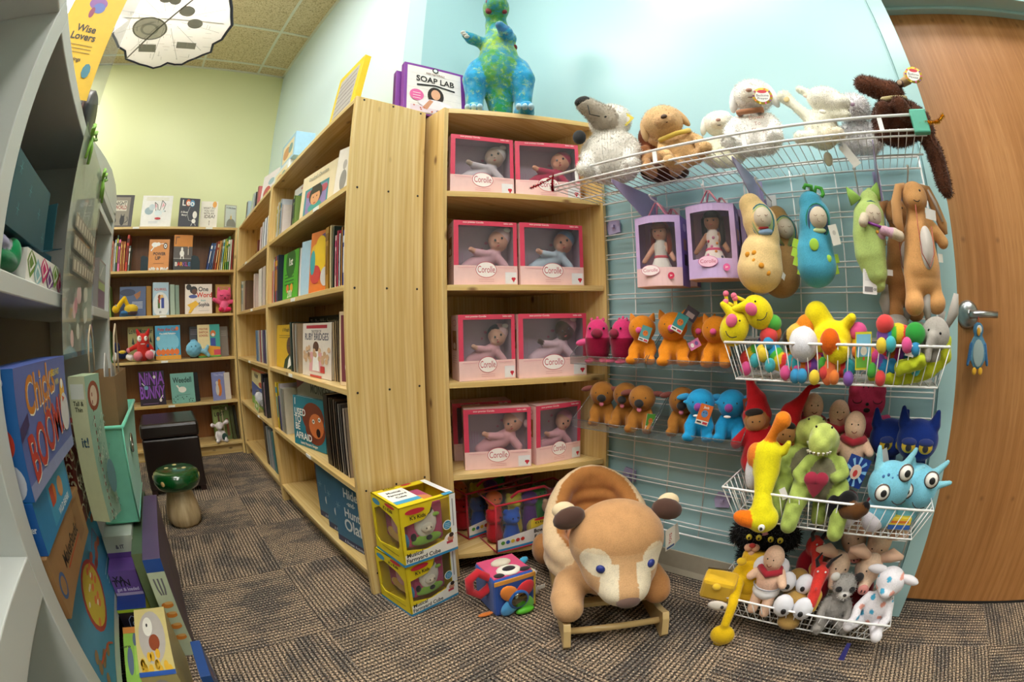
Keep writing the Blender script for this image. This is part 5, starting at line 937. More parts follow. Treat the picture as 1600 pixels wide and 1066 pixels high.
def cube_toy(parent, s_, name='cube_toy', cover=True):
    """fabric farm cube: six padded sides with an embroidered cow front"""
    b = MB(); cs = {'f': '#c8365c', 'l': '#e2a0b4', 't': '#e07c2c', 'r': '#b8242c'}
    o = MB().box((-s_, -s_, -s_), (s_, s_, s_), M('#b8406c', .8, 'fabric')).build(name, parent, bevel=s_ * .16)
    def p(nm, loc, r, c, rot=None): bead(o, nm, tuple(q * s_ for q in loc), tuple(q * s_ for q in r), c, rot)
    p('cow_face', (.0, -1.0, .12), (.62, .12, .78), '#e8e4d8'); p('muzzle', (.02, -1.1, -.12), (.34, .14, .26), '#d8d0bc'); p('forehead_patch', (0, -1.06, .72), (.4, .1, .24), '#241c20'); p('nostril', (-.1, -1.23, -.08), (.04, .03, .05), '#6c5c50'); p('nostril', (.14, -1.23, -.08), (.04, .03, .05), '#6c5c50')
    p('eyelid', (-.55, -1.06, .42), (.2, .08, .1), '#8cb43c'); p('eyelid', (.55, -1.06, .42), (.2, .08, .1), '#8cb43c'); p('green_bib', (.0, -1.0, -.72), (.85, .08, .27), '#84b43c'); p('black_spot', (.1, -1.07, -.66), (.18, .06, .13), '#1c1a1c'); p('black_spot', (-.7, -1.02, -.45), (.16, .06, .2), '#1c1a1c')
    p('sheep_fleece', (-1.0, -.1, .55), (.14, .6, .36), '#ece4e0'); p('sheep_face', (-1.02, -.15, .0), (.12, .42, .5), '#e4a8b0'); p('yellow_panel', (-1.0, .0, -.6), (.08, .8, .34), '#d8a83c'); p('blue_fin', (-.98, -.85, -.6), (.1, .16, .36), '#3c8cc4'); p('orange_fin', (.3, -.3, 1.0), (.6, .4, .1), '#d88a3c')
    return o
def cubebox(label, x_, y_, z_, rz, top):
    o = empty('musical_cube_box', label, 'toy box', (x_, y_, z_), rz, group='yellow musical cube boxes'); w = .222; h = .2185; d = .185; T = .003; yb = M('#e3cc1c', .4)
    b = MB(); b.box((-w / 2, d - T, 0), (w / 2, d, h), yb); b.box((w / 2 - T, 0, 0), (w / 2, d, h), yb); b.box((-w / 2, 0, 0), (w / 2, d, T), yb)
    # top with window, sides with windows
    b.box((-w / 2, 0, h - T), (0, d, h), yb); b.box((0, 0, h - T), (w / 2, .02, h), yb); b.box((0, d - .03, h - T), (w / 2, d, h), yb); b.box((w / 2 - .012, .02, h - T), (w / 2, d - .03, h), yb); b.build('carton', o)
    f = MB(); wh_ = M('#e8e8e0', .4)
    f.prism([(-w / 2, 0), (w / 2, 0), (w / 2, .066), (w / 2 - .055, .055), (-.02, .044), (-w / 2, .066)], 0, T, yb, axis='y'); f.prism([(-w / 2, .066), (-w / 2 + .015, .06), (-w / 2 + .015, .15), (-.02, .158), (.005, .178), (.022, h), (-w / 2, h)], 0, T, yb, axis='y'); f.box((w / 2 - .025, 0, .066), (w / 2, T, h), yb); f.box((.018, 0, h - .008), (w / 2 - .02, T, h), yb); f.build('front_panel', o)
    f = MB(); f.prism([(0, 0), (d, 0), (d, .066), (d - .03, .04), (.03, .058), (.018, .075), (.018, .148), (.05, .172), (d * .7, .186), (d - .016, .166), (d - .016, .066), (d, .066), (d, h), (0, h)], -w / 2, -w / 2 + T, yb, axis='x'); f.build('side_panel', o)
    a = Art(w, h); a.rect(0, 0, 1, .045, '#2a8cc0'); a.poly([(.03, .045), (1, .045), (1, .3), (.74, .25), (.45, .205), (.03, .2)], '#f0efe8'); a.text('Musical', .2, .185, .022, BK, maxw=.36); a.text('Farmyard Cube', .35, .095, .022, BK, maxw=.62); a.rect(.89, .31, 1, 1, '#e8ecec'); a.rect(.93, .45, .95, .92, '#8c9094'); a.ell(.82, .5, .085, .085, '#f0f0e8'); a.ell(.82, .5, .072, .072, '#2c8cb4'); squig(a, 3, '#d8ecf0', .82, .53, .03, .09, .0014)
    a.ell(.86, .24, .12, .11, '#f0efe8'); a.ell(.86, .25, .06, .05, '#c89474'); a.ell(.88, .31, .045, .04, '#2c1c14'); a.rect(.78, .17, .9, .215, '#b83c4c'); a.ell(.26, .9, .17, .045, '#c8283c'); a.text("K's Kids", .3, .80, .019, BK, maxw=.36); a.build('front_print', o, loc=(-w / 2, 0, 0))
    a = Art(d, h); a.rect(0, 0, 1, .045, '#2a8cc0'); a.ell(.2, .9, .14, .05, '#3c94bc'); a.text("K's Kids", .62, .88, .018, BK, maxw=.4); a.ell(.7, .955, .17, .03, '#c8283c'); squig(a, 1, '#4c4418', .55, .16, .03, .6, .002); a.build('side_print', o, loc=(-w / 2, d, 0), rot=(0, 0, -PI / 2))
    if top:
        a = Art(w, d); a.rect(.06, .16, .5, .86, '#eef0ea'); a.rect(.06, .16, .5, .3, '#3c9cc8'); a.text('Musical', .28, .72, .019, BK); a.text('Farmyard', .28, .58, .019, BK, maxw=.4); a.text('Cube', .28, .44, .019, BK); a.rect(.9, .06, 1, .95, '#e8ecec'); a.text("K's Kids", .3, .93, .014, BK); a.ell(.62, .93, .1, .03, '#c8283c'); a.rect(.8, .0, .97, .1, '#3c9cc8'); a.build('top_print', o, loc=(-w / 2, 0, h), rot=(-PI / 2, 0, 0))
    fm = M('#eef2f4', .04, 'clear', a=.08); MB().box((-w / 2 + .012, T + .0005, .045), (w / 2 - .025, T + .001, h - .008), fm).build('window_film', o); MB().box((-w / 2 + T, .016, .04), (-w / 2 + T + .0006, d - .014, h - .025), fm).build('window_film', o)
    c = cube_toy(o, .074); c.location = (-.002, .094, .125)
    bead(o, 'red_ring', (.088, .11, .13), (.012, .04, .05), '#b8202c')
    return o
cubebox('yellow window box with a fabric farm cube, lower of the two stacked on the carpet', .742, 1.190, .0005, .09, False)
cubebox('yellow window box with a fabric farm cube, uppermost, its top showing', .738, 1.172, .2195, .02, True)
# ---- loose fabric cube toy
ct = empty('activity_cube', 'bright fabric activity cube with a petal flower front, loose on the carpet', 'toy', (.945, 1.045, .001), -.25, scale=1.15)
s_ = .068; body = MB().box((-s_, -s_, 0), (s_, s_, 2 * s_), M('#1d4fa8', .8, 'fabric')).build('cube_body', ct, bevel=.010)
for (x0, y0, z0, x1, y1, z1, c) in ((-s_ - .001, -s_ - .001, .118, s_ + .001, -s_ + .002, .134, '#e0a03c'), (s_ - .004, -s_, .005, s_ + .003, s_, .13, '#d8b83c'), (-s_ + .005, -s_ + .012, 2 * s_ - .004, s_ - .005, s_ - .005, 2 * s_ + .003, '#d84878')):
    MB().box((x0, y0, z0), (x1, y1, z1), M(c, .85, 'fabric')).build('trim_panel', ct, bevel=.002)
for i, c in enumerate(['#e8862c', '#c8222c', '#6cbc3c', '#4c9cd8']):
    an = PI * .75 - i * PI / 2; MB().ell((0, 0, 0), (.036, .009, .026), M(c, .85, 'fabric')).build('petal', ct, loc=(.037 * math.cos(an), -s_ - .012, .062 + .037 * math.sin(an)), rot=(0, -an, 0))
MB().lathe([(0, 0), (.027, 0), (.034, .004), (.034, .008), (.027, .01), (0, .008)], M('#1c5ca8', .7, 'fabric'), rot=(PI / 2, 0, 0), n=24).build('mirror_rim', ct, loc=(0, -s_ - .014, .062)); MB().lathe([(0, 0), (.026, 0), (.026, .002), (0, .002)], M('#8c8878', .12, metal=1), rot=(PI / 2, 0, 0), n=24).build('mirror', ct, loc=(0, -s_ - .023, .062))
bead(ct, 'teether', (.02, -s_ - .022, .013), (.032, .012, .013), '#5cc02c', rot=(.4, 0, 0), kind='plain'); MB().tube([(-.055, -.02, .12), (-.098, -.02, .155), (-.125, -.02, .135), (-.125, -.02, .095), (-.095, -.02, .07), (-.06, -.02, .09)], .014, M('#c81c2c', .85, 'fabric'), n=10, closed=True).build('ring_handle', ct)
for p_, r_, c in (((.0, -.028, 2 * s_ + .004), (.04, .03, .008), '#ece8dc'), ((.0, .02, 2 * s_ + .006), (.034, .02, .012), '#d8d0bc'), ((0, -.03, 2 * s_ + .01), (.022, .014, .006), '#241c20'), ((-.04, -.045, 2 * s_ + .004), (.018, .012, .004), '#241c20'), ((.045, -.045, 2 * s_ + .004), (.02, .012, .004), '#241c20')): bead(ct, 'cow_patch', p_, r_, c)
bead(ct, 'blue_tab', (.078, .02, .125), (.02, .012, .012), '#3ca0c8', rot=(0, -.5, 0)); bead(ct, 'red_fin', (.076, .0, .1), (.018, .03, .018), '#c8282c'); bead(ct, 'orange_ribbon', (-.09, -.045, .008), (.026, .008, .006), '#e07c2c')
skin([('c', [(.082, -.01, .085, .014), (.088, -.012, .05, .01), (.095, -.016, .02, .015)], '#e4e0d8'), ('e', (.088, -.01, .09), (.02, .014, .014), '#e4e0d8')], .004, .005, fur=500, furlen=.006, kind='shag', name='fleecy_leg', parent=ct)
MB().box((.10, -.03, .028), (.13, -.028, .042), M('#e8e6e0', .6)).build('care_label', ct)
# ---- clear zip bags of soft bowling animals, lowest level of the corner bookcase
def bowling(label, x_, y_, rz, seed, z_=.1065):
    o = empty('bowling_toy_bag', label, 'toy bag', (x_, y_, z_), rz, group='clear bags of soft bowling animals'); rs = random.Random(seed); w, d, h = .36, .16, .21
    P = [(-.14, .02, .075, '#b8242c', 1), (-.085, -.025, .08, '#2458b8', 1), (-.04, .04, .12, '#d8c83c', 1), (.03, .03, .12, '#6c3c9c', 0), (.10, -.02, .085, '#d8b090', 1), (.085, .05, .13, '#3c9c3c', 1), (.15, .03, .11, '#c83c2c', 1), (-.12, .06, .14, '#d86c2c', 0)]
    for i, (px, py, pz, c, hd_) in enumerate(P):
        b = [('c', [(px, py, .036, .036), (px, py, pz, .026)], c), ('e', (px, py, pz + .042), (.036, .033, .033), c), ('e', (px, py - .028, pz + .036), (.015, .014, .011), '#e8d8c0' if i == 4 else c)]
        if hd_: b += [('e', (px - .025, py, pz + .07), (.012, .009, .013), c), ('e', (px + .025, py, pz + .07), (.012, .009, .013), c)]
        s_ = skin(b, .005, .006, kind='short', name='soft_pin', parent=o); eyes(s_, [(px - .011, py - .034, pz + .05), (px + .011, py - .034, pz + .05)], .0036)
    bead(o, 'soft_ball', (.03, -.02, .045), (.04, .04, .04), '#d8b83c')
    rd = M('#b01528', .5, 'fabric')
    for z_ in (.004, h): MB().tube([(-w / 2, -d / 2, z_), (w / 2, -d / 2, z_), (w / 2, d / 2, z_), (-w / 2, d / 2, z_)], .0045, rd, n=6, closed=True).build('red_piping', o)
    for sx in (-1, 1): MB().tube([(sx * w / 2, -d / 2, .004), (sx * w / 2, -d / 2, h)], .004, rd, n=6).build('red_piping', o)
    MB().tube([(-.09, -.03, h), (-.06, -.035, h + .022), (.06, -.035, h + .022), (.09, -.03, h)], .006, rd, n=6).build('carry_handle', o)
    MB().box((-w / 2, -d / 2 - .001, .004), (w / 2, -d / 2, h), M('#f0f4f8', .03, 'clear', a=.10)).build('clear_front', o); MB().box((-w / 2, -d / 2, h - .001), (w / 2, d / 2, h), M('#f0f4f8', .03, 'clear', a=.10)).build('clear_top', o)
    a = Art(w, .12, y=-d / 2 - .0012); a.poly([(0, 0), (1, 0), (1, .75), (.72, .8), (.5, .6), (.3, .55), (0, .45)], '#e8e8e4'); a.rect(0, 0, 1, .1, '#2c8cc4'); a.poly([(.42, .62), (.66, .68), (.66, .98), (.42, .9)], '#e0c83c'); a.ell(.54, .9, .08, .05, '#c8283c'); a.text("K's Kids", .54, .78, .015, BK, maxw=.2); a.text('Bowling', .56, .48, .024, BK); a.text('Friends', .56, .26, .024, BK)
    for i, c in enumerate(['#5c9c3c', '#2c5cb0', '#d8b83c', '#c83c3c', '#c8382c']): a.ell(.07 + .06 * i, .32, .025, .07, c, 10)
    a.ell(.88, .5, .08, .1, '#6c4c3c'); a.ell(.82, .86, .06, .1, '#2c8cb4'); a.build('label_print', o, loc=(-w / 2, 0, .006)); return o
x_, y_ = on_slant(.305, .085); bowling('clear zip bag of soft bowling animals in front, its white label showing', x_, y_, -TH + .22, 1)
x_, y_ = on_slant(.19, .27); bowling('clear bag of soft bowling animals tucked behind, left in the corner bookcase', x_, y_, -.05, 2)
# ================================================================ wire grid, wire shelf, baskets, trays on the right wall
WIRE = M('#f4f4f4', .3, coat=.4); LILAC = M('#b9aed6', .4)
GX = 1.488
def rod(b, p, q, r=.0025, n=6, m=WIRE): b.tube([p, q], r, m, n=n)
def gridpanel(label, y0, y1):
    t = empty('wire_grid_panel', label, 'wire grid', (GX, (y0 + y1) / 2, 0), group=None); oy = (y0 + y1) / 2; b = MB(); za, zb = .195, 1.50
    for y in (y0, y1): rod(b, (0, y - oy, za), (0, y - oy, zb), .004)
    b.tube([(0, y0 - oy, za), (0, y1 - oy, za)], .004, WIRE, n=6); b.tube([(0, y0 - oy, zb), (0, y1 - oy, zb)], .004, WIRE, n=6)
    n = 4
    for i in range(1, n): rod(b, (.003, y0 + (y1 - y0) * i / n - oy, za), (.003, y0 + (y1 - y0) * i / n - oy, zb))
    for k in range(17):
        for dz in (-.0085, .0085):
            z = 1.401 - .0776 * k + dz
            if z > za: rod(b, (-.001, y0 - oy, z), (-.001, y1 - oy, z))
    b.build('wire_mesh', t)
    for yy, z in ((y1 - .06, 1.37), (y1 - .13, .39), (y0 + .08, .36), (y0 + .1, 1.36)):
        MB().prism([(-.03, -.025), (.025, -.032), (.034, 0), (.02, .03), (-.028, .022)], 0, .006, LILAC, axis='x').box((-.012, -.006, -.006), (0, .006, .006), LILAC).build('wall_bracket', t, loc=(.014, yy - oy, z), bevel=.001)
gridpanel('white wire grid panel fixed beside the corner bookcase', .417, 1.035); gridpanel('white wire grid panel fixed beside the wooden door', -.238, .405)
# long wire shelf with raised lip
ws = empty('wire_shelf', 'long white wire shelf carrying plush animals high on the teal wall', 'shelf', (1.33, .395, 1.46)); X0, X1, Y0, Y1 = 1.18 - 1.33, 1.482 - 1.33, -.237 - .395, 1.02 - .395
b = MB()
for x, z, r in ((X0, .05, .0045), (X0, .008, .004), (X1, .0, .0035), ((X0 + X1) / 2 + .02, .0, .003), (X0 + .02, 0, .003)): rod(b, (x, Y0, z), (x, Y1, z), r, 8)
y = Y0 + .012
while y < Y1: b.tube([(X1, y, .004), (X0, y, .004), (X0 - .002, y, .012)], .0016, WIRE, n=5); y += .0254
b.build('wire_deck', ws)
for y in (-.10, .31, .60, .90): MB().box((-.002, -.007, .008), (.002, .007, .05), WIRE).build('lip_post', ws, loc=(X0, y - .395, 0))
MB().box((-.012, -.02, -.004), (.012, .03, .062), M('#5cb49c', .4)).build('teal_tape', ws, loc=(X0, Y0 + .01, 0), bevel=.004)
def tinsel(name, pts, c, n, seed, par):
    b = MB(); m = M(c, .25, metal=1); rs = random.Random(seed); P = [Vector(p) for p in pts]; b.tube(P, .002, m, n=5)
    for i in range(n):
        t_ = rs.random() * (len(P) - 1); k = int(t_); p = P[k].lerp(P[k + 1], t_ - k); d = Vector([rs.gauss(0, 1) for _ in range(3)]).normalized() * .009; e = d.cross(Vector((.3, .5, .8))).normalized() * .001
        b.add([p - e, p + e, p + d], [[0, 1, 2]], m)
    return b.build(name, par)
tinsel('gold_tinsel', [(X0 - .006, Y0 + .02, .02), (X0 - .01, Y0 - .01, .022), (X0 - .02, Y0 - .04, .02), (X0 - .03, Y0 - .06, .035)], '#d8a41c', 700, 1, ws)
tinsel('red_tinsel', [(X0 - .005, Y1 - .02, .055), (X0 - .01, Y1 - .015, .01), (X0 - .0, Y1 - .012, -.005), (X0 - .01, Y1 - .02, .04), (X0 - .03, Y1 + .03, .02), (X0 - .04, Y1 + .06, .012)], '#b0142c', 600, 2, ws)
for y, lb in ((.775, 'lilac metal bracket under the wire shelf near the grey bear'), (-.065, 'lilac metal bracket under the wire shelf near the brown moose'), (.36, 'lilac metal bracket under the middle of the wire shelf')):
    t = empty('shelf_bracket', lb, 'bracket', (1.484, y, 1.45)); MB().prism([(0, .004), (-.285, .004), (-.285, -.008), (-.04, -.115), (0, -.135)], -.0015, .0015, LILAC, axis='y').build('web', t); MB().box((-.003, -.012, -.14), (0, .012, .004), LILAC).build('flange', t)
def basket(label, y0, y1, xf, zt, zb, ins=.03, bx=.03):
    t = empty('wire_basket', label, 'wire basket', ((xf + GX) / 2, (y0 + y1) / 2, zb)); ox, oy = (xf + GX) / 2, (y0 + y1) / 2; b = MB(); xb = 1.478; H = zt - zb
    R = [(xf - ox, y1 - oy), (xf - ox, y0 - oy), (xb - ox, y0 - oy), (xb - ox, y1 - oy)]; r = [(xf + bx - ox, y1 - ins - oy), (xf + bx - ox, y0 + ins - oy), (xb - ox, y0 + ins - oy), (xb - ox, y1 - ins - oy)]
    b.tube([(*p, H) for p in R], .0038, WIRE, n=8, closed=True); b.tube([(*p, 0) for p in r], .003, WIRE, n=6, closed=True); b.tube([((p[0] + q[0]) / 2, (p[1] + q[1]) / 2, H / 2) for p, q in zip(R, r)], .0018, WIRE, n=6, closed=True) if H > .12 else None
    n = int((y1 - y0) / .029)
    for i in range(n + 1):
        f = i / n; ya, yc = R[1][1] + (R[0][1] - R[1][1]) * f, r[1][1] + (r[0][1] - r[1][1]) * f
        b.tube([(R[0][0], ya, H), (r[0][0], yc, .0), (xb - ox, yc, .0), (xb - ox, ya, H)], .0017, WIRE, n=5)
    n = 8
    for i in range(n + 1):
        xa, xc = R[0][0] + (R[2][0] - R[0][0]) * i / n, r[0][0] + (r[2][0] - r[0][0]) * i / n
        b.tube([(xa, R[0][1], H), (xc, r[0][1], 0), (xc, r[1][1], 0), (xa, R[1][1], H)], .0017, WIRE, n=5)
    b.build('wire_body', t); return t
basket('upper white wire basket, filled with bright baby toys', -.236, .428, 1.218, .938, .835, .028, .03)
basket('middle white wire basket, filled with storybook plush toys', -.252, .402, 1.20, .53, .43, .04, .035)
basket('lowest white wire basket, hanging just above the carpet', -.240, .388, 1.20, .163, .075, .04, .04)
# hooks
for i, (y, z, nm) in enumerate([(.690, 1.392, 'the red-haired doll box'), (.500, 1.397, 'the dark-haired doll box'), (.322, 1.396, 'the peanut sleeping doll'), (.168, 1.390, 'the blue sleeping doll'), (.008, 1.397, 'the green pod sleeping doll'), (-.165, 1.394, 'the long brown bunny')]):
    t = empty('display_hook', 'white metal hook holding ' + nm, 'hook', (GX, y, z)); b = MB(); b.tube([(-.004, 0, -.012), (-.09, 0, -.008), (-.186, 0, .004), (-.196, 0, .012)], .0028, WIRE, n=8); b.ell((-.196, 0, .013), .005, WIRE, n=8); b.build('rod', t)
    MB().box((-.006, -.018, -.03), (-.003, .018, .008), WIRE).build('back_plate', t, bevel=.001); MB().box((-.02, -.0012, -.028), (-.006, .0012, -.008), WIRE).build('tab', t)
# clear acrylic trays
ACR = M('#cdd8da', .05, 'clear', a=.16); ACE = M('#d8e6e8', .05, 'clear', a=.5)
def tray(label, y0, y1, z):
    t = empty('acrylic_tray', label, 'tray', (GX - .018, (y0 + y1) / 2, z), group=None); h = (y1 - y0) / 2 - .002; d = -.155
    MB().box((d, -h, 0), (-.004, h, .0028), ACR).build('tray_floor', t); MB().box((d, -h, .0028), (d + .0028, h, .03), ACR).build('front_lip', t)
    for s_ in (-1, 1): MB().prism([(d, .003), (-.004, .003), (-.004, .125), (-.02, .125), (d, .03)], s_ * h - .0013, s_ * h + .0013, ACR, axis='y').build('end_wall', t); MB().tube([(d, s_ * h, .03), (-.02, s_ * h, .125)], .0016, ACE, n=5).build('polished_edge', t)
    MB().tube([(d, -h, .030), (d, h, .030)], .0016, ACE, n=5).build('polished_edge', t); MB().tube([(d, -h, .0014), (d, h, .0014)], .0016, ACE, n=5).build('polished_edge', t); MB().box((-.006, -h, 0), (-.003, h, .05), ACR).build('back_wall', t)
tray('clear acrylic tray holding the pink birds and first orange cat', .742, 1.062, .842); tray('clear acrylic tray holding three orange cats', .432, .738, .842)
tray('clear acrylic tray holding three brown puppies', .722, 1.052, .606); tray('clear acrylic tray holding a brown puppy and two blue toys', .390, .718, .606)
# ================================================================ soft toys
def S(blobs, s):
    o = []
    for b in blobs:
        if b[0] == 'e': o.append(('e', tuple(q * s for q in b[1]), tuple(q * s for q in b[2]), *b[3:]))
        else: o.append(('c', [tuple(q * s for q in p) for p in b[1]], b[2]))
    return o
def toy(name, label, cat, loc, rz, blobs, s=1, group=None, kind='short', vox=None, k=None, rot=None, fur=0, furlen=.008, paint=(), wob=0, seed=1):
    o = empty(name, label, cat, loc, rz, group, rot); B = S(blobs, s)
    P = [(tuple(q * s for q in p[0]), tuple(q * s for q in p[1]), p[2]) for p in paint]
    o['_s'] = 0; del o['_s']
    sk = skin(B, vox or max(.0028, s * .026 if s < .5 else .0042), k or (s * .045 if s < .5 else .008), P, fur, furlen, kind, 'body', o, wob, seed); return o, sk
def E(o, nm, p, r, c, s=1, rot=None, kind='fabric'): return bead(o, nm, tuple(q * s for q in p), tuple(q * s for q in (r if isinstance(r, tuple) else (r,) * 3)), c, rot, kind)
def smile(o, p, w, s, c='#2a1c1a'):
    if s == 1: MB().tube([(p[0] - w, p[1] + .003, p[2] + w * .5), (p[0] - w * .5, p[1] + .0005, p[2] + w * .12), (p[0], p[1] - .001, p[2]), (p[0] + w * .5, p[1] + .0005, p[2] + w * .12), (p[0] + w, p[1] + .003, p[2] + w * .5)], .0012, M(c, .7), n=5).build('mouth_stitch', o); return
    MB().tube([((p[0] - w) * s, (p[1] + .02) * s, (p[2] + w * .5) * s), (p[0] * s, p[1] * s, p[2] * s), ((p[0] + w) * s, (p[1] + .02) * s, (p[2] + w * .5) * s)], .008 * s, M(c, .7), n=5).build('mouth_stitch', o)
def card(o, nm, loc, rot, w, h, c, fn=None):
    MB().box((-w / 2, 0, -h), (w / 2, .0008, 0), M(c, .4)).build(nm, o, loc=loc, rot=rot)
    if fn: a = Art(w, h); fn(a); a.build(nm + '_print', o, rot=rot, loc=Vector(loc) + Euler(rot).to_matrix() @ Vector((-w / 2, 0, -h)))
def seated(name, label, loc, rz, H, c, head=None, belly=None, ears='round', earc=None, muz=None, nose='#1c1414', hs=1, cat='plush toy', kind='short', fur=0, furlen=.008, group=None, rot=None, arms=1, legs=1, eye=.02, tilt=0, extra=(), paint=(), eyec='#0c0a0a', smilec=None, vox=None, inner=None):
    hc = head or c; hz = .70
    b = [('e', (0, .03, .27), (.2, .17, .25), c), ('e', (tilt * .1, -.02, hz), (.25 * hs, .22 * hs, .235 * hs), hc)]
    if belly: b.append(('e', (0, -.06, .27), (.13, .12, .17), belly))
    if muz is not None: b.append(('e', (tilt * .1, -.2 * hs, hz - .07), (.12 * hs, .09, .085 * hs), muz))
    if arms: b += [('c', [(q * .16, -.02, .42, .065), (q * .23, -.12, .28, .06), (q * .2, -.2, .2, .062)], c) for q in (-1, 1)]
    if legs: b += [('c', [(q * .12, -.03, .1, .09), (q * .19, -.2, .085, .075), (q * .22, -.27, .1, .08)], c) for q in (-1, 1)]
    o, sk = toy(name, label, cat, loc, rz, b + list(extra), H, group, kind, rot=rot, fur=fur, furlen=furlen, paint=paint, vox=vox); ec = earc or hc; x0 = tilt * .1
    for q in (-1, 1):
        if ears == 'round': E(o, 'ear', (x0 + q * .2 * hs, 0, hz + .19 * hs), (.075, .04, .075), ec, H); (E(o, 'inner_ear', (x0 + q * .2 * hs, -.03, hz + .19 * hs), (.045, .02, .045), inner, H) if inner else None)
        if ears == 'cat': MB().lathe([(.085 * H, 0), (.06 * H, .07 * H), (.015 * H, .15 * H), (0, .155 * H)], M(ec, .9, 'fabric'), n=12, sy=.55).build('ear', o, loc=((x0 + q * .17 * hs) * H, 0, (hz + .14 * hs) * H), rot=(0, q * .35, 0))
        if ears == 'flop': E(o, 'ear', (x0 + q * .3 * hs, -.02, hz + .1), (.14, .05, .06), ec, H, (0, q * .15 - .1, 0))
        if ears == 'down': E(o, 'ear', (x0 + q * .24 * hs, -.03, hz - .02), (.05, .06, .16), ec, H, (0, -q * .25, 0))
        if ears == 'long': E(o, 'ear', (x0 + q * .13 * hs, .0, hz + .32), (.055, .03, .2), ec, H, (0, q * .25, 0))
        if eye: E(o, 'eye', (x0 + q * .1 * hs, -.2 * hs, hz + .035), (eye, eye * .6, eye), eyec, H, kind='plain')
    if nose: E(o, 'nose', (x0, -.2 * hs - (.085 if muz is not None else .02), hz - .04), (.04 * hs, .025, .03 * hs), nose, H, kind='plain')
    if smilec: smile(o, (x0, -.2 * hs - .07, hz - .12), .05, H, smilec)
    return o
RF = -PI / 2
def toward(x, y, f=.6): return RF + (math.atan2(-y, -x) - (-PI if y >= 0 else PI)) * f   # turned part-way towards the aisle in front
# ---- shelf top row (wire deck top at z = 1.467)
ZS = 1.474
o = seated('polar_bear_plush', 'mottled grey and white shaggy bear at the left end of the wire shelf', (1.30, .83, ZS), toward(1.3, .83, .7), .33, '#efece6', '#f2efe9', muz='#bdb3a4', nose='#141618', kind='shag', fur=14000, furlen=.008, eye=0, ears='none', hs=.78, rot=None, extra=[('c', [(-.02, -.13, .70, .135), (-.16, -.30, .80, .09)], '#bdb3a4'), ('e', (.0, -.02, .3), (.30, .23, .30), '#e9e5dd'), ('e', (.02, .04, .76), (.2, .19, .17), '#f2efe9')])
E(o, 'black_nose', (-.19, -.36, .87), (.085, .06, .055), '#121416', .315, (0, -.3, 0)); E(o, 'foot_pad', (-.28, -.22, .50), (.07, .05, .085), '#16181a', .315); MB().tube([(-.13 * .315, -.405 * .315, .79 * .315), (-.12 * .315, -.39 * .315, .68 * .315), (-.03 * .315, -.35 * .315, .66 * .315)], .0018, M('#1c1a1a', .7), n=5).build('mouth_stitch', o)
card(o, 'hang_tag', (.075, -.02, .245), (0, .7, .3), .03, .045, '#d8c43c', lambda a: a.ell(.5, .5, .3, .3, '#f0ece0'))
o = seated('lion_plush', 'dark brown maned lion plush behind the tan bear, second on the shelf', (1.36, .66, ZS), RF + .35, .225, '#c99a6c', '#d4ac80', muz='#e4ccac', nose='#8c5c44', kind='shag', fur=1200, furlen=.006, hs=.72, eye=.018, ears='none', extra=[('e', (0, .10, .74), (.34, .15, .34), '#6a3418'), ('c', [(-.25, .0, .5, .08), (-.32, 0, .25, .09)], '#8c5a38'), ('e', (0, .05, .12), (.34, .22, .15), '#4c2818')], smilec='#5c3424')
o = seated('tan_bear_plush', 'honey tan plush with a yellow scarf reclining, arms on the wire shelf', (1.29, .535, ZS - .004), RF + .5, .25, '#d8b07c', '#dcb686', muz='#cda578', nose='#4c3424', kind='shag', fur=3500, furlen=.006, ears='down', earc='#cfa876', rot=(0, -.35, RF + .5), smilec='#4c3424', tilt=-.4)
MB().tube([(-.05 * .9, -.03, .112), (0, -.055, .105), (.045, -.03, .11), (.03, .03, .115), (-.03, .03, .115)], .008, M('#d8b84c', .9, 'fabric'), n=6, closed=True).build('yellow_scarf', o)
squ = lambda o, loc, rot, w, t, c: (lambda a: (a.text(t, .5, .5, w, c, bold=False), a.build('stitched_lettering', o, loc=loc, rot=rot)))(Art(.001, .001))
o = seated('lamb_plush', 'cream lamb plush wearing a blue-banded white cap', (1.36, .435, ZS), RF + .3, .225, '#f2f2da', '#f5f0e4', muz='#ece0cc', nose='#c89a8c', kind='shag', fur=2600, furlen=.006, ears='down', hs=.85, smilec='#5c4c44')
MB().lathe([(.0, .03), (.03, .028), (.036, .012), (.037, 0), (.034, 0), (0, .004)], M('#eceff2', .7, 'fabric'), n=20).build('cap', o, loc=(.008, .0, .168)); MB().lathe([(.0372, .002), (.0376, .010), (.0366, .010), (.036, .002)], M('#3c5cb0', .7, 'fabric'), n=20).build('cap_band', o, loc=(.008, 0, .168))
o = seated('white_lamb_plush', 'fluffy white lamb plush with a round Bedtime Prayer tag', (1.29, .30, ZS - .002), RF + .1, .285, '#f8f5f0', '#fbf8f4', muz='#e8e0d4', nose='#b88c7c', kind='shag', fur=6500, furlen=.008, ears='down', tilt=.6, smilec='#8c6c5c', hs=.82)
MB().tube([(-.03, -.03, .14), (0, -.045, .132), (.035, -.03, .14), (.03, .03, .145), (-.03, .03, .145)], .009, M('#a8704c', .9, 'fabric'), n=6, closed=True).build('neck_ribbon', o)
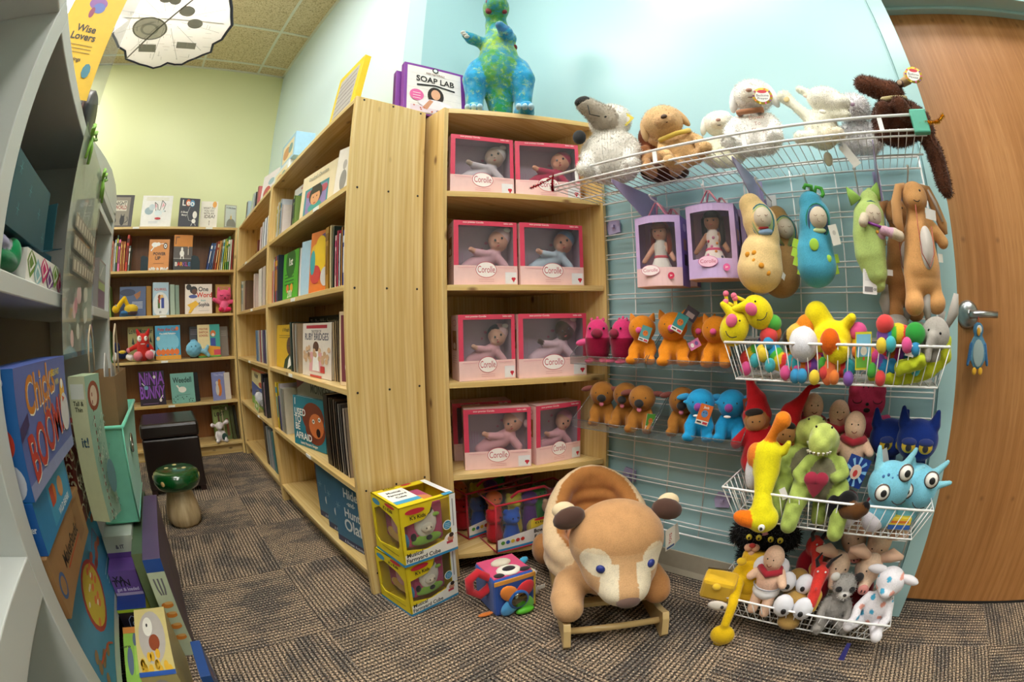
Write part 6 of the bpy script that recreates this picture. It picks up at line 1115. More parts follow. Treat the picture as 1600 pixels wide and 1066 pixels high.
def roundtag(o, loc, rot, r, t1, t2):
    MB().lathe([(0, 0), (r, 0), (r, .0012), (0, .0012)], M('#e0a83c', .4), loc, rot=(rot[0] + PI / 2, rot[1], rot[2]), n=26).build('hang_tag', o) if False else None
    t = MB().lathe([(0, 0), (r, 0), (r, .0012), (0, .0012)], M('#d8b83c', .4), n=26, rot=(PI / 2, 0, 0)).build('round_tag', o, loc=loc, rot=rot)
    a = Art(2 * r, 2 * r, y=-.0016)
    for i in range(10): an = i * 2 * PI / 10; a.ell(.5 + .44 * math.cos(an), .5 + .44 * math.sin(an), .055, .055, ['#c83c7c', '#7c3c8c', '#e87c3c', '#d8c83c'][i % 4], 8); a.y += .00024
    a.ell(.5, .5, .37, .37, '#f2f0ea'); a.ell(.5, .76, .24, .1, '#c8283c'); a.text(t1, .5, .52, r * .4, BK, bold=False, maxw=.6); a.text(t2, .5, .34, r * .4, BK, bold=False, maxw=.6); a.build('tag_print', t, loc=(-r, 0, -r))
roundtag(o, (.05, -.065, .165), (0, .1, .1), .028, 'Bedtime', 'Prayer')
a = Art(.1, .1); a.text('Down', .5, .75, .017, '#a87464', bold=False); a.text('To', .5, .55, .016, '#a87464', bold=False); a.text('Sleep', .5, .35, .018, '#a87464', bold=False); a.build('stitched_lettering', o, loc=(-.03, -.062, .025))
# reclining cream bunny
o, sk = toy('cream_bunny_plush', 'cream long-eared bunny plush leaning back, ears up and tags below', 'plush toy', (1.29, .085, ZS - .002), RF - .1, [('e', (0, .02, .26), (.2, .18, .26), '#f4f1e0'), ('e', (.14, -.04, .60), (.22, .17, .16), '#f6f2e6', (0, .35, 0)), ('e', (.3, -.1, .5), (.13, .11, .1), '#f6f2e6'), ('c', [(.02, 0, .7, .05), (-.14, 0, .82, .05)], '#f4f1e0'), ('c', [(-.12, -.05, .42, .07), (-.25, -.08, .6, .06), (-.33, -.08, .72, .085)], '#f4f1e0'), ('c', [(-.1, -.08, .12, .09), (-.22, -.2, .1, .085)], '#f4f1e0'), ('c', [(.1, -.08, .12, .09), (.2, -.2, .08, .085)], '#e4d8c0'), ('c', [(.15, -.05, .4, .07), (.34, -.1, .34, .06)], '#f4f1e0')], .245, kind='shag', fur=5500, furlen=.006)
E(o, 'inner_ear', (-.08, -.04, .775), (.05, .02, .03), '#e4ccb8', .22, (0, .6, 0)); E(o, 'foot_pad', (-.33, -.165, .72), (.04, .01, .045), '#e0cc94', .22); eyes(o, [(.16 * .22, -.2 * .22, .66 * .22), (.28 * .22, -.2 * .22, .6 * .22)], .0035); E(o, 'satin_bow', (.1, -.2, .43), (.05, .02, .03), '#f4f0e4', .22, (0, .4, 0)); E(o, 'foot_pad', (-.25, -.29, .1), (.05, .01, .055), '#d8bc9c', .22); E(o, 'foot_pad', (.23, -.29, .08), (.05, .01, .055), '#d8bc9c', .22)
MB().box((-.012, 0, -.07), (.012, .001, 0), M('#e8e6e0', .6)).build('care_label', o, loc=(.05, -.02, -.004), rot=(0, -.5, 0)); E(o, 'hanging_foot', (.0, .05, -.12), (.06, .04, .1), '#d8d2bc', .22)
seated('fluffy_white_plush', 'pale fluffy white plush behind the cream bunny, beside the moose', (1.38, -.035, ZS), RF, .215, '#f6f4f6', '#f8f5f6', muz='#ece8ea', nose='#a8889c', kind='shag', fur=5000, furlen=.012, ears='none', hs=.95, eye=0, smilec='#9c7c8c')
o, sk = toy('moose_plush', 'dark brown moose plush with tan antlers at the right end of the wire shelf', 'plush toy', (1.29, -.165, ZS - .002), RF - .35, [('e', (0, .0, .27), (.31, .24, .30), '#5a3423'), ('e', (.05, .0, .62), (.15, .16, .16), '#5a3423'), ('c', [(.02, -.05, .64, .13), (-.16, -.14, .72, .12), (-.24, -.16, .76, .11)], '#623a28'), ('c', [(-.15, -.12, .35, .09), (-.1, -.25, .22, .09), (-.05, -.3, .32, .095)], '#5a3423'), ('c', [(.15, -.12, .35, .09), (.2, -.24, .22, .09), (.15, -.28, .34, .095)], '#5a3423'), ('c', [(.22, .0, .4, .09), (.34, .0, .26, .085), (.36, 0, .12, .09)], '#5a3423'), ('c', [(.28, .02, .12, .1), (.36, .02, -.1, .1), (.38, 0, -.25, .1), (.4, 0, -.52, .09), (.42, 0, -.62, .07)], '#54301f'), ('c', [(-.1, -.1, .1, .1), (-.16, -.22, .08, .1)], '#5a3423')], .24, kind='shag', fur=9000, furlen=.008)
for q, p in ((1, (.2, .02, .74)), (-1, (-.1, .1, .7))):
    b = MB(); m = M('#b89a70', .9, 'fabric'); b.tube([tuple(v * .24 for v in p), tuple(v * .24 for v in (p[0] + q * .1, p[1], p[2] + .03)), tuple(v * .24 for v in (p[0] + q * .2, p[1], p[2] + .08))], [.012, .014, .007], m, n=10); b.tube([tuple(v * .24 for v in (p[0] + q * .08, p[1], p[2])), tuple(v * .24 for v in (p[0] + q * .1, p[1], p[2] + .13))], [.011, .006], m, n=8); b.build('antler', o)
E(o, 'ear', (.2, -.06, .70), (.05, .03, .055), '#4c2c1c', .24); E(o, 'inner_ear', (.205, -.09, .70), (.032, .012, .036), '#b09478', .24); roundtag(o, (.10, -.03, .175), (0, .3, .2), .026, 'Bedtime', 'Moose'); MB().tube([(-.012, -.045, .118), (.02, -.05, .112), (.05, -.02, .12), (.03, .03, .12), (-.02, .02, .122)], .008, M('#a89868', .9, 'fabric'), n=6, closed=True).build('striped_scarf', o)
for q in COL.objects:
    if q.parent is None and q.get('category') == 'plush toy' and q.location.z > 1.4:
        q.scale = {'moose_plush': (1.12, 1.1, 1), 'polar_bear_plush': (1.1, 1.05, 1.02), 'fluffy_white_plush': (1.15, 1, 1)}.get(q.name, (1.12, 1.05, 1.0))
# ---- giant dinosaur on the corner bookcase
dg, db_, dl = '#58a050', '#2f9ac8', '#8cb848'
o, sk = toy('dinosaur_plush', 'tall green and blue tie-dyed dinosaur plush on the corner bookcase', 'plush toy', (1.185, 1.285, 1.830), math.radians(-42), [
    ('e', (0, .0, .27), (.098, .09, .125), dg), ('e', (0, -.01, .36), (.078, .075, .12), dl), ('e', (0, -.01, .44), (.056, .055, .09), dg), ('c', [(0, 0, .46, .052), (-.01, -.01, .53, .05)], dg), ('e', (-.01, -.05, .60), (.06, .09, .065), dg),
    ('c', [(-.078, -.0, .26, .058), (-.10, -.018, .20, .054), (-.100, -.01, .12, .040), (-.098, -.01, .06, .034), (-.1, -.015, .03, .038)], db_), ('c', [(.078, -.0, .26, .058), (.10, -.018, .20, .054), (.100, -.01, .12, .040), (.1, -.01, .06, .034), (.1, -.02, .03, .038)], db_),
    ('c', [(-.1, -.03, .028, .036), (-.1, -.07, .025, .03)], db_), ('c', [(.105, -.03, .028, .036), (.11, -.075, .025, .03)], db_), ('c', [(0, .03, .18, .075), (.005, .03, .10, .055), (.01, .03, .05, .048)], '#2f8a44'),
    ('c', [(-.06, -.02, .40, .03), (-.115, -.06, .405, .024)], '#3c9a8c'), ('c', [(-.115, -.06, .405, .022), (-.14, -.085, .412, .018)], db_), ('c', [(.05, -.04, .42, .03), (.03, -.10, .41, .026)], db_), ('c', [(.03, -.10, .41, .026), (.005, -.125, .435, .02)], '#3c6c9c')], 1, kind='tie', vox=.0065, k=.02)
def recolour(sk, fn):
    at = sk.data.color_attributes['Col']; n = len(sk.data.vertices); c = np.zeros(n * 4); at.data.foreach_get('color', c); v = np.zeros(n * 3); sk.data.vertices.foreach_get('co', v); c = c.reshape(-1, 4); c[:, :3] = fn(v.reshape(-1, 3), c[:, :3]); at.data.foreach_set('color', c.ravel())
def tiedye(v, c):
    f = lambda a, b, g, p: np.sin(v[:, 0] * a + p) * np.sin(v[:, 1] * b + p * 2) * np.sin(v[:, 2] * g + p * 3)
    n1, n2 = f(105, 110, 95, .7) * .6 + f(48, 52, 44, 1.7) * .6, f(31, 29, 260, 2.1); A, B, W_ = np.array(lin('#2c8c6c')), np.array(lin('#b4cc54')), np.array(lin('#9cd0e0'))
    m = np.clip(n1 * 1.5, 0, 1)[:, None] * .6; c = c * (1 - m) + A * m; m = np.clip(-n1 * 1.3, 0, 1)[:, None] * .35; isb = (c[:, 2:3] > c[:, 1:2]); c = c * (1 - m) + np.where(isb, W_, B) * m; return c * (1 + .07 * np.sign(n2) * np.abs(n2) ** .5)[:, None]
recolour(sk, tiedye)
for p, r in (((-.045, -.105, .60), (.012, .014, .018)), ((.022, -.12, .615), (.014, .012, .018)), ((-.042, -.088, .555), (.016, .014, .02)), ((.07, -.03, .37), (.012, .02, .014)), ((.028, -.085, .55), (.012, .012, .012))): bead(o, 'maroon_spot', p, r, '#6c1c20')
for sx in (-1, 1):
    for i in range(3): bead(o, 'claw', (sx * .1 + (i - 1) * .024, -.10, .018), (.012, .02, .014), '#a8ccdc')
for i in range(3): bead(o, 'claw', (-.15 + .008 * i, -.10, .414 - .012 * i), (.012, .012, .007), '#c8ccc8')
# ---- boxed dolls on hooks
def hangdoll(label, y, z, hair, dress, var, w=.155, h=.225, d=.095, skinc='#d8a088', hide=False, x=1.30):
    o = empty('hanging_doll_box', label, 'doll box', (x, y, z - h), RF + .17, group='dolls in lilac hanging boxes'); L1, L2 = M('#b9a0d8', .4), M('#cbb0e0', .4); pk = M('#ecc4c4', .4); N = 10; fx = lambda i: -w / 2 + w * i / N; fy = lambda i: -.032 * math.sin(PI * i / N)
    def band(z0, z1, m, nm, i0=0, i1=N):
        b = MB()
        for i in range(i0, i1): b.add([(fx(i), fy(i), z0), (fx(i + 1), fy(i + 1), z0), (fx(i + 1), fy(i + 1), z1), (fx(i), fy(i), z1), (fx(i), fy(i) + .002, z0), (fx(i + 1), fy(i + 1) + .002, z0), (fx(i + 1), fy(i + 1) + .002, z1), (fx(i), fy(i) + .002, z1)], [(0, 1, 2, 3), (7, 6, 5, 4), (3, 2, 6, 7), (0, 4, 5, 1)], m)
        return b.build(nm, o)
    band(.0, .058, pk if var == 0 else L2, 'lower_band'); band(h - .024, h, L2, 'upper_band'); band(.058, h - .024, L2, 'front_post', 0, 1); band(.058, h - .024, L2, 'front_post', N - 1, N)
    band(.058, h - .024, M('#f0f2f8', .03, 'clear', a=.07), 'window_film', 1, N - 1)
    b = MB(); b.box((w / 2 - .002, 0, 0), (w / 2, d, h), L1); b.build('side_panel', o); MB().box((-w / 2, 0, 0), (-w / 2 + .002, d, h), L1).build('side_panel', o); MB().box((-w / 2, d - .002, 0), (w / 2, d, h), M('#f0ccd8', .5)).build('back_panel', o)
    cap = [(fx(i), fy(i)) for i in range(N + 1)] + [(w / 2, d), (-w / 2, d)]; MB().prism(cap, -.001, .0015, M('#d8a080', .5)).build('base_panel', o); MB().prism(cap, h - .002, h, L1).build('lid_panel', o)
    for yy in (.0, d - .01): MB().tube([(-.03, yy, h), (-.004, yy * .3 + .005, h + .047), (.004, yy * .3 + .005, h + .047), (.035, yy, h)], .0028, M('#d88c98', .7), n=6).build('carry_cord', o)
    s = h / .225
    if not hide:
        B = [('e', (0, 0, .165), (.024, .022, .027), skinc), ('c', [(0, .0, .14, .009), (0, 0, .13, .01)], skinc), ('c', [(0, 0, .125, .018), (0, 0, .09, .019), (0, 0, .055, .034)], dress), ('c', [(-.018, 0, .125, .009), (-.034, -.01, .10, .008), (-.05, -.016, .076, .007)], skinc), ('c', [(.018, 0, .125, .009), (.032, -.006, .10, .008), (.044, -.012, .078, .007)], skinc), ('c', [(-.012, 0, .05, .010), (-.012, 0, .02, .009)], skinc), ('c', [(.012, 0, .05, .010), (.012, 0, .02, .009)], skinc)]
        sk = skin(B, .0036, .004, kind='smooth', name='doll', parent=o); sk.location = (0, .026, 0); sk.scale = (1.08,) * 3
        hb = skin([('e', (0, .008, .176), (.028, .025, .024), hair), ('c', [(-.024, .004, .17, .010), (-.026, .006, .13, .008)], hair), ('c', [(.024, .004, .17, .010), (.03, -.002, .13, .009), (.03, -.008, .10, .008)], hair), ('e', (0, -.014, .182), (.022, .012, .011), hair)], .0036, .004, kind='smooth', name='hair', parent=sk)
        eyes(sk, [(-.009, -.021, .165), (.009, -.021, .165)], .0026); bead(sk, 'mouth', (0, -.0215, .153), (.004, .002, .0016), '#b44c4c', kind='plain')
        if var == 0: MB().tube([(-.026, .0, .178), (-.015, -.004, .2), (.0, -.004, .205), (.015, -.004, .2), (.026, 0, .178)], .004, M('#b85c68', .8, 'fabric'), n=6).build('hairband', sk); MB().lathe([(.0205, -.004), (.023, 0), (.0205, .005)], M('#c8505c', .7), (0, 0, .088), n=18).build('waist_ribbon', sk)
        else:
            for i in range(26): an = i * 2.4; zz = .045 + .08 * (i / 26); r_ = .034 - .016 * min(1, max(0, (zz - .055) / .035)); bead(sk, 'printed_flower', (r_ * .97 * math.cos(an), r_ * .97 * math.sin(an), zz), (.0045, .0045, .0045), ['#c83c50', '#3c3c5c', '#e08c3c', '#d87ca0'][i % 4], kind='plain')
            MB().lathe([(.0205, -.005), (.0245, 0), (.0215, .006)], M('#d8507c', .7), (0, 0, .082), n=18).build('waist_ribbon', sk)
    a = Art(.062, .034, y=-.0335); a.ell(.5, .5, .5, .5, '#d8849c' if var == 0 else '#c8609c'); a.ell(.5, .5, .47, .46, '#f4e4e4' if var == 0 else '#f0c4d8'); a.text('Corolle', .5, .5, .016, '#c03c64', bold=False, maxw=.78); a.build('logo_oval', o, loc=(-.05 if var == 0 else -.04, .0, .032))
    a = Art(.022, .022, y=-.029); a.ell(.5, .5, .5, .5, '#c82c50' if var == 0 else '#e0609c', 12); a.text('3+', .5, .5, .008, WH); a.build('age_badge', o, loc=(.035, .004, .02))
    a = Art(d, h); a.rect(0, 0, 1, 1, '#8c74bc'); a.rect(.3, .52, .7, .68, '#c89878'); a.rect(.3, .3, .7, .46, '#3c2830'); a.ell(.5, .85, .2, .06, '#d8c8e8'); a.build('side_print', o, loc=(w / 2, 0, 0), rot=(0, 0, PI / 2))
    return o
hangdoll('lilac hanging doll box with a red-haired doll in a white dress', .672, 1.330, '#7c2c18', '#dcd4cc', 0, x=1.295); hangdoll('lilac hanging doll box with a dark-haired doll in a flowered dress', .485, 1.345, '#1c1214', '#e8d8d0', 1, x=1.295, skinc='#b07c60', w=.155)
hangdoll('second lilac doll box hanging behind the red-haired one', .672, 1.335, '#7c2c18', '#dcd4cc', 0, hide=True, x=1.412, d=.055); hangdoll('second lilac doll box hanging behind the dark-haired one', .485, 1.350, '#1c1214', '#e8d8d0', 1, hide=True, x=1.412, d=.055)
# ---- sleeping babies in pods
def pod(name, label, y, z, c, path, trim, face_at, inner, rot=(0, 0, 0), extra=(), paint=(), x=1.30, hand=None, top='#000', scale=1, group=None):
    o, sk = toy(name, label, 'plush toy', (x, y, z), 0, [('c', path, c)] + list(extra), 1, kind='short', vox=.0042, k=.012, rot=(rot[0], rot[1], RF + .25 + rot[2]), paint=paint, group=group)
    fx_, fz_ = face_at; yf = -path[-2][3] * .5 - .006
    MB().lathe([(0, .0), (.030, .0), (.034, .003), (.034, .006), (0, .006)], M(inner, .9, 'fabric'), n=24, rot=(PI / 2, 0, 0), sx=.92, sy=1.35).build('lining', o, loc=(fx_, yf - .008, fz_ - .008))
    MB().tube([(fx_ + .034 * math.cos(t), yf - .013 + .006 * abs(math.cos(t)), fz_ - .008 + .048 * math.sin(t)) for t in [2 * PI * i / 20 for i in range(20)]], .0022, M(trim, .8), n=6, closed=True).build('trim_piping', o)
    hd = MB().ell((0, 0, 0), (.0265, .022, .031), M('#cfc0aa', .9, 'fabric'), n=20).build('baby_head', o, loc=(fx_ + .002, yf - .016, fz_))
    for s_ in (-1, 1): MB().tube([(s_ * .011 - .005, -.021, .003), (s_ * .011, -.0225, .000), (s_ * .011 + .005, -.0215, .003)], .0007, M('#7c5c48', .8), n=5).build('closed_eye', hd)
    MB().tube([(-.005 + .005 * math.cos(t) + .004, -.0225, -.010 + .005 * math.sin(t)) for t in [PI * .8 + i * .45 for i in range(7)]], .0007, M('#7c5c48', .8), n=5).build('nose_stitch', hd)
    return o, yf
o, yf = pod('peanut_pod_plush', 'tan peanut-shaped pod with a sleeping baby plush, front one on its hook', .320, 1.075, '#e6c68c', [(-.012, 0, .068, .070), (-.004, 0, .11, .062), (.012, 0, .155, .047), (.004, 0, .205, .052), (-.016, 0, .255, .036)], '#3c7c8c', (.012, .205), '#a8b87c', rot=(0, -.05, 0))
for p in ((-.03, .085), (-.012, .07), (-.03, .062), (-.048, .105), (-.028, .107), (.005, .05)): bead(o, 'honey_patch', (p[0] + .004, -.0705 + abs(p[1] - .068) * .16 + abs(p[0] + .012) * .35, p[1]), (.0085, .004, .008), '#d89018')
card(o, 'care_tag', (.06, -.01, .05), (0, .6, .9), .014, .02, '#e8e8e4'); bead(o, 'blue_collar', (.016, yf - .012, .165), (.022, .012, .010), '#8ca8c8'); bead(o, 'red_collar', (.012, yf - .016, .176), (.016, .01, .005), '#b83434')
o, yf = pod('peanut_pod_plush', 'tan peanut-shaped pod plush hanging behind the front peanut one', .285, 1.062, '#b8905c', [(-.01, 0, .065, .064), (.005, 0, .11, .055), (.012, 0, .155, .045), (.004, 0, .205, .05), (-.01, 0, .25, .036)], '#3c7c8c', (.012, .205), '#a8b87c', x=1.41)
o, yf = pod('blue_pod_plush', 'blue pod with a sleeping baby plush and green curly antenna', .162, 1.085, '#4ba2c0', [(.0, 0, .06, .06), (-.004, 0, .10, .056), (.0, 0, .15, .048), (.004, 0, .2, .047), (-.006, 0, .235, .036)], '#1c7c5c', (.006, .185), '#2c4c6c', rot=(0, .03, 0))
recolour([q for q in o.children if q.name.startswith('body')][0], lambda v, c: c * (1 + .16 * np.sin(v[:, 0] * 60 + 1) * np.sin(v[:, 2] * 50))[:, None])
MB().tube([(0, -.01, .262), (.0, -.02, .28), (-.018, -.02, .283), (-.024, -.02, .272)], .006, M('#4fae3c', .9, 'fabric'), n=8).build('curly_antenna', o); MB().tube([(.008, -.01, .262), (.014, -.02, .278), (.03, -.02, .274), (.034, -.02, .258), (.028, -.02, .25)], .006, M('#4fae3c', .9, 'fabric'), n=8).build('curly_antenna', o)
bead(o, 'green_spot', (-.012, -.057, .11), (.014, .003, .017), '#9cc83c'); bead(o, 'green_spot', (.03, -.05, .075), (.009, .003, .01), '#9cc83c')
for p in ((-.062, .12), (-.066, .095), (-.062, .07), (-.05, .045), (.058, .08), (.056, .05)): MB().box((-.009, -.002, -.012), (.009, .002, .012), M('#a8cc3c', .8, 'fabric')).build('ribbon_tab', o, loc=(p[0], -.01, p[1]), rot=(0, .3 if p[0] < 0 else -.2, 0))
card(o, 'hang_tag', (.045, -.055, .165), (0, -.25, .3), .028, .055, '#dcd8d0', lambda a: a.ell(.5, .6, .2, .12, '#b8b4ac')); bead(o, 'lace_collar', (.008, yf - .016, .150), (.02, .008, .008), '#c8dca0')
o, yf = pod('green_pod_plush', 'pale green pea-pod plush holding a sleeping baby with arms out', -.005, 1.075, '#b9d07c', [(.02, 0, .02, .022), (.01, 0, .05, .038), (-.004, 0, .10, .048), (-.006, 0, .15, .05), (-.002, 0, .2, .048), (.004, 0, .245, .03), (.008, 0, .268, .014)], '#1c5c6c', (.0, .195), '#c8a8b8', rot=(0, .06, 0), extra=[('c', [(-.03, -.055, .185, .013), (-.036, -.06, .17, .014)], '#cfc0aa'), ('c', [(.03, -.05, .155, .013), (.055, -.06, .148, .012)], '#c8a0b4'), ('c', [(.06, -.06, .147, .014), (.075, -.06, .142, .015)], '#cfc0aa')])
bead(o, 'pink_shirt', (.012, yf - .012, .148), (.028, .016, .020), '#c8a0b4'); bead(o, 'orange_button', (.008, yf - .030, .15), (.005, .002, .005), '#d89a34', kind='plain'); MB().tube([(-.018, yf - .028, .172), (0, yf - .035, .166), (.02, yf - .03, .163)], .004, M('#8c3c9c', .5), n=7).build('purple_collar', o)
for dx, rt_ in ((-.04, -.6), (.018, .3)): MB().lathe([(0, .05), (.012, .03), (.022, .0), (.008, .0)], M('#9cc85c', .9, 'fabric'), n=8, sy=.5).build('leaf', o, loc=(dx, -.01, .235 if dx < 0 else .25), rot=(0, rt_, 0))
card(o, 'swing_tag', (-.012, -.02, .055), (0, .0, .1), .045, .065, '#e8e4e4', lambda a: (squig(a, 5, '#a09ca0', .5, .85, .07, .7, .001), a.rect(.12, .1, .7, .3, '#807c80'), a.text('CE', .85, .2, .008, BK))); card(o, 'care_label', (.055, -.01, .06), (0, 0, .2), .02, .016, '#ece8e4')
# ---- long brown bunny comforter
def longbunny(label, y, z, x, c):
    o, sk = toy('long_bunny_plush', label, 'plush toy', (x, y, z), RF + .3, [('e', (0, -.01, .285), (.042, .036, .044), c), ('e', (-.012, -.035, .270), (.026, .02, .022), c), ('c', [(.0, .0, .24, .03), (0, 0, .19, .045), (0, 0, .10, .058), (.0, 0, .07, .05)], c), ('c', [(-.03, 0, .08, .03), (-.036, -.01, .03, .026), (-.04, -.02, .005, .03)], c), ('c', [(.03, 0, .08, .03), (.034, -.01, .035, .026), (.036, -.02, .01, .03)], c), ('c', [(.03, -.01, .22, .017), (.052, -.03, .19, .016), (.07, -.03, .165, .018)], c)], 1, kind='short', vox=.0045, k=.010)
    for s_ in (-1, 1): MB().tube([(s_ * .025, -.005, .318), (s_ * .05, -.01, .31), (s_ * .066, -.01, .27), (s_ * (.07 if s_ < 0 else .088), -.01, .215), (s_ * (.06 if s_ < 0 else .094), -.01, .19)], [.008, .013, .016, .016, .008], M(c, .9, 'fabric'), n=10).build('ear', o)
    MB().tube([(.045, -.026, .305), (.062, -.027, .27), (.08, -.027, .22)], [.003, .006, .004], M('#c8b8ac', .9, 'fabric'), n=6).build('inner_ear', o)
    eyes(o, [(.006, -.044, .295)], .004); MB().lathe([(0, 0), (.022, 0), (.022, .004), (0, .004)], M('#c8c0b8', .8, 'fabric'), rot=(PI / 2, 0, 0), n=24, sx=1, sy=2.5).build('embroidered_panel', o, loc=(-.002, -.055, .145)); MB().tube([(-.02, -.052, .255), (-.024, -.056, .2), (-.022, -.06, .13), (0, -.062, .095), (.02, -.06, .13), (.022, -.056, .2)], .0015, M('#b05c4c', .8), n=5).build('red_stitching', o)
    card(o, 'swing_tag', (.028, -.055, .245), (0, .1, .2), .04, .028, '#dcd8d4'); card(o, 'care_label', (.056, -.03, .135), (0, 0, .3), .02, .022, '#dcd8d0'); smile(o, (-.014, -.056, .262), .01, 1); return o
longbunny('long brown bunny comforter hanging at the right, front one', -.165, 1.035, 1.30, '#cf9a62'); longbunny('long brown bunny comforter hanging just behind the front one', -.11, 1.015, 1.41, '#b98350')
# ---- acrylic tray animals
TZ1, TZ2 = .8495, .6135
def tagcard(o, loc, rot, c, fg, s=1, t=None):
    card(o, 'hang_tag', loc, rot, .034 * s, .052 * s, '#eceae4', lambda a: (a.rect(0, .22, 1, 1, c), a.ell(.5, .55, .26, .18, fg, 14), a.ell(.4, .6, .04, .03, BK, 7), a.ell(.6, .6, .04, .03, BK, 7), a.rect(.08, .08, .45, .15, '#3c3c3c'), a.rect(.55, .06, .92, .17, '#c83c4c'), t and a.text(t, .5, .86, .009 * s, WH)))
def bird(label, y, x, rz):
    H = .17; o, sk = toy('pink_bird_plush', label, 'plush toy', (x, y, TZ1), rz, [('c', [(0, 0, .24, .26), (0, 0, .45, .28), (0, 0, .68, .24)], '#dc3c78'), ('e', (-.16, -.2, .03), (.1, .14, .05), '#dc4c78'), ('e', (.16, -.2, .03), (.1, .14, .05), '#dc4c78')], H)
    recolour(sk, lambda v, c: np.where((v[:, 2:3] < .52 * H) & (v[:, 2:3] > .05 * H), np.array(lin('#8c0f34')), c))
    E(o, 'beak', (.03, -.27, .62), (.13, .09, .1), '#8c1438', H); E(o, 'wing', (-.32, -.08, .42), (.16, .05, .075), '#e0508c', H, (0, -.25, 0)); eyes(o, [(-.13 * H, -.215 * H, .72 * H), (.17 * H, -.2 * H, .72 * H)], .0045)
    for q in (-.13, 0, .13): E(o, 'crest', (q, 0, .93 if q == 0 else .9), (.035, .03, .05), '#dc4c80', H)
bird('pink and crimson round bird plush at the far left of the upper tray', .985, 1.385, RF + .45); bird('pink and crimson round bird plush beside the first orange cat', .882, 1.40, RF - .35)
def ocat(label, y, x, rz, H=.175, tg=1, nose='#e0508c', tilt=0, name='orange_cat_plush', c='#d8821c', z=TZ1):
    o = seated(name, label, (x, y, z), rz, H, c, '#dc861e', ears='cat', nose=nose, hs=1.08, eye=.028, tilt=tilt, extra=[('c', [(.12, -.1, .3, .08), (.14, -.22, .1, .08)], c), ('c', [(-.12, -.1, .3, .08), (-.14, -.22, .1, .08)], c)], smilec='#7c3c14')
    E(o, 'pink_nose', (tilt * .1, -.27, .67), (.065, .05, .06), nose, H)
    if tg == 1: tagcard(o, (.16 * H, -.30 * H, .74 * H), (0, .35, .3), '#5c9c9c', '#d8742c')
    if tg == 2: tagcard(o, (.2 * H, -.28 * H, .9 * H), (0, .5, .2), '#3c8c8c', '#d8742c', 1.15); card(o, 'hang_tag', (.38 * H, -.24 * H, 1.0 * H), (0, .6, .2), .045, .04, '#3c3440', lambda a: a.rect(.2, .2, .8, .6, '#a08c8c'))
    if tg == 3: card(o, 'hang_tag', (-.05 * H, -.36 * H, .5 * H), (0, -.5, .2), .04, .028, '#d87ca8', lambda a: (a.ell(.3, .5, .15, .25, WH), a.ell(.7, .5, .15, .25, '#7c5c9c')))
    return o
ocat('orange cat plush in the left upper tray, teal tag across its cheek', .778, 1.37, RF + .25, .175, 1, tilt=-.3)
ocat('largest orange cat plush, two cards on its right cheek, in the right upper tray', .660, 1.37, RF + .35, .185, 2, tilt=-.3)
ocat('orange cat plush behind, between the largest cat and the yellow bug', .575, 1.42, RF - .1, .17, 3, tilt=.3); ocat('orange cat plush at the right end of the tray beside the yellow bug', .505, 1.38, RF + .15, .17, 0, tilt=-.5)
def puppy(label, y, x, rz, tg=0, name='brown_puppy_plush', H=.17):
    o = seated(name, label, (x, y, TZ2), rz, H, '#9a6428', '#9c662a', ears='flop', earc='#7c3f38', nose=None, hs=1.12, eye=.03, extra=[('c', [(.12, -.1, .3, .085), (.14, -.2, .08, .08)], '#9a6428'), ('c', [(-.12, -.1, .3, .085), (-.14, -.2, .08, .08)], '#9a6428')])
    E(o, 'big_nose', (0, -.27, .63), (.1, .06, .085), '#14100e', H); E(o, 'tongue', (.0, -.245, .5), (.05, .03, .05), '#e07c94', H); E(o, 'tuft', (0, -.05, .94), (.09, .04, .03), '#85541f', H)
    if tg: tagcard(o, (.25 * H, -.2 * H, .42 * H), (0, .15, .8), '#4c8c34', '#c86c2c')
puppy('brown puppy plush at the left end of the lower tray', .962, 1.385, RF + .5); puppy('brown puppy plush half behind the middle one, second from the left', .868, 1.40, RF + .2); puppy('brown puppy plush tilted forward with a green card, third from the left', .782, 1.37, RF + .25, 1); puppy('brown puppy plush half hidden behind the blue one with the orange card', .640, 1.40, RF + .35)
def bluepup(label, y, x, rz, tg):
    H = .175; o = seated('blue_bunny_plush', label, (x, y, TZ2), rz, H, '#1f8fc4', '#2496cc', ears='flop', earc='#2490c4', nose=None, hs=1.1, eye=.03, extra=[('c', [(.12, -.1, .3, .085), (.14, -.22, .08, .08)], '#1f8fc4'), ('c', [(-.12, -.1, .3, .085), (-.14, -.22, .08, .08)], '#1f8fc4'), ('e', (-.28, -.1, .72), (.05, .04, .03), '#2c9cd0')])
    E(o, 'purple_nose', (-.02, -.28, .66), (.08, .05, .08), '#8c3c94', H); E(o, 'white_teeth', (-.04, -.27, .50), (.07, .03, .025), '#ece8e4', H)
    if tg == 1: tagcard(o, (.16 * H, -.34 * H, .72 * H), (0, .3, .3), '#e0702c', '#5c8cc0', 1.25, 'Jack')
    else: card(o, 'hang_tag', (.3 * H, -.28 * H, .85 * H), (0, -.2, .5), .026, .05, '#8c4c34', lambda a: (a.rect(0, 0, 1, .25, '#dcd8d0'), a.ell(.5, .6, .3, .2, '#5c7ca0')))
bluepup('bright blue plush with purple nose and an orange card on its chest', .560, 1.37, RF + .3, 1); bluepup('bright blue plush at the right end, behind the orange-carded one', .460, 1.40, RF + .2, 2)
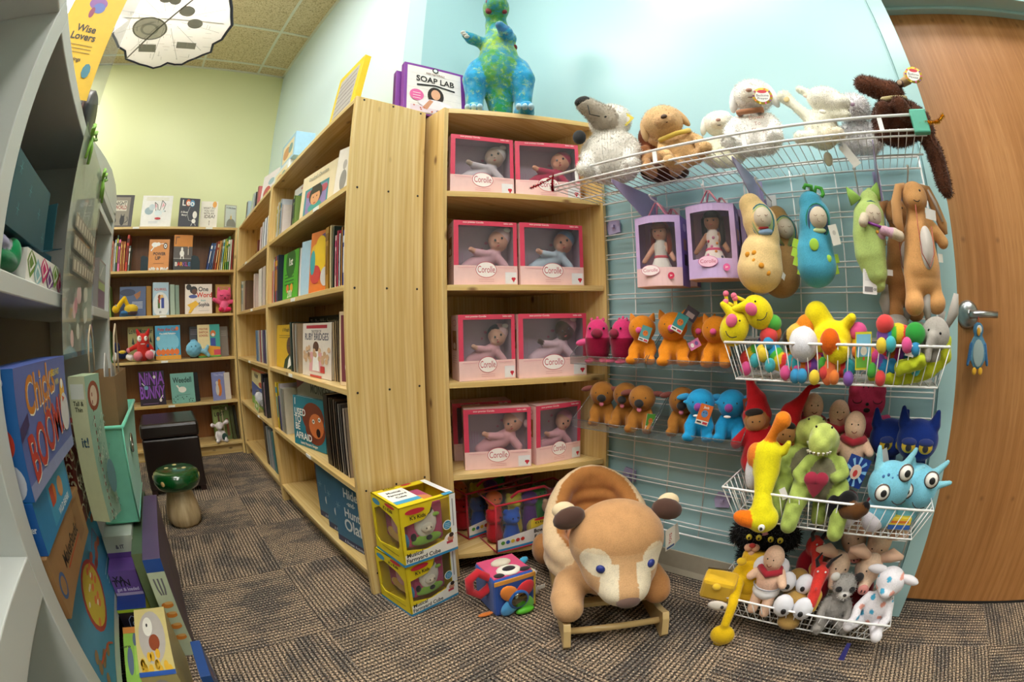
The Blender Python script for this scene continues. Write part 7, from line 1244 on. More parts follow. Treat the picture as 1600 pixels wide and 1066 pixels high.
# ---- upper basket (deck z .838)
B1 = .842; rs = random.Random(11)
def bug(label, y, x, z, rz, rot):
    o, sk = toy('yellow_bug_plush', label, 'plush toy', (x, y, z), rz, [('e', (0, 0, .0), (.042, .036, .052), '#e8d41c'), ('c', [(-.02, -.015, .035, .016), (-.055, -.02, .048, .009)], '#e8d41c')], 1, rot=rot, vox=.004)
    E(o, 'pink_cheek', (-.01, -.036, .02), (.017, .008, .019), '#e8648c'); smile(o, (.005, -.040, -.022), .018, 1); eyes(o, [(.012, -.036, .03)], .003)
    for q in (-.03, .0): MB().tube([(q - .012, .0, .045), (q - .03, -.01, .075)], [.006, .0055], M('#e8d41c', .9, 'fabric'), n=8).build('feeler', o); E(o, 'feeler_tip', (q - .031, -.01, .078), .009, '#e8708c')
bug('yellow bug plush with its pink nose over the basket rim, lower of two', .408, 1.25, .975, 0, (0, .45, RF + .1)); bug('yellow bug plush perched above its twin, head tipped up', .340, 1.27, 1.02, 0, (.1, -.6, RF + .2))
CC = ['#e0782c', '#d84c8c', '#7c4ca8', '#2c8cc0', '#4cae3c', '#e0c02c', '#d83c3c', '#3cacb8']
def cater(label, pts, seed, group='rainbow caterpillar plushes in the upper basket'):
    r_ = random.Random(seed); x0, y0, z0 = pts[0]; o = empty('caterpillar_plush', label, 'plush toy', pts[0], group=group); b = []; n = 7
    for i in range(n):
        f = i / (n - 1) * (len(pts) - 1); k = min(int(f), len(pts) - 2); p = [pts[k][j] + (pts[k + 1][j] - pts[k][j]) * (f - k) - pts[0][j] for j in range(3)]; b.append(('e', tuple(p), (.022, .022, .024), CC[(i + seed) % 8]))
    skin(b, .0045, .003, name='body', parent=o)
    for i in range(0, n, 2):
        p = b[i][1]; c = CC[(i + seed + 3) % 8]; bead(o, 'foot', (p[0] - .03, p[1] + r_.uniform(-.01, .01), p[2] - .02), (.014, .014, .018), c)
    bead(o, 'head', (b[0][1][0] - .01, b[0][1][1], b[0][1][2] + .025), (.022, .024, .022), CC[(seed + 4) % 8])
cater('rainbow caterpillar plush at the left end, orange feet above the rim', [(1.30, .30, .955), (1.30, .33, .92), (1.30, .37, .89)], 0); cater('rainbow caterpillar plush with a violet and blue middle, left of the white beak', [(1.29, .31, .92), (1.28, .28, .885), (1.28, .24, .875)], 2)
cater('rainbow caterpillar plush under the white beak, green and orange feet low', [(1.33, .24, .90), (1.28, .22, .875), (1.28, .18, .872)], 4); cater('rainbow caterpillar plush under the orange beaked duck', [(1.29, .15, .90), (1.28, .12, .875), (1.28, .08, .872)], 1)
cater('rainbow caterpillar plush between the book and the grey elephant', [(1.31, .04, .935), (1.29, .01, .905), (1.28, -.03, .88)], 5); cater('rainbow caterpillar plush lying before the grey elephant, purple hump uppermost', [(1.25, -.04, .955), (1.25, -.075, .96), (1.26, -.11, .95)], 2); cater('rainbow caterpillar plush sunk low behind the green blanket', [(1.31, -.05, .905), (1.30, -.08, .90), (1.29, -.12, .90)], 6)
for y_, z_, c in ((.335, .965, 0), (.285, .965, 0)): pass
o, sk = toy('tiger_bee_plush', 'white-snouted striped plush face down over the middle of the basket rim', 'plush toy', (1.255, .20, .935), 0, [('e', (0, 0, 0), (.042, .045, .048), '#e4e4ec'), ('e', (-.03, .05, .02), (.03, .05, .035), '#dcb84c'), ('e', (-.052, .045, .012), (.02, .03, .026), '#2c2418'), ('e', (.0, .05, .05), (.03, .03, .03), '#e08420')], 1, rot=(0, 0, RF), vox=.0045)
o, sk = toy('duck_plush', 'yellow duck plush with a big orange bill drooping over the upper basket', 'plush toy', (1.28, .12, .95), 0, [('e', (.0, .02, .0), (.06, .05, .05), '#ecd818'), ('c', [(-.02, .04, .02, .035), (-.055, .03, .06, .036)], '#ecd818'), ('c', [(.03, .02, .03, .02), (.055, .0, .06, .014)], '#ecd820'), ('e', (.0, -.05, -.005), (.028, .022, .034), '#e06414'), ('e', (.02, -.02, -.03), (.04, .04, .035), '#ecd818')], 1, rot=(0, .1, RF), vox=.0045)
E(o, 'dangling_foot', (.005, -.03, -.085), (.022, .016, .036), '#e8743c'); E(o, 'dangling_foot', (-.03, -.01, -.07), (.018, .014, .028), '#e8743c')
card(o, 'picture_card', (.095, -.05, .03), (0, -.12, .35), .05, .095, '#d8d02c', lambda a: (a.rect(.06, .3, .94, .94, '#7cbcd8'), a.rect(.06, .06, .94, .35, '#6cac3c'), a.ell(.5, .5, .2, .12, '#e8e0d0'), a.ell(.5, .3, .06, .05, '#d84c2c')))
def eleph(label, y, x, z, rz, rot=None, H=.14, ears=1):
    g = '#a9a39c'; o, sk = toy('grey_elephant_plush', label, 'plush toy', (x, y, z), rz, [('e', (0, 0, .45), (.3, .26, .3), g), ('c', [(-.02, -.24, .4, .11), (-.05, -.3, .2, .08), (-.02, -.32, .05, .06)], g), ('e', (0, .1, .1), (.25, .22, .2), g)], H, rot=rot)
    for q in (-1, 1): MB().tube([(q * .2 * H, .05 * H, .62 * H), (q * .3 * H, .05 * H, .9 * H), (q * .3 * H, .05 * H, 1.2 * H)], [.05 * H, .11 * H, .05 * H], M(g, .9, 'fabric'), n=10).build('ear', o)
    eyes(o, [(-.12 * H, -.23 * H, .5 * H), (.12 * H, -.23 * H, .5 * H)], .004)
eleph('grey long-eared plush leaning back at the middle right of the basket', -.07, 1.36, .90, 0, (0, .15, RF + .4), .16); eleph('grey long-eared plush behind, trunk toward the door', -.13, 1.40, .90, 0, (0, .5, RF - .3), .14); o_ = eleph('pale grey long-eared plush standing up at the right end of the basket', -.185, 1.27, .90, 0, (0, .2, RF - .3), .15)
o, sk = toy('comfort_blanket', 'crumpled yellow-green blanket with pale blue toy at the basket right end', 'blanket', (1.265, -.12, .852), 0, [('c', [(.11, 0, .01, .02), (.05, -.01, .0, .018), (0, -.015, .01, .024), (-.05, -.01, .02, .022), (-.1, -.01, .05, .02)], '#c4cc2c'), ('c', [(-.11, .0, .06, .02), (-.11, 0, .1, .018)], '#c4cc30'), ('c', [(-.07, -.02, .03, .026), (-.075, -.025, .075, .03)], '#93b6cc'), ('c', [(.03, .02, .03, .02), (-.03, .03, .05, .02)], '#b8c42c')], 1, rot=(0, 0, RF + PI), vox=.0045, wob=.003)
MB().ell((0, 0, 0), (.032, .024, .030), M('#1f9430', .9, 'fabric'), n=16).build('green_ear', o, loc=(-.01, .03, .115)); card(o, 'swing_tag', (-.0, .045, .105), (0, .2, PI), .026, .045, '#eceae6', lambda a: (a.ell(.5, .5, .25, .3, '#c8283c'), a.ell(.5, .5, .12, .2, '#eceae6')))
# ---- middle basket (deck z .433)
B2 = .437
def gnome(label, y, x, z, tilt):
    o, sk = toy('red_gnome_plush', label, 'plush toy', (x, y, z), 0, [('e', (0, 0, .13), (.036, .034, .036), '#b8844c'), ('c', [(0, .012, .14, .042), (0, .012, .175, .030), (.012 * tilt, .012, .215, .014), (.02 * tilt, .01, .25, .007), (.035 * tilt, .01, .262, .006)], '#c01c24'), ('c', [(0, 0, .09, .03), (0, 0, .02, .05)], '#b81c24'), ('c', [(-.03, 0, .09, .02), (-.06, -.01, .07, .016)], '#b41c24'), ('c', [(.03, 0, .09, .02), (.05, -.02, .05, .018)], '#b41c24')], 1, rot=(0, tilt * .12, RF + .2), vox=.0042)
    E(o, 'face', (0, -.028, .128), (.026, .012, .024), '#b07c48'); E(o, 'dark_hair', (-.005, -.026, .152), (.026, .012, .011), '#1c1410'); eyes(o, [(-.009, -.04, .13), (.01, -.04, .13)], .0022)
gnome('red hooded gnome plush, left of two, hat tip curling left', .345, 1.38, .56, -1); gnome('red hooded gnome plush, right of two, hat leaning right', .285, 1.35, .535, 1.6)
o, sk = toy('upside_down_duck_plush', 'yellow duck plush hanging head down over the middle basket rim', 'plush toy', (1.25, .285, .56), 0, [('c', [(0, 0, .07, .036), (.002, -.01, .03, .034), (.004, -.04, -.02, .022), (.01, -.055, -.05, .028)], '#e8dc1c'), ('e', (.014, -.055, -.075), (.042, .034, .036), '#e8dc1c'), ('e', (-.025, -.07, -.075), (.034, .02, .02), '#e87414', (0, .2, 0)), ('c', [(.0, 0, .1, .014), (.012, -.01, .13, .012), (.03, -.01, .155, .022)], '#ec8420'), ('e', (-.035, .0, .065), (.02, .02, .03), '#ec8430'), ('c', [(.04, 0, .08, .012), (.05, -.005, .1, .008)], '#e8dc24'), ('e', (-.035, .01, .02), (.022, .02, .05), '#dcdce4')], 1, rot=(0, 0, RF + .1), vox=.0042)
bead(o, 'white_eye', (.02, -.087, -.085), (.009, .005, .010), WH, kind='plain'); bead(o, 'eye', (.02, -.092, -.086), .004, BK, kind='plain'); card(o, 'swing_tag', (.05, -.04, .0), (0, -.5, .2), .016, .03, '#e4e0dc')
def croc(label, y, x, z, rz, tilt, heart=0):
    g, g2 = '#a4b75c', '#b8c668'; o, sk = toy('green_dinosaur_plush', label, 'plush toy', (x, y, z), 0, [('e', (0, .0, .06), (.052, .045, .065), g), ('e', (0, -.025, .06), (.036, .032, .055), '#7c7860'), ('c', [(0, .01, .12, .028), (0, 0, .15, .034), (-.0 + tilt * .03, -.035, .165, .036), (tilt * .045, -.06, .16, .030)], g2), ('c', [(-.04, -.01, .10, .018), (-.065, -.03, .075, .015), (-.05, -.045, .062, .013)], g), ('c', [(.04, -.01, .10, .018), (.055, -.035, .085, .015), (.035, -.055, .078, .013)], g), ('c', [(-.045, -.02, .04, .032), (-.06, -.06, .0, .024), (-.065, -.075, -.04, .022)], g), ('c', [(.045, -.02, .04, .032), (.06, -.06, .0, .024), (.06, -.075, -.05, .022)], g)], 1, rot=(0, 0, rz), vox=.0045, k=.010)
    recolour(sk, lambda v, c: c * (1 + .25 * np.sin(v[:, 0] * 150) * np.sin(v[:, 2] * 170 + 1))[:, None]); eyes(o, [(tilt * .03 - .02, -.05, .195), (tilt * .03 + .02, -.05, .195)], .003)
    for i in range(7): an = PI * (1.1 + .13 * i); MB().lathe([(.004, 0), (0, -.008)], M('#ece8dc', .8), n=6).build('felt_tooth', o, loc=(tilt * .045 + .03 * math.cos(an), -.06 + .03 * math.sin(an), .145))
    if heart: b = MB(); m = M('#a01c3c', .9, 'fabric'); b.ell((-.013, 0, .012), (.019, .010, .018), m); b.ell((.013, 0, .012), (.019, .010, .018), m); b.lathe([(.028, .004), (.014, -.02), (0, -.034)], m, n=12, sy=.4); b.build('felt_heart', o, loc=(-.015, -.07, .065))
croc('green patterned dinosaur plush hugging a crimson heart, front one', .115, 1.30, .505, RF + .1, -.4, 1); croc('green patterned dinosaur plush without a heart, behind and left', .195, 1.36, .51, RF + .3, .6)
def baby(label, y, x, z, rz, nm='caped_doll_plush', legs=0, body='#ecc6ac'):
    b = [('e', (0, 0, .13), (.03, .028, .036), '#ecc4a8'), ('e', (0, 0, .06), (.036, .03, .045), body), ('c', [(-.03, 0, .09, .014), (-.05, -.02, .07, .012)], '#ecc4a8'), ('c', [(.03, 0, .09, .014), (.05, -.02, .07, .012)], '#ecc4a8')]
    if legs: b += [('c', [(-.018, -.01, .02, .017), (-.02, -.02, -.03, .015)], '#ecc4a8'), ('c', [(.018, -.01, .02, .017), (.02, -.02, -.03, .015)], '#ecc4a8')]
    o, sk = toy(nm, label, 'plush toy', (x, y, z), 0, b, 1, rot=(0, 0, rz), vox=.004, group=None)
    MB().tube([(-.03, -.01, .098), (0, -.03, .094), (.03, -.01, .098), (.02, .025, .1), (-.02, .025, .1)], .010, M('#a8182c', .9, 'fabric'), n=8, closed=True).build('red_cape_collar', o); MB().ell((0, 0, 0), (.045, .012, .05), M('#a8182c', .9, 'fabric')).build('red_cape', o, loc=(0, .035, .07)); eyes(o, [(-.009, -.027, .138), (.009, -.027, .138)], .002); smile(o, (0, -.031, .118), .007, 1, '#8c4c3c'); return o
baby('bald plush doll with a red collar, behind the left green dinosaur', .185, 1.42, .60, RF + .3); baby('bald plush doll with a red collar, between the two green dinosaurs', .095, 1.42, .585, RF + .2); o = baby('bald plush doll in a red cape under the pink cat, arm raised', .035, 1.36, .565, RF)
card(o, 'burst_tag', (.03, -.045, .065), (0, .3, .2), .062, .075, '#1c3c8c', lambda a: ([a.poly([(.5, .5), (.5 + .5 * math.cos(q * .7), .5 + .5 * math.sin(q * .7)), (.5 + .5 * math.cos(q * .7 + .25), .5 + .5 * math.sin(q * .7 + .25))], '#8cc0e8') for q in range(9)], a.ell(.5, .5, .25, .25, '#e0c4b4'), a.ell(.5, .45, .1, .12, '#c83c3c')))
o, sk = toy('flat_pink_cat_plush', 'flat crimson pink cat plush with closed eyes behind the basket dolls', 'plush toy', (1.45, .005, .685), RF + .1, [('e', (0, 0, .075), (.066, .018, .06), '#c83c60'), ('c', [(-.045, 0, .11, .022), (-.052, 0, .142, .008)], '#c83c60'), ('c', [(.045, 0, .11, .022), (.052, 0, .142, .008)], '#c83c60'), ('e', (0, 0, .0), (.04, .02, .04), '#c83c60'), ('c', [(.04, -.01, .02, .014), (.075, -.02, .03, .012)], '#d0507c')], 1, vox=.0042)
for s_ in (-1, 1): MB().tube([(s_ * .035 + .016 * math.cos(t), -.0195, .082 + .010 * math.sin(t)) for t in [PI + i * PI / 6 for i in range(7)]], .0014, M('#3c1420', .8), n=5).build('closed_eye', o)
for q in (-.018, 0, .018): MB().tube([(q, -.014, .132), (q * .9, -.018, .118)], .0018, M('#3c1420', .8), n=5).build('forehead_stripe', o)
bead(o, 'open_mouth', (0, -.018, .052), (.012, .004, .007), '#1c1014'); bead(o, 'nose', (0, -.019, .07), (.006, .004, .005), '#1c1014'); MB().tube([(-.025, -.002, .135), (-.025, -.002, .16), (-.008, -.002, .168), (.008, -.002, .168), (.025, -.002, .16), (.025, -.002, .135)], .002, M('#d8ccc4', .6), n=6).build('hanging_loop', o)
def bcat(label, y, x, z, rz, s=1):
    o, sk = toy('navy_cat_plush', label, 'plush toy', (x, y, z), 0, [('e', (0, 0, .08), (.062, .05, .052), '#17307c'), ('e', (0, .01, .02), (.035, .03, .04), '#172e78'), ('c', [(-.045, 0, .12, .018), (-.05, 0, .155, .007)], '#142a70'), ('c', [(.045, 0, .12, .018), (.052, 0, .15, .007)], '#142a70')], s, rot=(0, 0, rz), vox=.0042)
    for q in (-.024, .024): E(o, 'yellow_eye', (q, -.046, .075), (.021, .010, .017), '#c8a41c', s); E(o, 'pupil', (q, -.054, .073), (.009, .005, .009), '#14141c', s); E(o, 'eyelid', (q, -.048, .086), (.022, .011, .010), '#13286c', s)
    return o
o = bcat('dark blue cat plush with heavy-lidded yellow eyes, left of two', -.085, 1.42, .585, RF + .3, .95); bcat('dark blue cat plush with heavy-lidded yellow eyes, right of two by the door frame', -.18, 1.37, .590, RF - .1, 1.0)
card(o, 'swing_tag', (-.04, -.06, .06), (0, -.4, .2), .035, .06, '#dcd4d0')
def googly(label, y, x, z, rz, rot, spots=0):
    c = '#7cc4dc'; o, sk = toy('pale_blue_monster_plush', label, 'plush toy', (x, y, z), 0, [('e', (0, 0, .0), (.062, .05, .058), c), ('e', (0, .01, -.07), (.045, .04, .045), c), ('c', [(-.045, 0, .04, .012), (-.055, 0, .085, .006)], '#8cccdc'), ('c', [(.03, 0, .05, .012), (.05, 0, .09, .006)], '#8cccdc'), ('c', [(.055, 0, .03, .01), (.085, 0, .05, .006)], '#8cccdc')], 1, rot=rot, vox=.0045)
    for p in ((-.03, -.045, -.005), (.022, -.04, .045)): bead(o, 'white_eyeball', p, (.020, .012, .020), WH, kind='plain'); bead(o, 'black_pupil', (p[0] + .002, p[1] - .010, p[2]), (.009, .004, .009), BK, kind='plain'); MB().lathe([(.019, -.002), (.0215, 0), (.019, .002)], M('#5c4a44', .7), rot=(PI / 2, 0, 0), n=18).build('eye_ring', o, loc=(p[0], p[1] - .004, p[2]))
    smile(o, (.02, -.047, -.03), .022, 1)
    if spots:
        for q in range(5): bead(o, 'blue_spot', (-.035 + .012 * q, -.04 + .003 * abs(q - 2), .028 + .006 * (q % 2)), (.004, .003, .004), '#3c6ca8')
googly('pale blue googly-eyed monster plush with spots, front one', -.105, 1.29, .575, 0, (.0, .1, RF + .2), 1); googly('pale blue googly-eyed monster plush behind, nearest the door', -.20, 1.33, .56, 0, (0, .35, RF - .1))
o, sk = toy('black_dog_plush', 'black dog plush with a brown snout poking over the middle basket rim', 'plush toy', (1.24, .02, .515), 0, [('e', (0, 0, .01), (.03, .03, .032), '#141214'), ('c', [(.0, -.01, .0, .022), (.03, -.035, .008, .020), (.045, -.04, .018, .016)], '#5c3a1c'), ('e', (-.035, 0, .0), (.02, .02, .03), '#141214'), ('e', (.05, -.045, .028), (.01, .008, .010), '#141214')], 1, rot=(0, 0, RF), vox=.004)
for y_, lb in ((.02, 'white round plush paw low in the middle basket, left of two'), (-.075, 'white round plush paw low in the middle basket, right of two')):
    o, sk = toy('low_plush', lb, 'plush toy', (1.285, y_, .472), RF, [('e', (0, 0, 0), (.034, .032, .032), '#dcd4dc'), ('e', (0, .045, .02), (.03, .04, .03), '#7c1828')], 1)
gamebox('small blue and yellow carton tag at the right end of the middle basket', (1.28, -.165, .437), RF + .1, .075, .035, .03, '#e8c83c', {'front': lambda a: (a.rect(0, 0, 1, .4, '#2c5ca8'), a.rect(.1, .55, .9, .75, '#d8742c'))})
# ---- lowest basket (deck z .078)
B3 = .082
def bcatf(label, y, x, z, rz, pink=1):
    o, sk = toy('shaggy_black_cat_plush', label, 'plush toy', (x, y, z), 0, [('e', (0, 0, .08), (.045, .035, .04), '#100e10'), ('e', (0, .01, .01), (.035, .03, .045), '#1c2830'), ('e', (-.045, 0, .085), (.022, .016, .034), '#100e10'), ('e', (.045, 0, .085), (.022, .016, .034), '#100e10')], 1, kind='shag', rot=(0, 0, rz), fur=2600, furlen=.016, vox=.0045)
    for q in (-.014, .014): bead(o, 'yellow_eye', (q, -.038, .092), (.009, .006, .009), '#d8c83c', kind='plain'); bead(o, 'pupil', (q, -.0445, .092), (.003, .003, .004), BK, kind='plain')
    if pink: bead(o, 'red_nose', (0, -.048, .072), (.010, .008, .007), '#b8342c'); bead(o, 'muzzle', (-.010, -.042, .062), (.013, .012, .011), '#d8a484'); bead(o, 'muzzle', (.010, -.042, .062), (.013, .012, .011), '#d8a484'); bead(o, 'chin', (0, -.044, .045), (.012, .010, .012), '#dcac8c')
    else: MB().lathe([(.012, 0), (.006, .018), (0, .026)], M('#d88c94', .8), n=8, sy=.5).build('pink_ear', o, loc=(-.035, -.03, .10), rot=(0, -.3, 0))
bcatf('shaggy black cat plush with yellow eyes and flesh muzzle, left', .318, 1.36, .235, RF + .25); bcatf('shaggy black cat plush half hidden behind the googly one', .24, 1.38, .230, RF + .1, 0)
def bigeye(label, y, x, z, rz, s=1):
    o, sk = toy('googly_eyed_plush', label, 'plush toy', (x, y, z), 0, [('e', (0, .01, .0), (.04, .032, .05), '#b08c4c'), ('e', (0, -.02, -.025), (.03, .02, .02), '#b08c50')], s, rot=(0, 0, rz), vox=.004, k=.006)
    for q in (-1, 1): E(o, 'white_eyeball', (q * .026, -.03, .028), (.027, .02, .031), '#e2e2ea', s); E(o, 'black_pupil', (q * .022 + .002, -.05, .024), (.007, .004, .008), BK, s, kind='plain')
bigeye('googly-eyed tan plush, uppermost of three, below the black cats', .225, 1.32, .235, RF + .15); bigeye('googly-eyed tan plush, middle one of three', .125, 1.31, .200, RF + .05); bigeye('googly-eyed tan plush, lowest of three at the basket rim', .105, 1.255, .145, RF + .05, 1.1)
o, sk = toy('yellow_tower_plush', 'boxy yellow plush with a hinged brim and one long dangling leg', 'plush toy', (1.29, .325, .16), 0, [('e', (.03, .0, .03), (.055, .035, .065), '#e0b418'), ('c', [(.0, -.04, .04, .02), (.005, -.09, .0, .014), (.0, -.115, -.05, .013)], '#e4ba14'), ('e', (.0, -.115, -.09), (.035, .02, .034), '#e4ba18'), ('e', (-.01, -.11, -.14), (.034, .022, .014), '#e8c01c')], 1, rot=(0, 0, RF + .2), vox=.0045)
MB().box((-.045, -.02, -.065), (.06, .045, .085), M('#e0b21a', .9, 'fabric')).build('boxy_body', o, loc=(.035, .0, .03), rot=(-.3, .1, 0), bevel=.014); MB().box((-.05, -.03, -.035), (.045, .03, .04), M('#e2b41a', .9, 'fabric')).build('hood', o, loc=(-.045, -.05, .03), rot=(.2, .1, 0), bevel=.012); bead(o, 'button_nose', (-.05, -.088, .05), (.012, .008, .010), '#e8c028'); bead(o, 'button', (.0, -.03, .105), (.014, .008, .012), '#e8be20'); MB().tube([(-.085, -.06, .09), (-.02, -.075, .10)], .0025, M('#4c3c1c', .6), n=6).build('brim_edge', o); bead(o, 'white_face', (-.035, -.086, -.012), (.03, .008, .016), '#d8d0c4'); bead(o, 'eye', (-.022, -.094, -.010), .005, BK, kind='plain')
o = baby('pink-bodied plush doll in white briefs with a red cape, arm up', .215, 1.265, .16, RF - .15, 'briefs_doll_plush', 1, '#ebbfa6')
MB().ell((0, 0, 0), (.041, .036, .026), M('#e4e2e4', .9, 'fabric'), n=18).build('white_briefs', o, loc=(0, -.001, .030)); MB().tube([(.040 * math.cos(t), .036 * math.sin(t) - .002, .049) for t in [i * 2 * PI / 18 for i in range(18)]], .002, M('#9c9ca4', .7), n=5, closed=True).build('waistband', o)
def drag(label, y, x, z, rz):
    o, sk = toy('red_dragon_plush', label, 'plush toy', (x, y, z), 0, [('c', [(0, 0, .05, .020), (-.004, -.035, .02, .016), (-.006, -.055, -.015, .014)], '#d83c34'), ('e', (0, .02, .04), (.026, .03, .03), '#c02c28'), ('c', [(.0, -.03, -.005, .022), (.0, -.045, -.03, .016)], '#d8a82c'), ('e', (0, .03, -.02), (.04, .03, .05), '#8c1420')], 1, rot=(0, 0, rz), vox=.0038)
    for s_ in (-1, 1): MB().tube([(s_ * .012, .01, .062), (s_ * .022, .008, .085), (s_ * (.012 if s_ < 0 else .045), .0, .11)], [.007, .005, .002], M('#181418', .7, 'fabric'), n=8).build('black_horn', o)
    eyes(o, [(-.011, -.018, .064), (.011, -.018, .064)], .0032, '#ece8e8'); bead(o, 'gold_band', (-.004, -.04, .03), (.004, .02, .003), '#b82824')
drag('red dragon plush with black horns and a yellow jaw, upper of two', .09, 1.36, .27, RF + .5); drag('red dragon plush with black horns, lower of two, tongue over yellow', .05, 1.29, .215, RF + .1)
def pig(label, y, x, z, rot, nose=1, c='#e6c8ac'):
    o, sk = toy('pig_plush', label, 'plush toy', (x, y, z), 0, [('e', (0, 0, .0), (.036, .034, .046), c), ('c', [(0, -.02, -.02, .022), (-.006, -.042, -.03, .018)], c), ('e', (0, .04, -.02), (.04, .04, .05), c)], 1, rot=rot, vox=.004)
    if nose: bead(o, 'pink_snout', (-.007, -.058, -.03), (.017, .008, .016), '#d88c84'); [bead(o, 'nostril', (-.007 + q, -.066, -.03), (.0022, .002, .005), '#4c2424', kind='plain') for q in (-.005, .005)]
    for s_ in (-1, 1): MB().tube([(s_ * .02, 0, .035), (s_ * .05, .0, .05), (s_ * .085, -.005, .05)], [.012, .020, .006], M('#e6bca0', .9, 'fabric'), n=8).build('ear', o)
    eyes(o, [(-.016, -.034, .012), (.014, -.034, .012)], .0025)
pig('tan pig plush leaning with a wide closed-mouth head, middle of the basket', .0, 1.35, .27, (0, .1, RF + .3), 0); pig('pig plush with its long ear raised, behind the tan leaning one', -.03, 1.43, .335, (0, -.5, RF + .2)); pig('flying pig plush with pink snout, uppermost at the right', -.125, 1.40, .34, (.3, 0, RF - .1), 1, '#efd0b4'); pig('flying pig plush with pink snout, just below the uppermost', -.115, 1.34, .285, (.1, .1, RF + .1), 1, '#ecccb0')
o = seated('raccoon_plush', 'grey and black raccoon plush sitting at the front of the lowest basket', (1.28, -.035, .10), RF + .2, .185, '#96918c', '#a09c98', belly='#8c8884', muz='#d8d4d0', nose='#181416', kind='shag', fur=3800, furlen=.007, ears='none', hs=.75, eye=0, tilt=.3, group=None)
for q in (-1, 1): E(o, 'black_eye_patch', (.03 + q * .1, -.155, .71), (.06, .04, .045), '#161416', .185); E(o, 'eye', (.03 + q * .09, -.195, .72), .02, '#0c0a0a', .185, kind='plain'); E(o, 'ear', (.03 + q * .19, -.03, .84), (.075, .05, .07), '#1c1a1c' if q > 0 else '#d8d4d0', .185)
o = seated('spotted_cow_plush', 'white plush with pink and blue spots leaning out at the right end', (1.275, -.165, .115), RF - .2, .215, '#e2dee4', muz='#e8e4ea', nose=None, ears='flop', earc='#e2dee4', hs=.8, eye=.014, tilt=.3, rot=(0, .12, RF - .2), vox=.0035)
cz = [(x_, -.9, z_) for x_, z_ in ((-.12, .62), (.0, .80), (.12, .66), (-.02, .66), (.16, .84), (-.1, .45), (.08, .42), (-.02, .30), (.12, .25), (-.14, .22), (.0, .14), (.2, .5), (-.18, .33), (-.18, .75))]
def spotp(v, c):
    c = c.copy()
    for i, (a_, _, z_) in enumerate(cz): c[(v[:, 0] / .215 - a_) ** 2 + (v[:, 2] / .215 - z_) ** 2 < .032 ** 2] = lin('#4ca4c8' if i % 2 else '#e09c8c')
    return c
recolour([q for q in o.children if q.name.startswith('body')][0], spotp)
for i in range(0):
    an, zz = rs.uniform(-PI + .3, -.3), rs.choice([.18, .28, .38, .62, .72, .82]); R_ = .195 if zz < .5 else .19; E(o, 'spot', (R_ * math.cos(an) * (.9 if zz in (.82, .62, .38) else 1) + .03 * (zz > .5), R_ * .88 * math.sin(an) - .0, zz), (.026, .02, .026), ['#4ca4c8', '#e0a090'][i % 2], .215)
o, sk = toy('dark_red_plush', 'dark red plush body wedged between the raccoon and the spotted plush', 'plush toy', (1.35, -.10, .20), RF, [('e', (0, 0, 0), (.045, .04, .05), '#6c1018'), ('e', (-.01, -.02, -.06), (.03, .03, .035), '#6c1018')], 1)
MB().prism([(-.010, -.06), (.008, -.06), (.006, .0), (-.006, .0)], 0, .001, M('#3c3c8c', .5), axis='y').build('dangling_label', o, loc=(.02, -.15, -.075))
for q in list(COL.objects):   # storybook toys in the two lower baskets are a fifth larger than the small ones above
    if q.parent is None and q.get('category') == 'plush toy' and q.location.x > 1.2 and q.location.z < .66 and abs(q.location.z - .6135) > .001 and q.location.y < .42:
        q.scale = (1.17,) * 3; q.location.z -= .012
    if q.parent is None and q.name.startswith('caterpillar'): q.scale = (1.15,) * 3; q.location.z += .006
# ---- penguin hanger on the door lever
o, sk = toy('penguin_hanger', 'flat blue penguin door hanger dangling from the lever handle', 'hanger', (1.553, -.415, .84), RF + .1, [('e', (0, 0, .07), (.036, .008, .055), '#5c8ca8'), ('e', (0, 0, .135), (.023, .008, .024), '#4c7c9c'), ('c', [(-.03, 0, .09, .007), (-.042, 0, .03, .006)], '#3c6c9c'), ('c', [(.03, 0, .09, .007), (.042, 0, .03, .006)], '#3c6c9c')], 1, vox=.0036, k=.004)
bead(o, 'pale_belly', (0, -.0065, .065), (.024, .003, .042), '#9cb0b0'); bead(o, 'white_face', (.002, -.0065, .137), (.012, .003, .013), '#d8d8d0'); bead(o, 'beak', (-.002, -.010, .130), (.008, .005, .013), '#d8a02c'); MB().tube([(0, 0, .155), (0, -.004, .170), (.0, .002, .182)], .0015, M('#b8342c', .7), n=5).build('hanging_loop', o)
for q in (-.013, .013): bead(o, 'yellow_foot', (q, -.003, .010), (.010, .005, .012), '#e0a820')
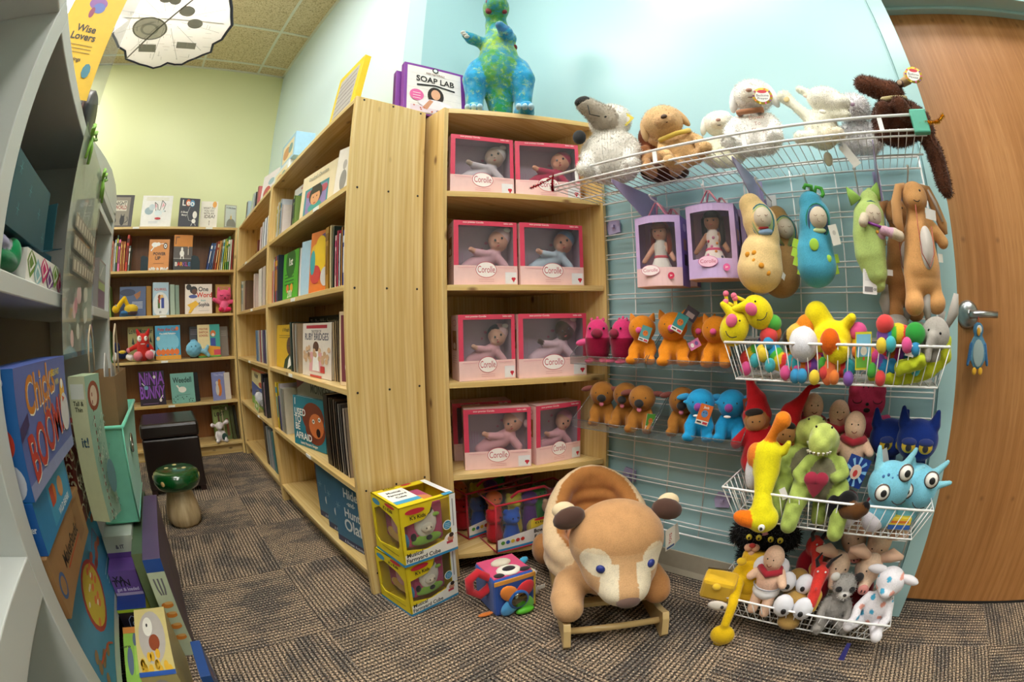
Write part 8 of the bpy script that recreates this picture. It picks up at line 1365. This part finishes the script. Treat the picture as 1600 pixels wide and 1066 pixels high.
# ---- rocking animal
r = empty('rocking_animal', 'plush tan rocking animal with a seat in its back and wooden rockers', 'ride-on toy', (.994, .592, 0), math.radians(-42.5))
tc1, tc2, tc3, pl = '#cda173', '#b88250', '#e0c49c', '#e6d8bc'
def ring(z, rx, ry, r_, a0=-.12, a1=1.12, n=16): return ('c', [(rx * math.cos(a * PI), .36 + ry * math.sin(a * PI), z(a) if callable(z) else z, r_) for a in [a0 + (a1 - a0) * i / n for i in range(n + 1)]], tc3)
top = lambda a: .235 + .185 * max(0, math.sin(a * PI)) ** .8 if 0 < a < 1 else .235
skin([('e', (0, .34, .17), (.165, .19, .085), tc3), ring(.16, .155, .175, .045, -.3, 1.3), ring(.215, .162, .180, .04, -.25, 1.25), ring(lambda a: min(.27, top(a)), .163, .183, .034, -.05, 1.05), ring(lambda a: min(.33, top(a)), .163, .186, .03), ring(lambda a: min(.38, top(a)), .162, .19, .028), ring(top, .160, .192, .03), ('e', (0, .17, .20), (.12, .11, .085), tc1),
      ('c', [(-.13, .15, .17, .055), (-.150, .09, .15, .052), (-.150, .055, .135, .048)], tc1), ('c', [(.13, .15, .17, .052), (.140, .10, .16, .05), (.14, .08, .15, .046)], tc2), ('e', (-.19, .50, .12), (.042, .06, .065), tc2), ('e', (.19, .50, .12), (.042, .06, .065), tc2)], .006, .022, name='body', parent=r)
def seatpaint(v, c):
    q = ((v[:, 0] / .158) ** 2 + ((v[:, 1] - .36) / .186) ** 2 < 1) & (v[:, 2] > .20) & (v[:, 1] > .2); c = c.copy(); c[q] = lin('#b07640'); return c
recolour([q for q in r.children if q.name.startswith('body')][0], seatpaint)
MB().ell((0, .34, .25), (.125, .135, .03), M('#ad6c34', .95, 'fabric')).build('seat_cushion', r)
hd = skin([('e', (0, .11, .350), (.146, .130, .125), tc1), ('e', (0, .05, .275), (.112, .095, .085), tc1), ('e', (0, -.02, .24), (.072, .058, .05), tc1)], .0042, .03, name='head', parent=r)
def facepatch(v, c):
    x, y, z = v[:, 0], v[:, 1], v[:, 2]; f = y < .13
    eye = (((np.abs(x) - .085) / .040) ** 2 + ((z - .335) / .042) ** 2 < 1) & f; band = (np.abs(np.abs(x) - (.050 + (.32 - z) * .04)) < .024) & (z < .335) & (z > .19) & f; bot = (z < .212) & (y < .04)
    c = c.copy(); c[eye | band | bot] = lin(pl); c[(z > .36)] = c[(z > .36)] * np.array([.93, .86, .78]); return c
recolour(hd, facepatch)
bead(hd, 'leather_nose', (0, -.070, .228), (.036, .016, .022), '#6c5248'); 
for q in (-1, 1): bead(hd, 'blue_eye', (q * .074, -.012, .318), (.014, .010, .014), '#20307c', rot=(.2, 0, q * .6), kind='plain'); bead(r, 'dark_ear', (q * .150, .10, .438), (.05, .028, .034), '#4c3024', rot=(0, q * .25, q * -.2)); bead(r, 'pale_ear_back', (q * .162, .125, .452), (.036, .026, .028), '#e6d0a8')
bw = M('#c9ab74', .35, coat=.3)
for q in (-1, 1):
    pts = [(0, .078), (.012, .10), (.05, .085), (.15, .062), (.25, .052), (.36, .055), (.46, .075), (.52, .1), (.53, .085), (.52, .058), (.45, .03), (.36, .008), (.25, .0), (.15, .004), (.06, .012), (.0, .002), (-.012, .02)]
    MB().prism(pts[::-1], q * .157 - .011, q * .157 + .011, bw, axis='x').build('rocker_rail', r, bevel=.003)
for y_, z_ in ((.035, .052),): MB().tube([(-.148, y_, z_), (.148, y_, z_)], .012, bw, n=14).build('dowel', r)
for y_, z_ in ((.16, .078), (.40, .078)): MB().box((-.148, y_ - .02, z_ - .01), (.148, y_ + .02, z_ + .008), bw).build('cross_slat', r, bevel=.002)
card(r, 'maker_card', (.168, .10, .37), (0, -.15, .5), .045, .08, '#e8e4dc', lambda a: (a.rect(.08, .3, .92, .7, '#f0ece4'), a.text('TOYS', .5, .5, .016, '#b8343c', rot=1.5), a.rect(.1, .05, .9, .15, '#3c5c8c'))); card(r, 'maker_card', (.185, .115, .365), (0, -.35, .6), .045, .075, '#d4cec4')
# ---- plush on the far bookcase and the row
YF_ = 3.80
o, sk = toy('yellow_bird_plush', 'yellow long-necked bird plush lying before the blue book, far bookcase', 'plush toy', (-.40, 3.80, SHZ[2] + .009), 0, [('c', [(-.07, -.01, .05, .022), (-.03, -.01, .10, .02), (.0, -.01, .13, .018), (.03, 0, .07, .018)], '#e0b41c'), ('e', (-.08, -.01, .05), (.035, .03, .03), '#e0b41c'), ('e', (.06, 0, .05), (.065, .035, .035), '#dcb838'), ('e', (.0, 0, .02), (.04, .03, .02), '#3c6c9c'), ('e', (.07, 0, .02), (.05, .03, .02), '#4c3c44')], 1); eyes(o, [(-.075, -.038, .075)], .008, WH); eyes(o, [(-.075, -.045, .075)], .004)
o, sk = toy('pink_cat_plush', 'bright pink cat plush sitting before the gold book, far bookcase', 'plush toy', (.49, 3.80, SHZ[2] + .009), .1, [('e', (0, 0, .13), (.065, .04, .05), '#e85c84'), ('e', (0, 0, .05), (.04, .035, .05), '#ec6c94'), ('c', [(-.045, 0, .16, .018), (-.05, 0, .19, .008)], '#e85c84'), ('c', [(.045, 0, .16, .018), (.05, 0, .19, .008)], '#e85c84'), ('c', [(-.03, 0, .075, .02), (-.09, -.01, .10, .016)], '#e85c84'), ('c', [(.03, 0, .075, .02), (.09, -.01, .085, .016)], '#e85c84'), ('c', [(-.02, -.01, .02, .02), (-.04, -.04, .02, .018)], '#e02c5c'), ('c', [(.02, -.01, .02, .02), (.04, -.04, .02, .018)], '#e02c5c')], 1)
for s_ in (-1, 1): MB().tube([(s_ * .03 + .014 * math.cos(t), -.04, .135 + .008 * math.sin(t)) for t in [PI + i * PI / 5 for i in range(6)]], .0018, M('#5c1428', .8), n=5).build('closed_eye', o)
bead(o, 'open_mouth', (0, -.042, .11), (.008, .003, .006), '#5c1428')
o, sk = toy('red_monster_plush', 'red horned monster plush with pink paws on the middle far shelf', 'plush toy', (-.235, 3.80, SHZ[3] + .009), .0, [('c', [(0, 0, .05, .06), (0, 0, .10, .062), (0, 0, .15, .056)], '#c8342c'), ('c', [(-.04, 0, .2, .02), (-.055, 0, .235, .008)], '#c02c28'), ('c', [(.04, 0, .2, .02), (.055, 0, .235, .008)], '#c02c28'), ('c', [(-.06, -.01, .11, .02), (-.12, -.02, .085, .016)], '#c8342c'), ('e', (-.135, -.02, .08), (.02, .018, .02), '#e4808c'), ('c', [(.06, -.01, .10, .02), (.08, -.03, .08, .018)], '#c8342c'), ('e', (-.05, -.06, .035), (.04, .03, .036), '#e4808c'), ('e', (.06, -.06, .04), (.04, .03, .036), '#e4808c')], 1)
for q, s_ in ((-.03, .024), (.028, .02)): bead(o, 'white_eyeball', (q, -.055, .165), (s_ * .8, .01, s_), WH, kind='plain'); bead(o, 'pupil', (q + .006, -.065, .172), .005, BK, kind='plain')
bead(o, 'navy_heart', (.045, -.06, .11), (.014, .006, .014), '#2c3454'); bead(o, 'mouth', (0, -.063, .125), (.022, .003, .003), '#f0e4e0', kind='plain'); card(o, 'hang_tag', (.09, -.075, .075), (0, .4, 0), .045, .05, '#e4e0dc', lambda a: a.ell(.5, .5, .2, .2, '#b83c3c'))
o, sk = toy('navy_rabbit_plush', 'small navy plush with white paws slumped left of the red monster', 'plush toy', (-.43, 3.81, SHZ[3] + .009), .1, [('e', (0, 0, .05), (.05, .035, .035), '#1c2448'), ('e', (-.05, 0, .1), (.03, .03, .05), '#18204c'), ('c', [(-.07, -.02, .05, .018), (-.075, -.03, .02, .02)], '#e4e4e4'), ('c', [(.05, -.02, .03, .02), (.075, -.03, .025, .024)], '#e4dcdc'), ('e', (0, -.02, .07), (.03, .02, .012), '#d8b83c')], 1)
o, sk = toy('blue_fish_plush', 'light blue fish plush leaning on the school book, far bookcase', 'plush toy', (.215, 3.80, SHZ[3] + .009), .0, [('e', (0, 0, .065), (.07, .045, .062), '#7cbcd8'), ('c', [(.055, 0, .05, .018), (.10, 0, .04, .02), (.125, 0, .08, .014)], '#8cc4dc'), ('c', [(.10, 0, .04, .02), (.13, 0, .01, .014)], '#8cc4dc'), ('e', (0, 0, .125), (.03, .012, .015), '#6cacd0')], 1, wob=.002); eyes(o, [(-.02, -.043, .085), (.015, -.044, .088)], .004)
o = seated('white_elephant_plush', 'small white elephant plush sitting before the green book, lowest far shelf', (.385, 3.80, SHZ[5] + .001), .1, .19, '#e4dcdc', muz='#e4dcdc', nose=None, ears='none', hs=.75, extra=[('c', [(-.2, 0, .72, .05), (-.34, -.02, .76, .09)], '#e8dce0'), ('c', [(.2, 0, .78, .05), (.36, -.02, .84, .1)], '#e8dce0')], eye=.015)
E(o, 'green_patch', (.16, -.2, .25), (.14, .04, .16), '#2c4c44', .19)
o, sk = toy('white_dog_plush', 'small grey and white dog plush before the blue and yellow dog book', 'plush toy', (.645, 3.12, SHZ[4] + .009), RF + .2, [('e', (0, 0, .07), (.05, .04, .04), '#c8c8cc'), ('c', [(.03, 0, .05, .03), (.12, 0, .035, .03), (.18, .01, .03, .02)], '#8c8c8c'), ('e', (-.04, 0, .09), (.03, .03, .028), '#d8d8dc'), ('e', (-.055, 0, .12), (.016, .014, .012), '#5c5c60')], 1, kind='shag', fur=800, furlen=.006)
card(o, 'hang_tag', (.04, -.05, .07), (0, .4, 0), .07, .07, '#dcd8c4', lambda a: (a.rect(.1, .1, .9, .9, '#8cb04c'), a.ell(.5, .5, .2, .2, '#e8e0d0')))
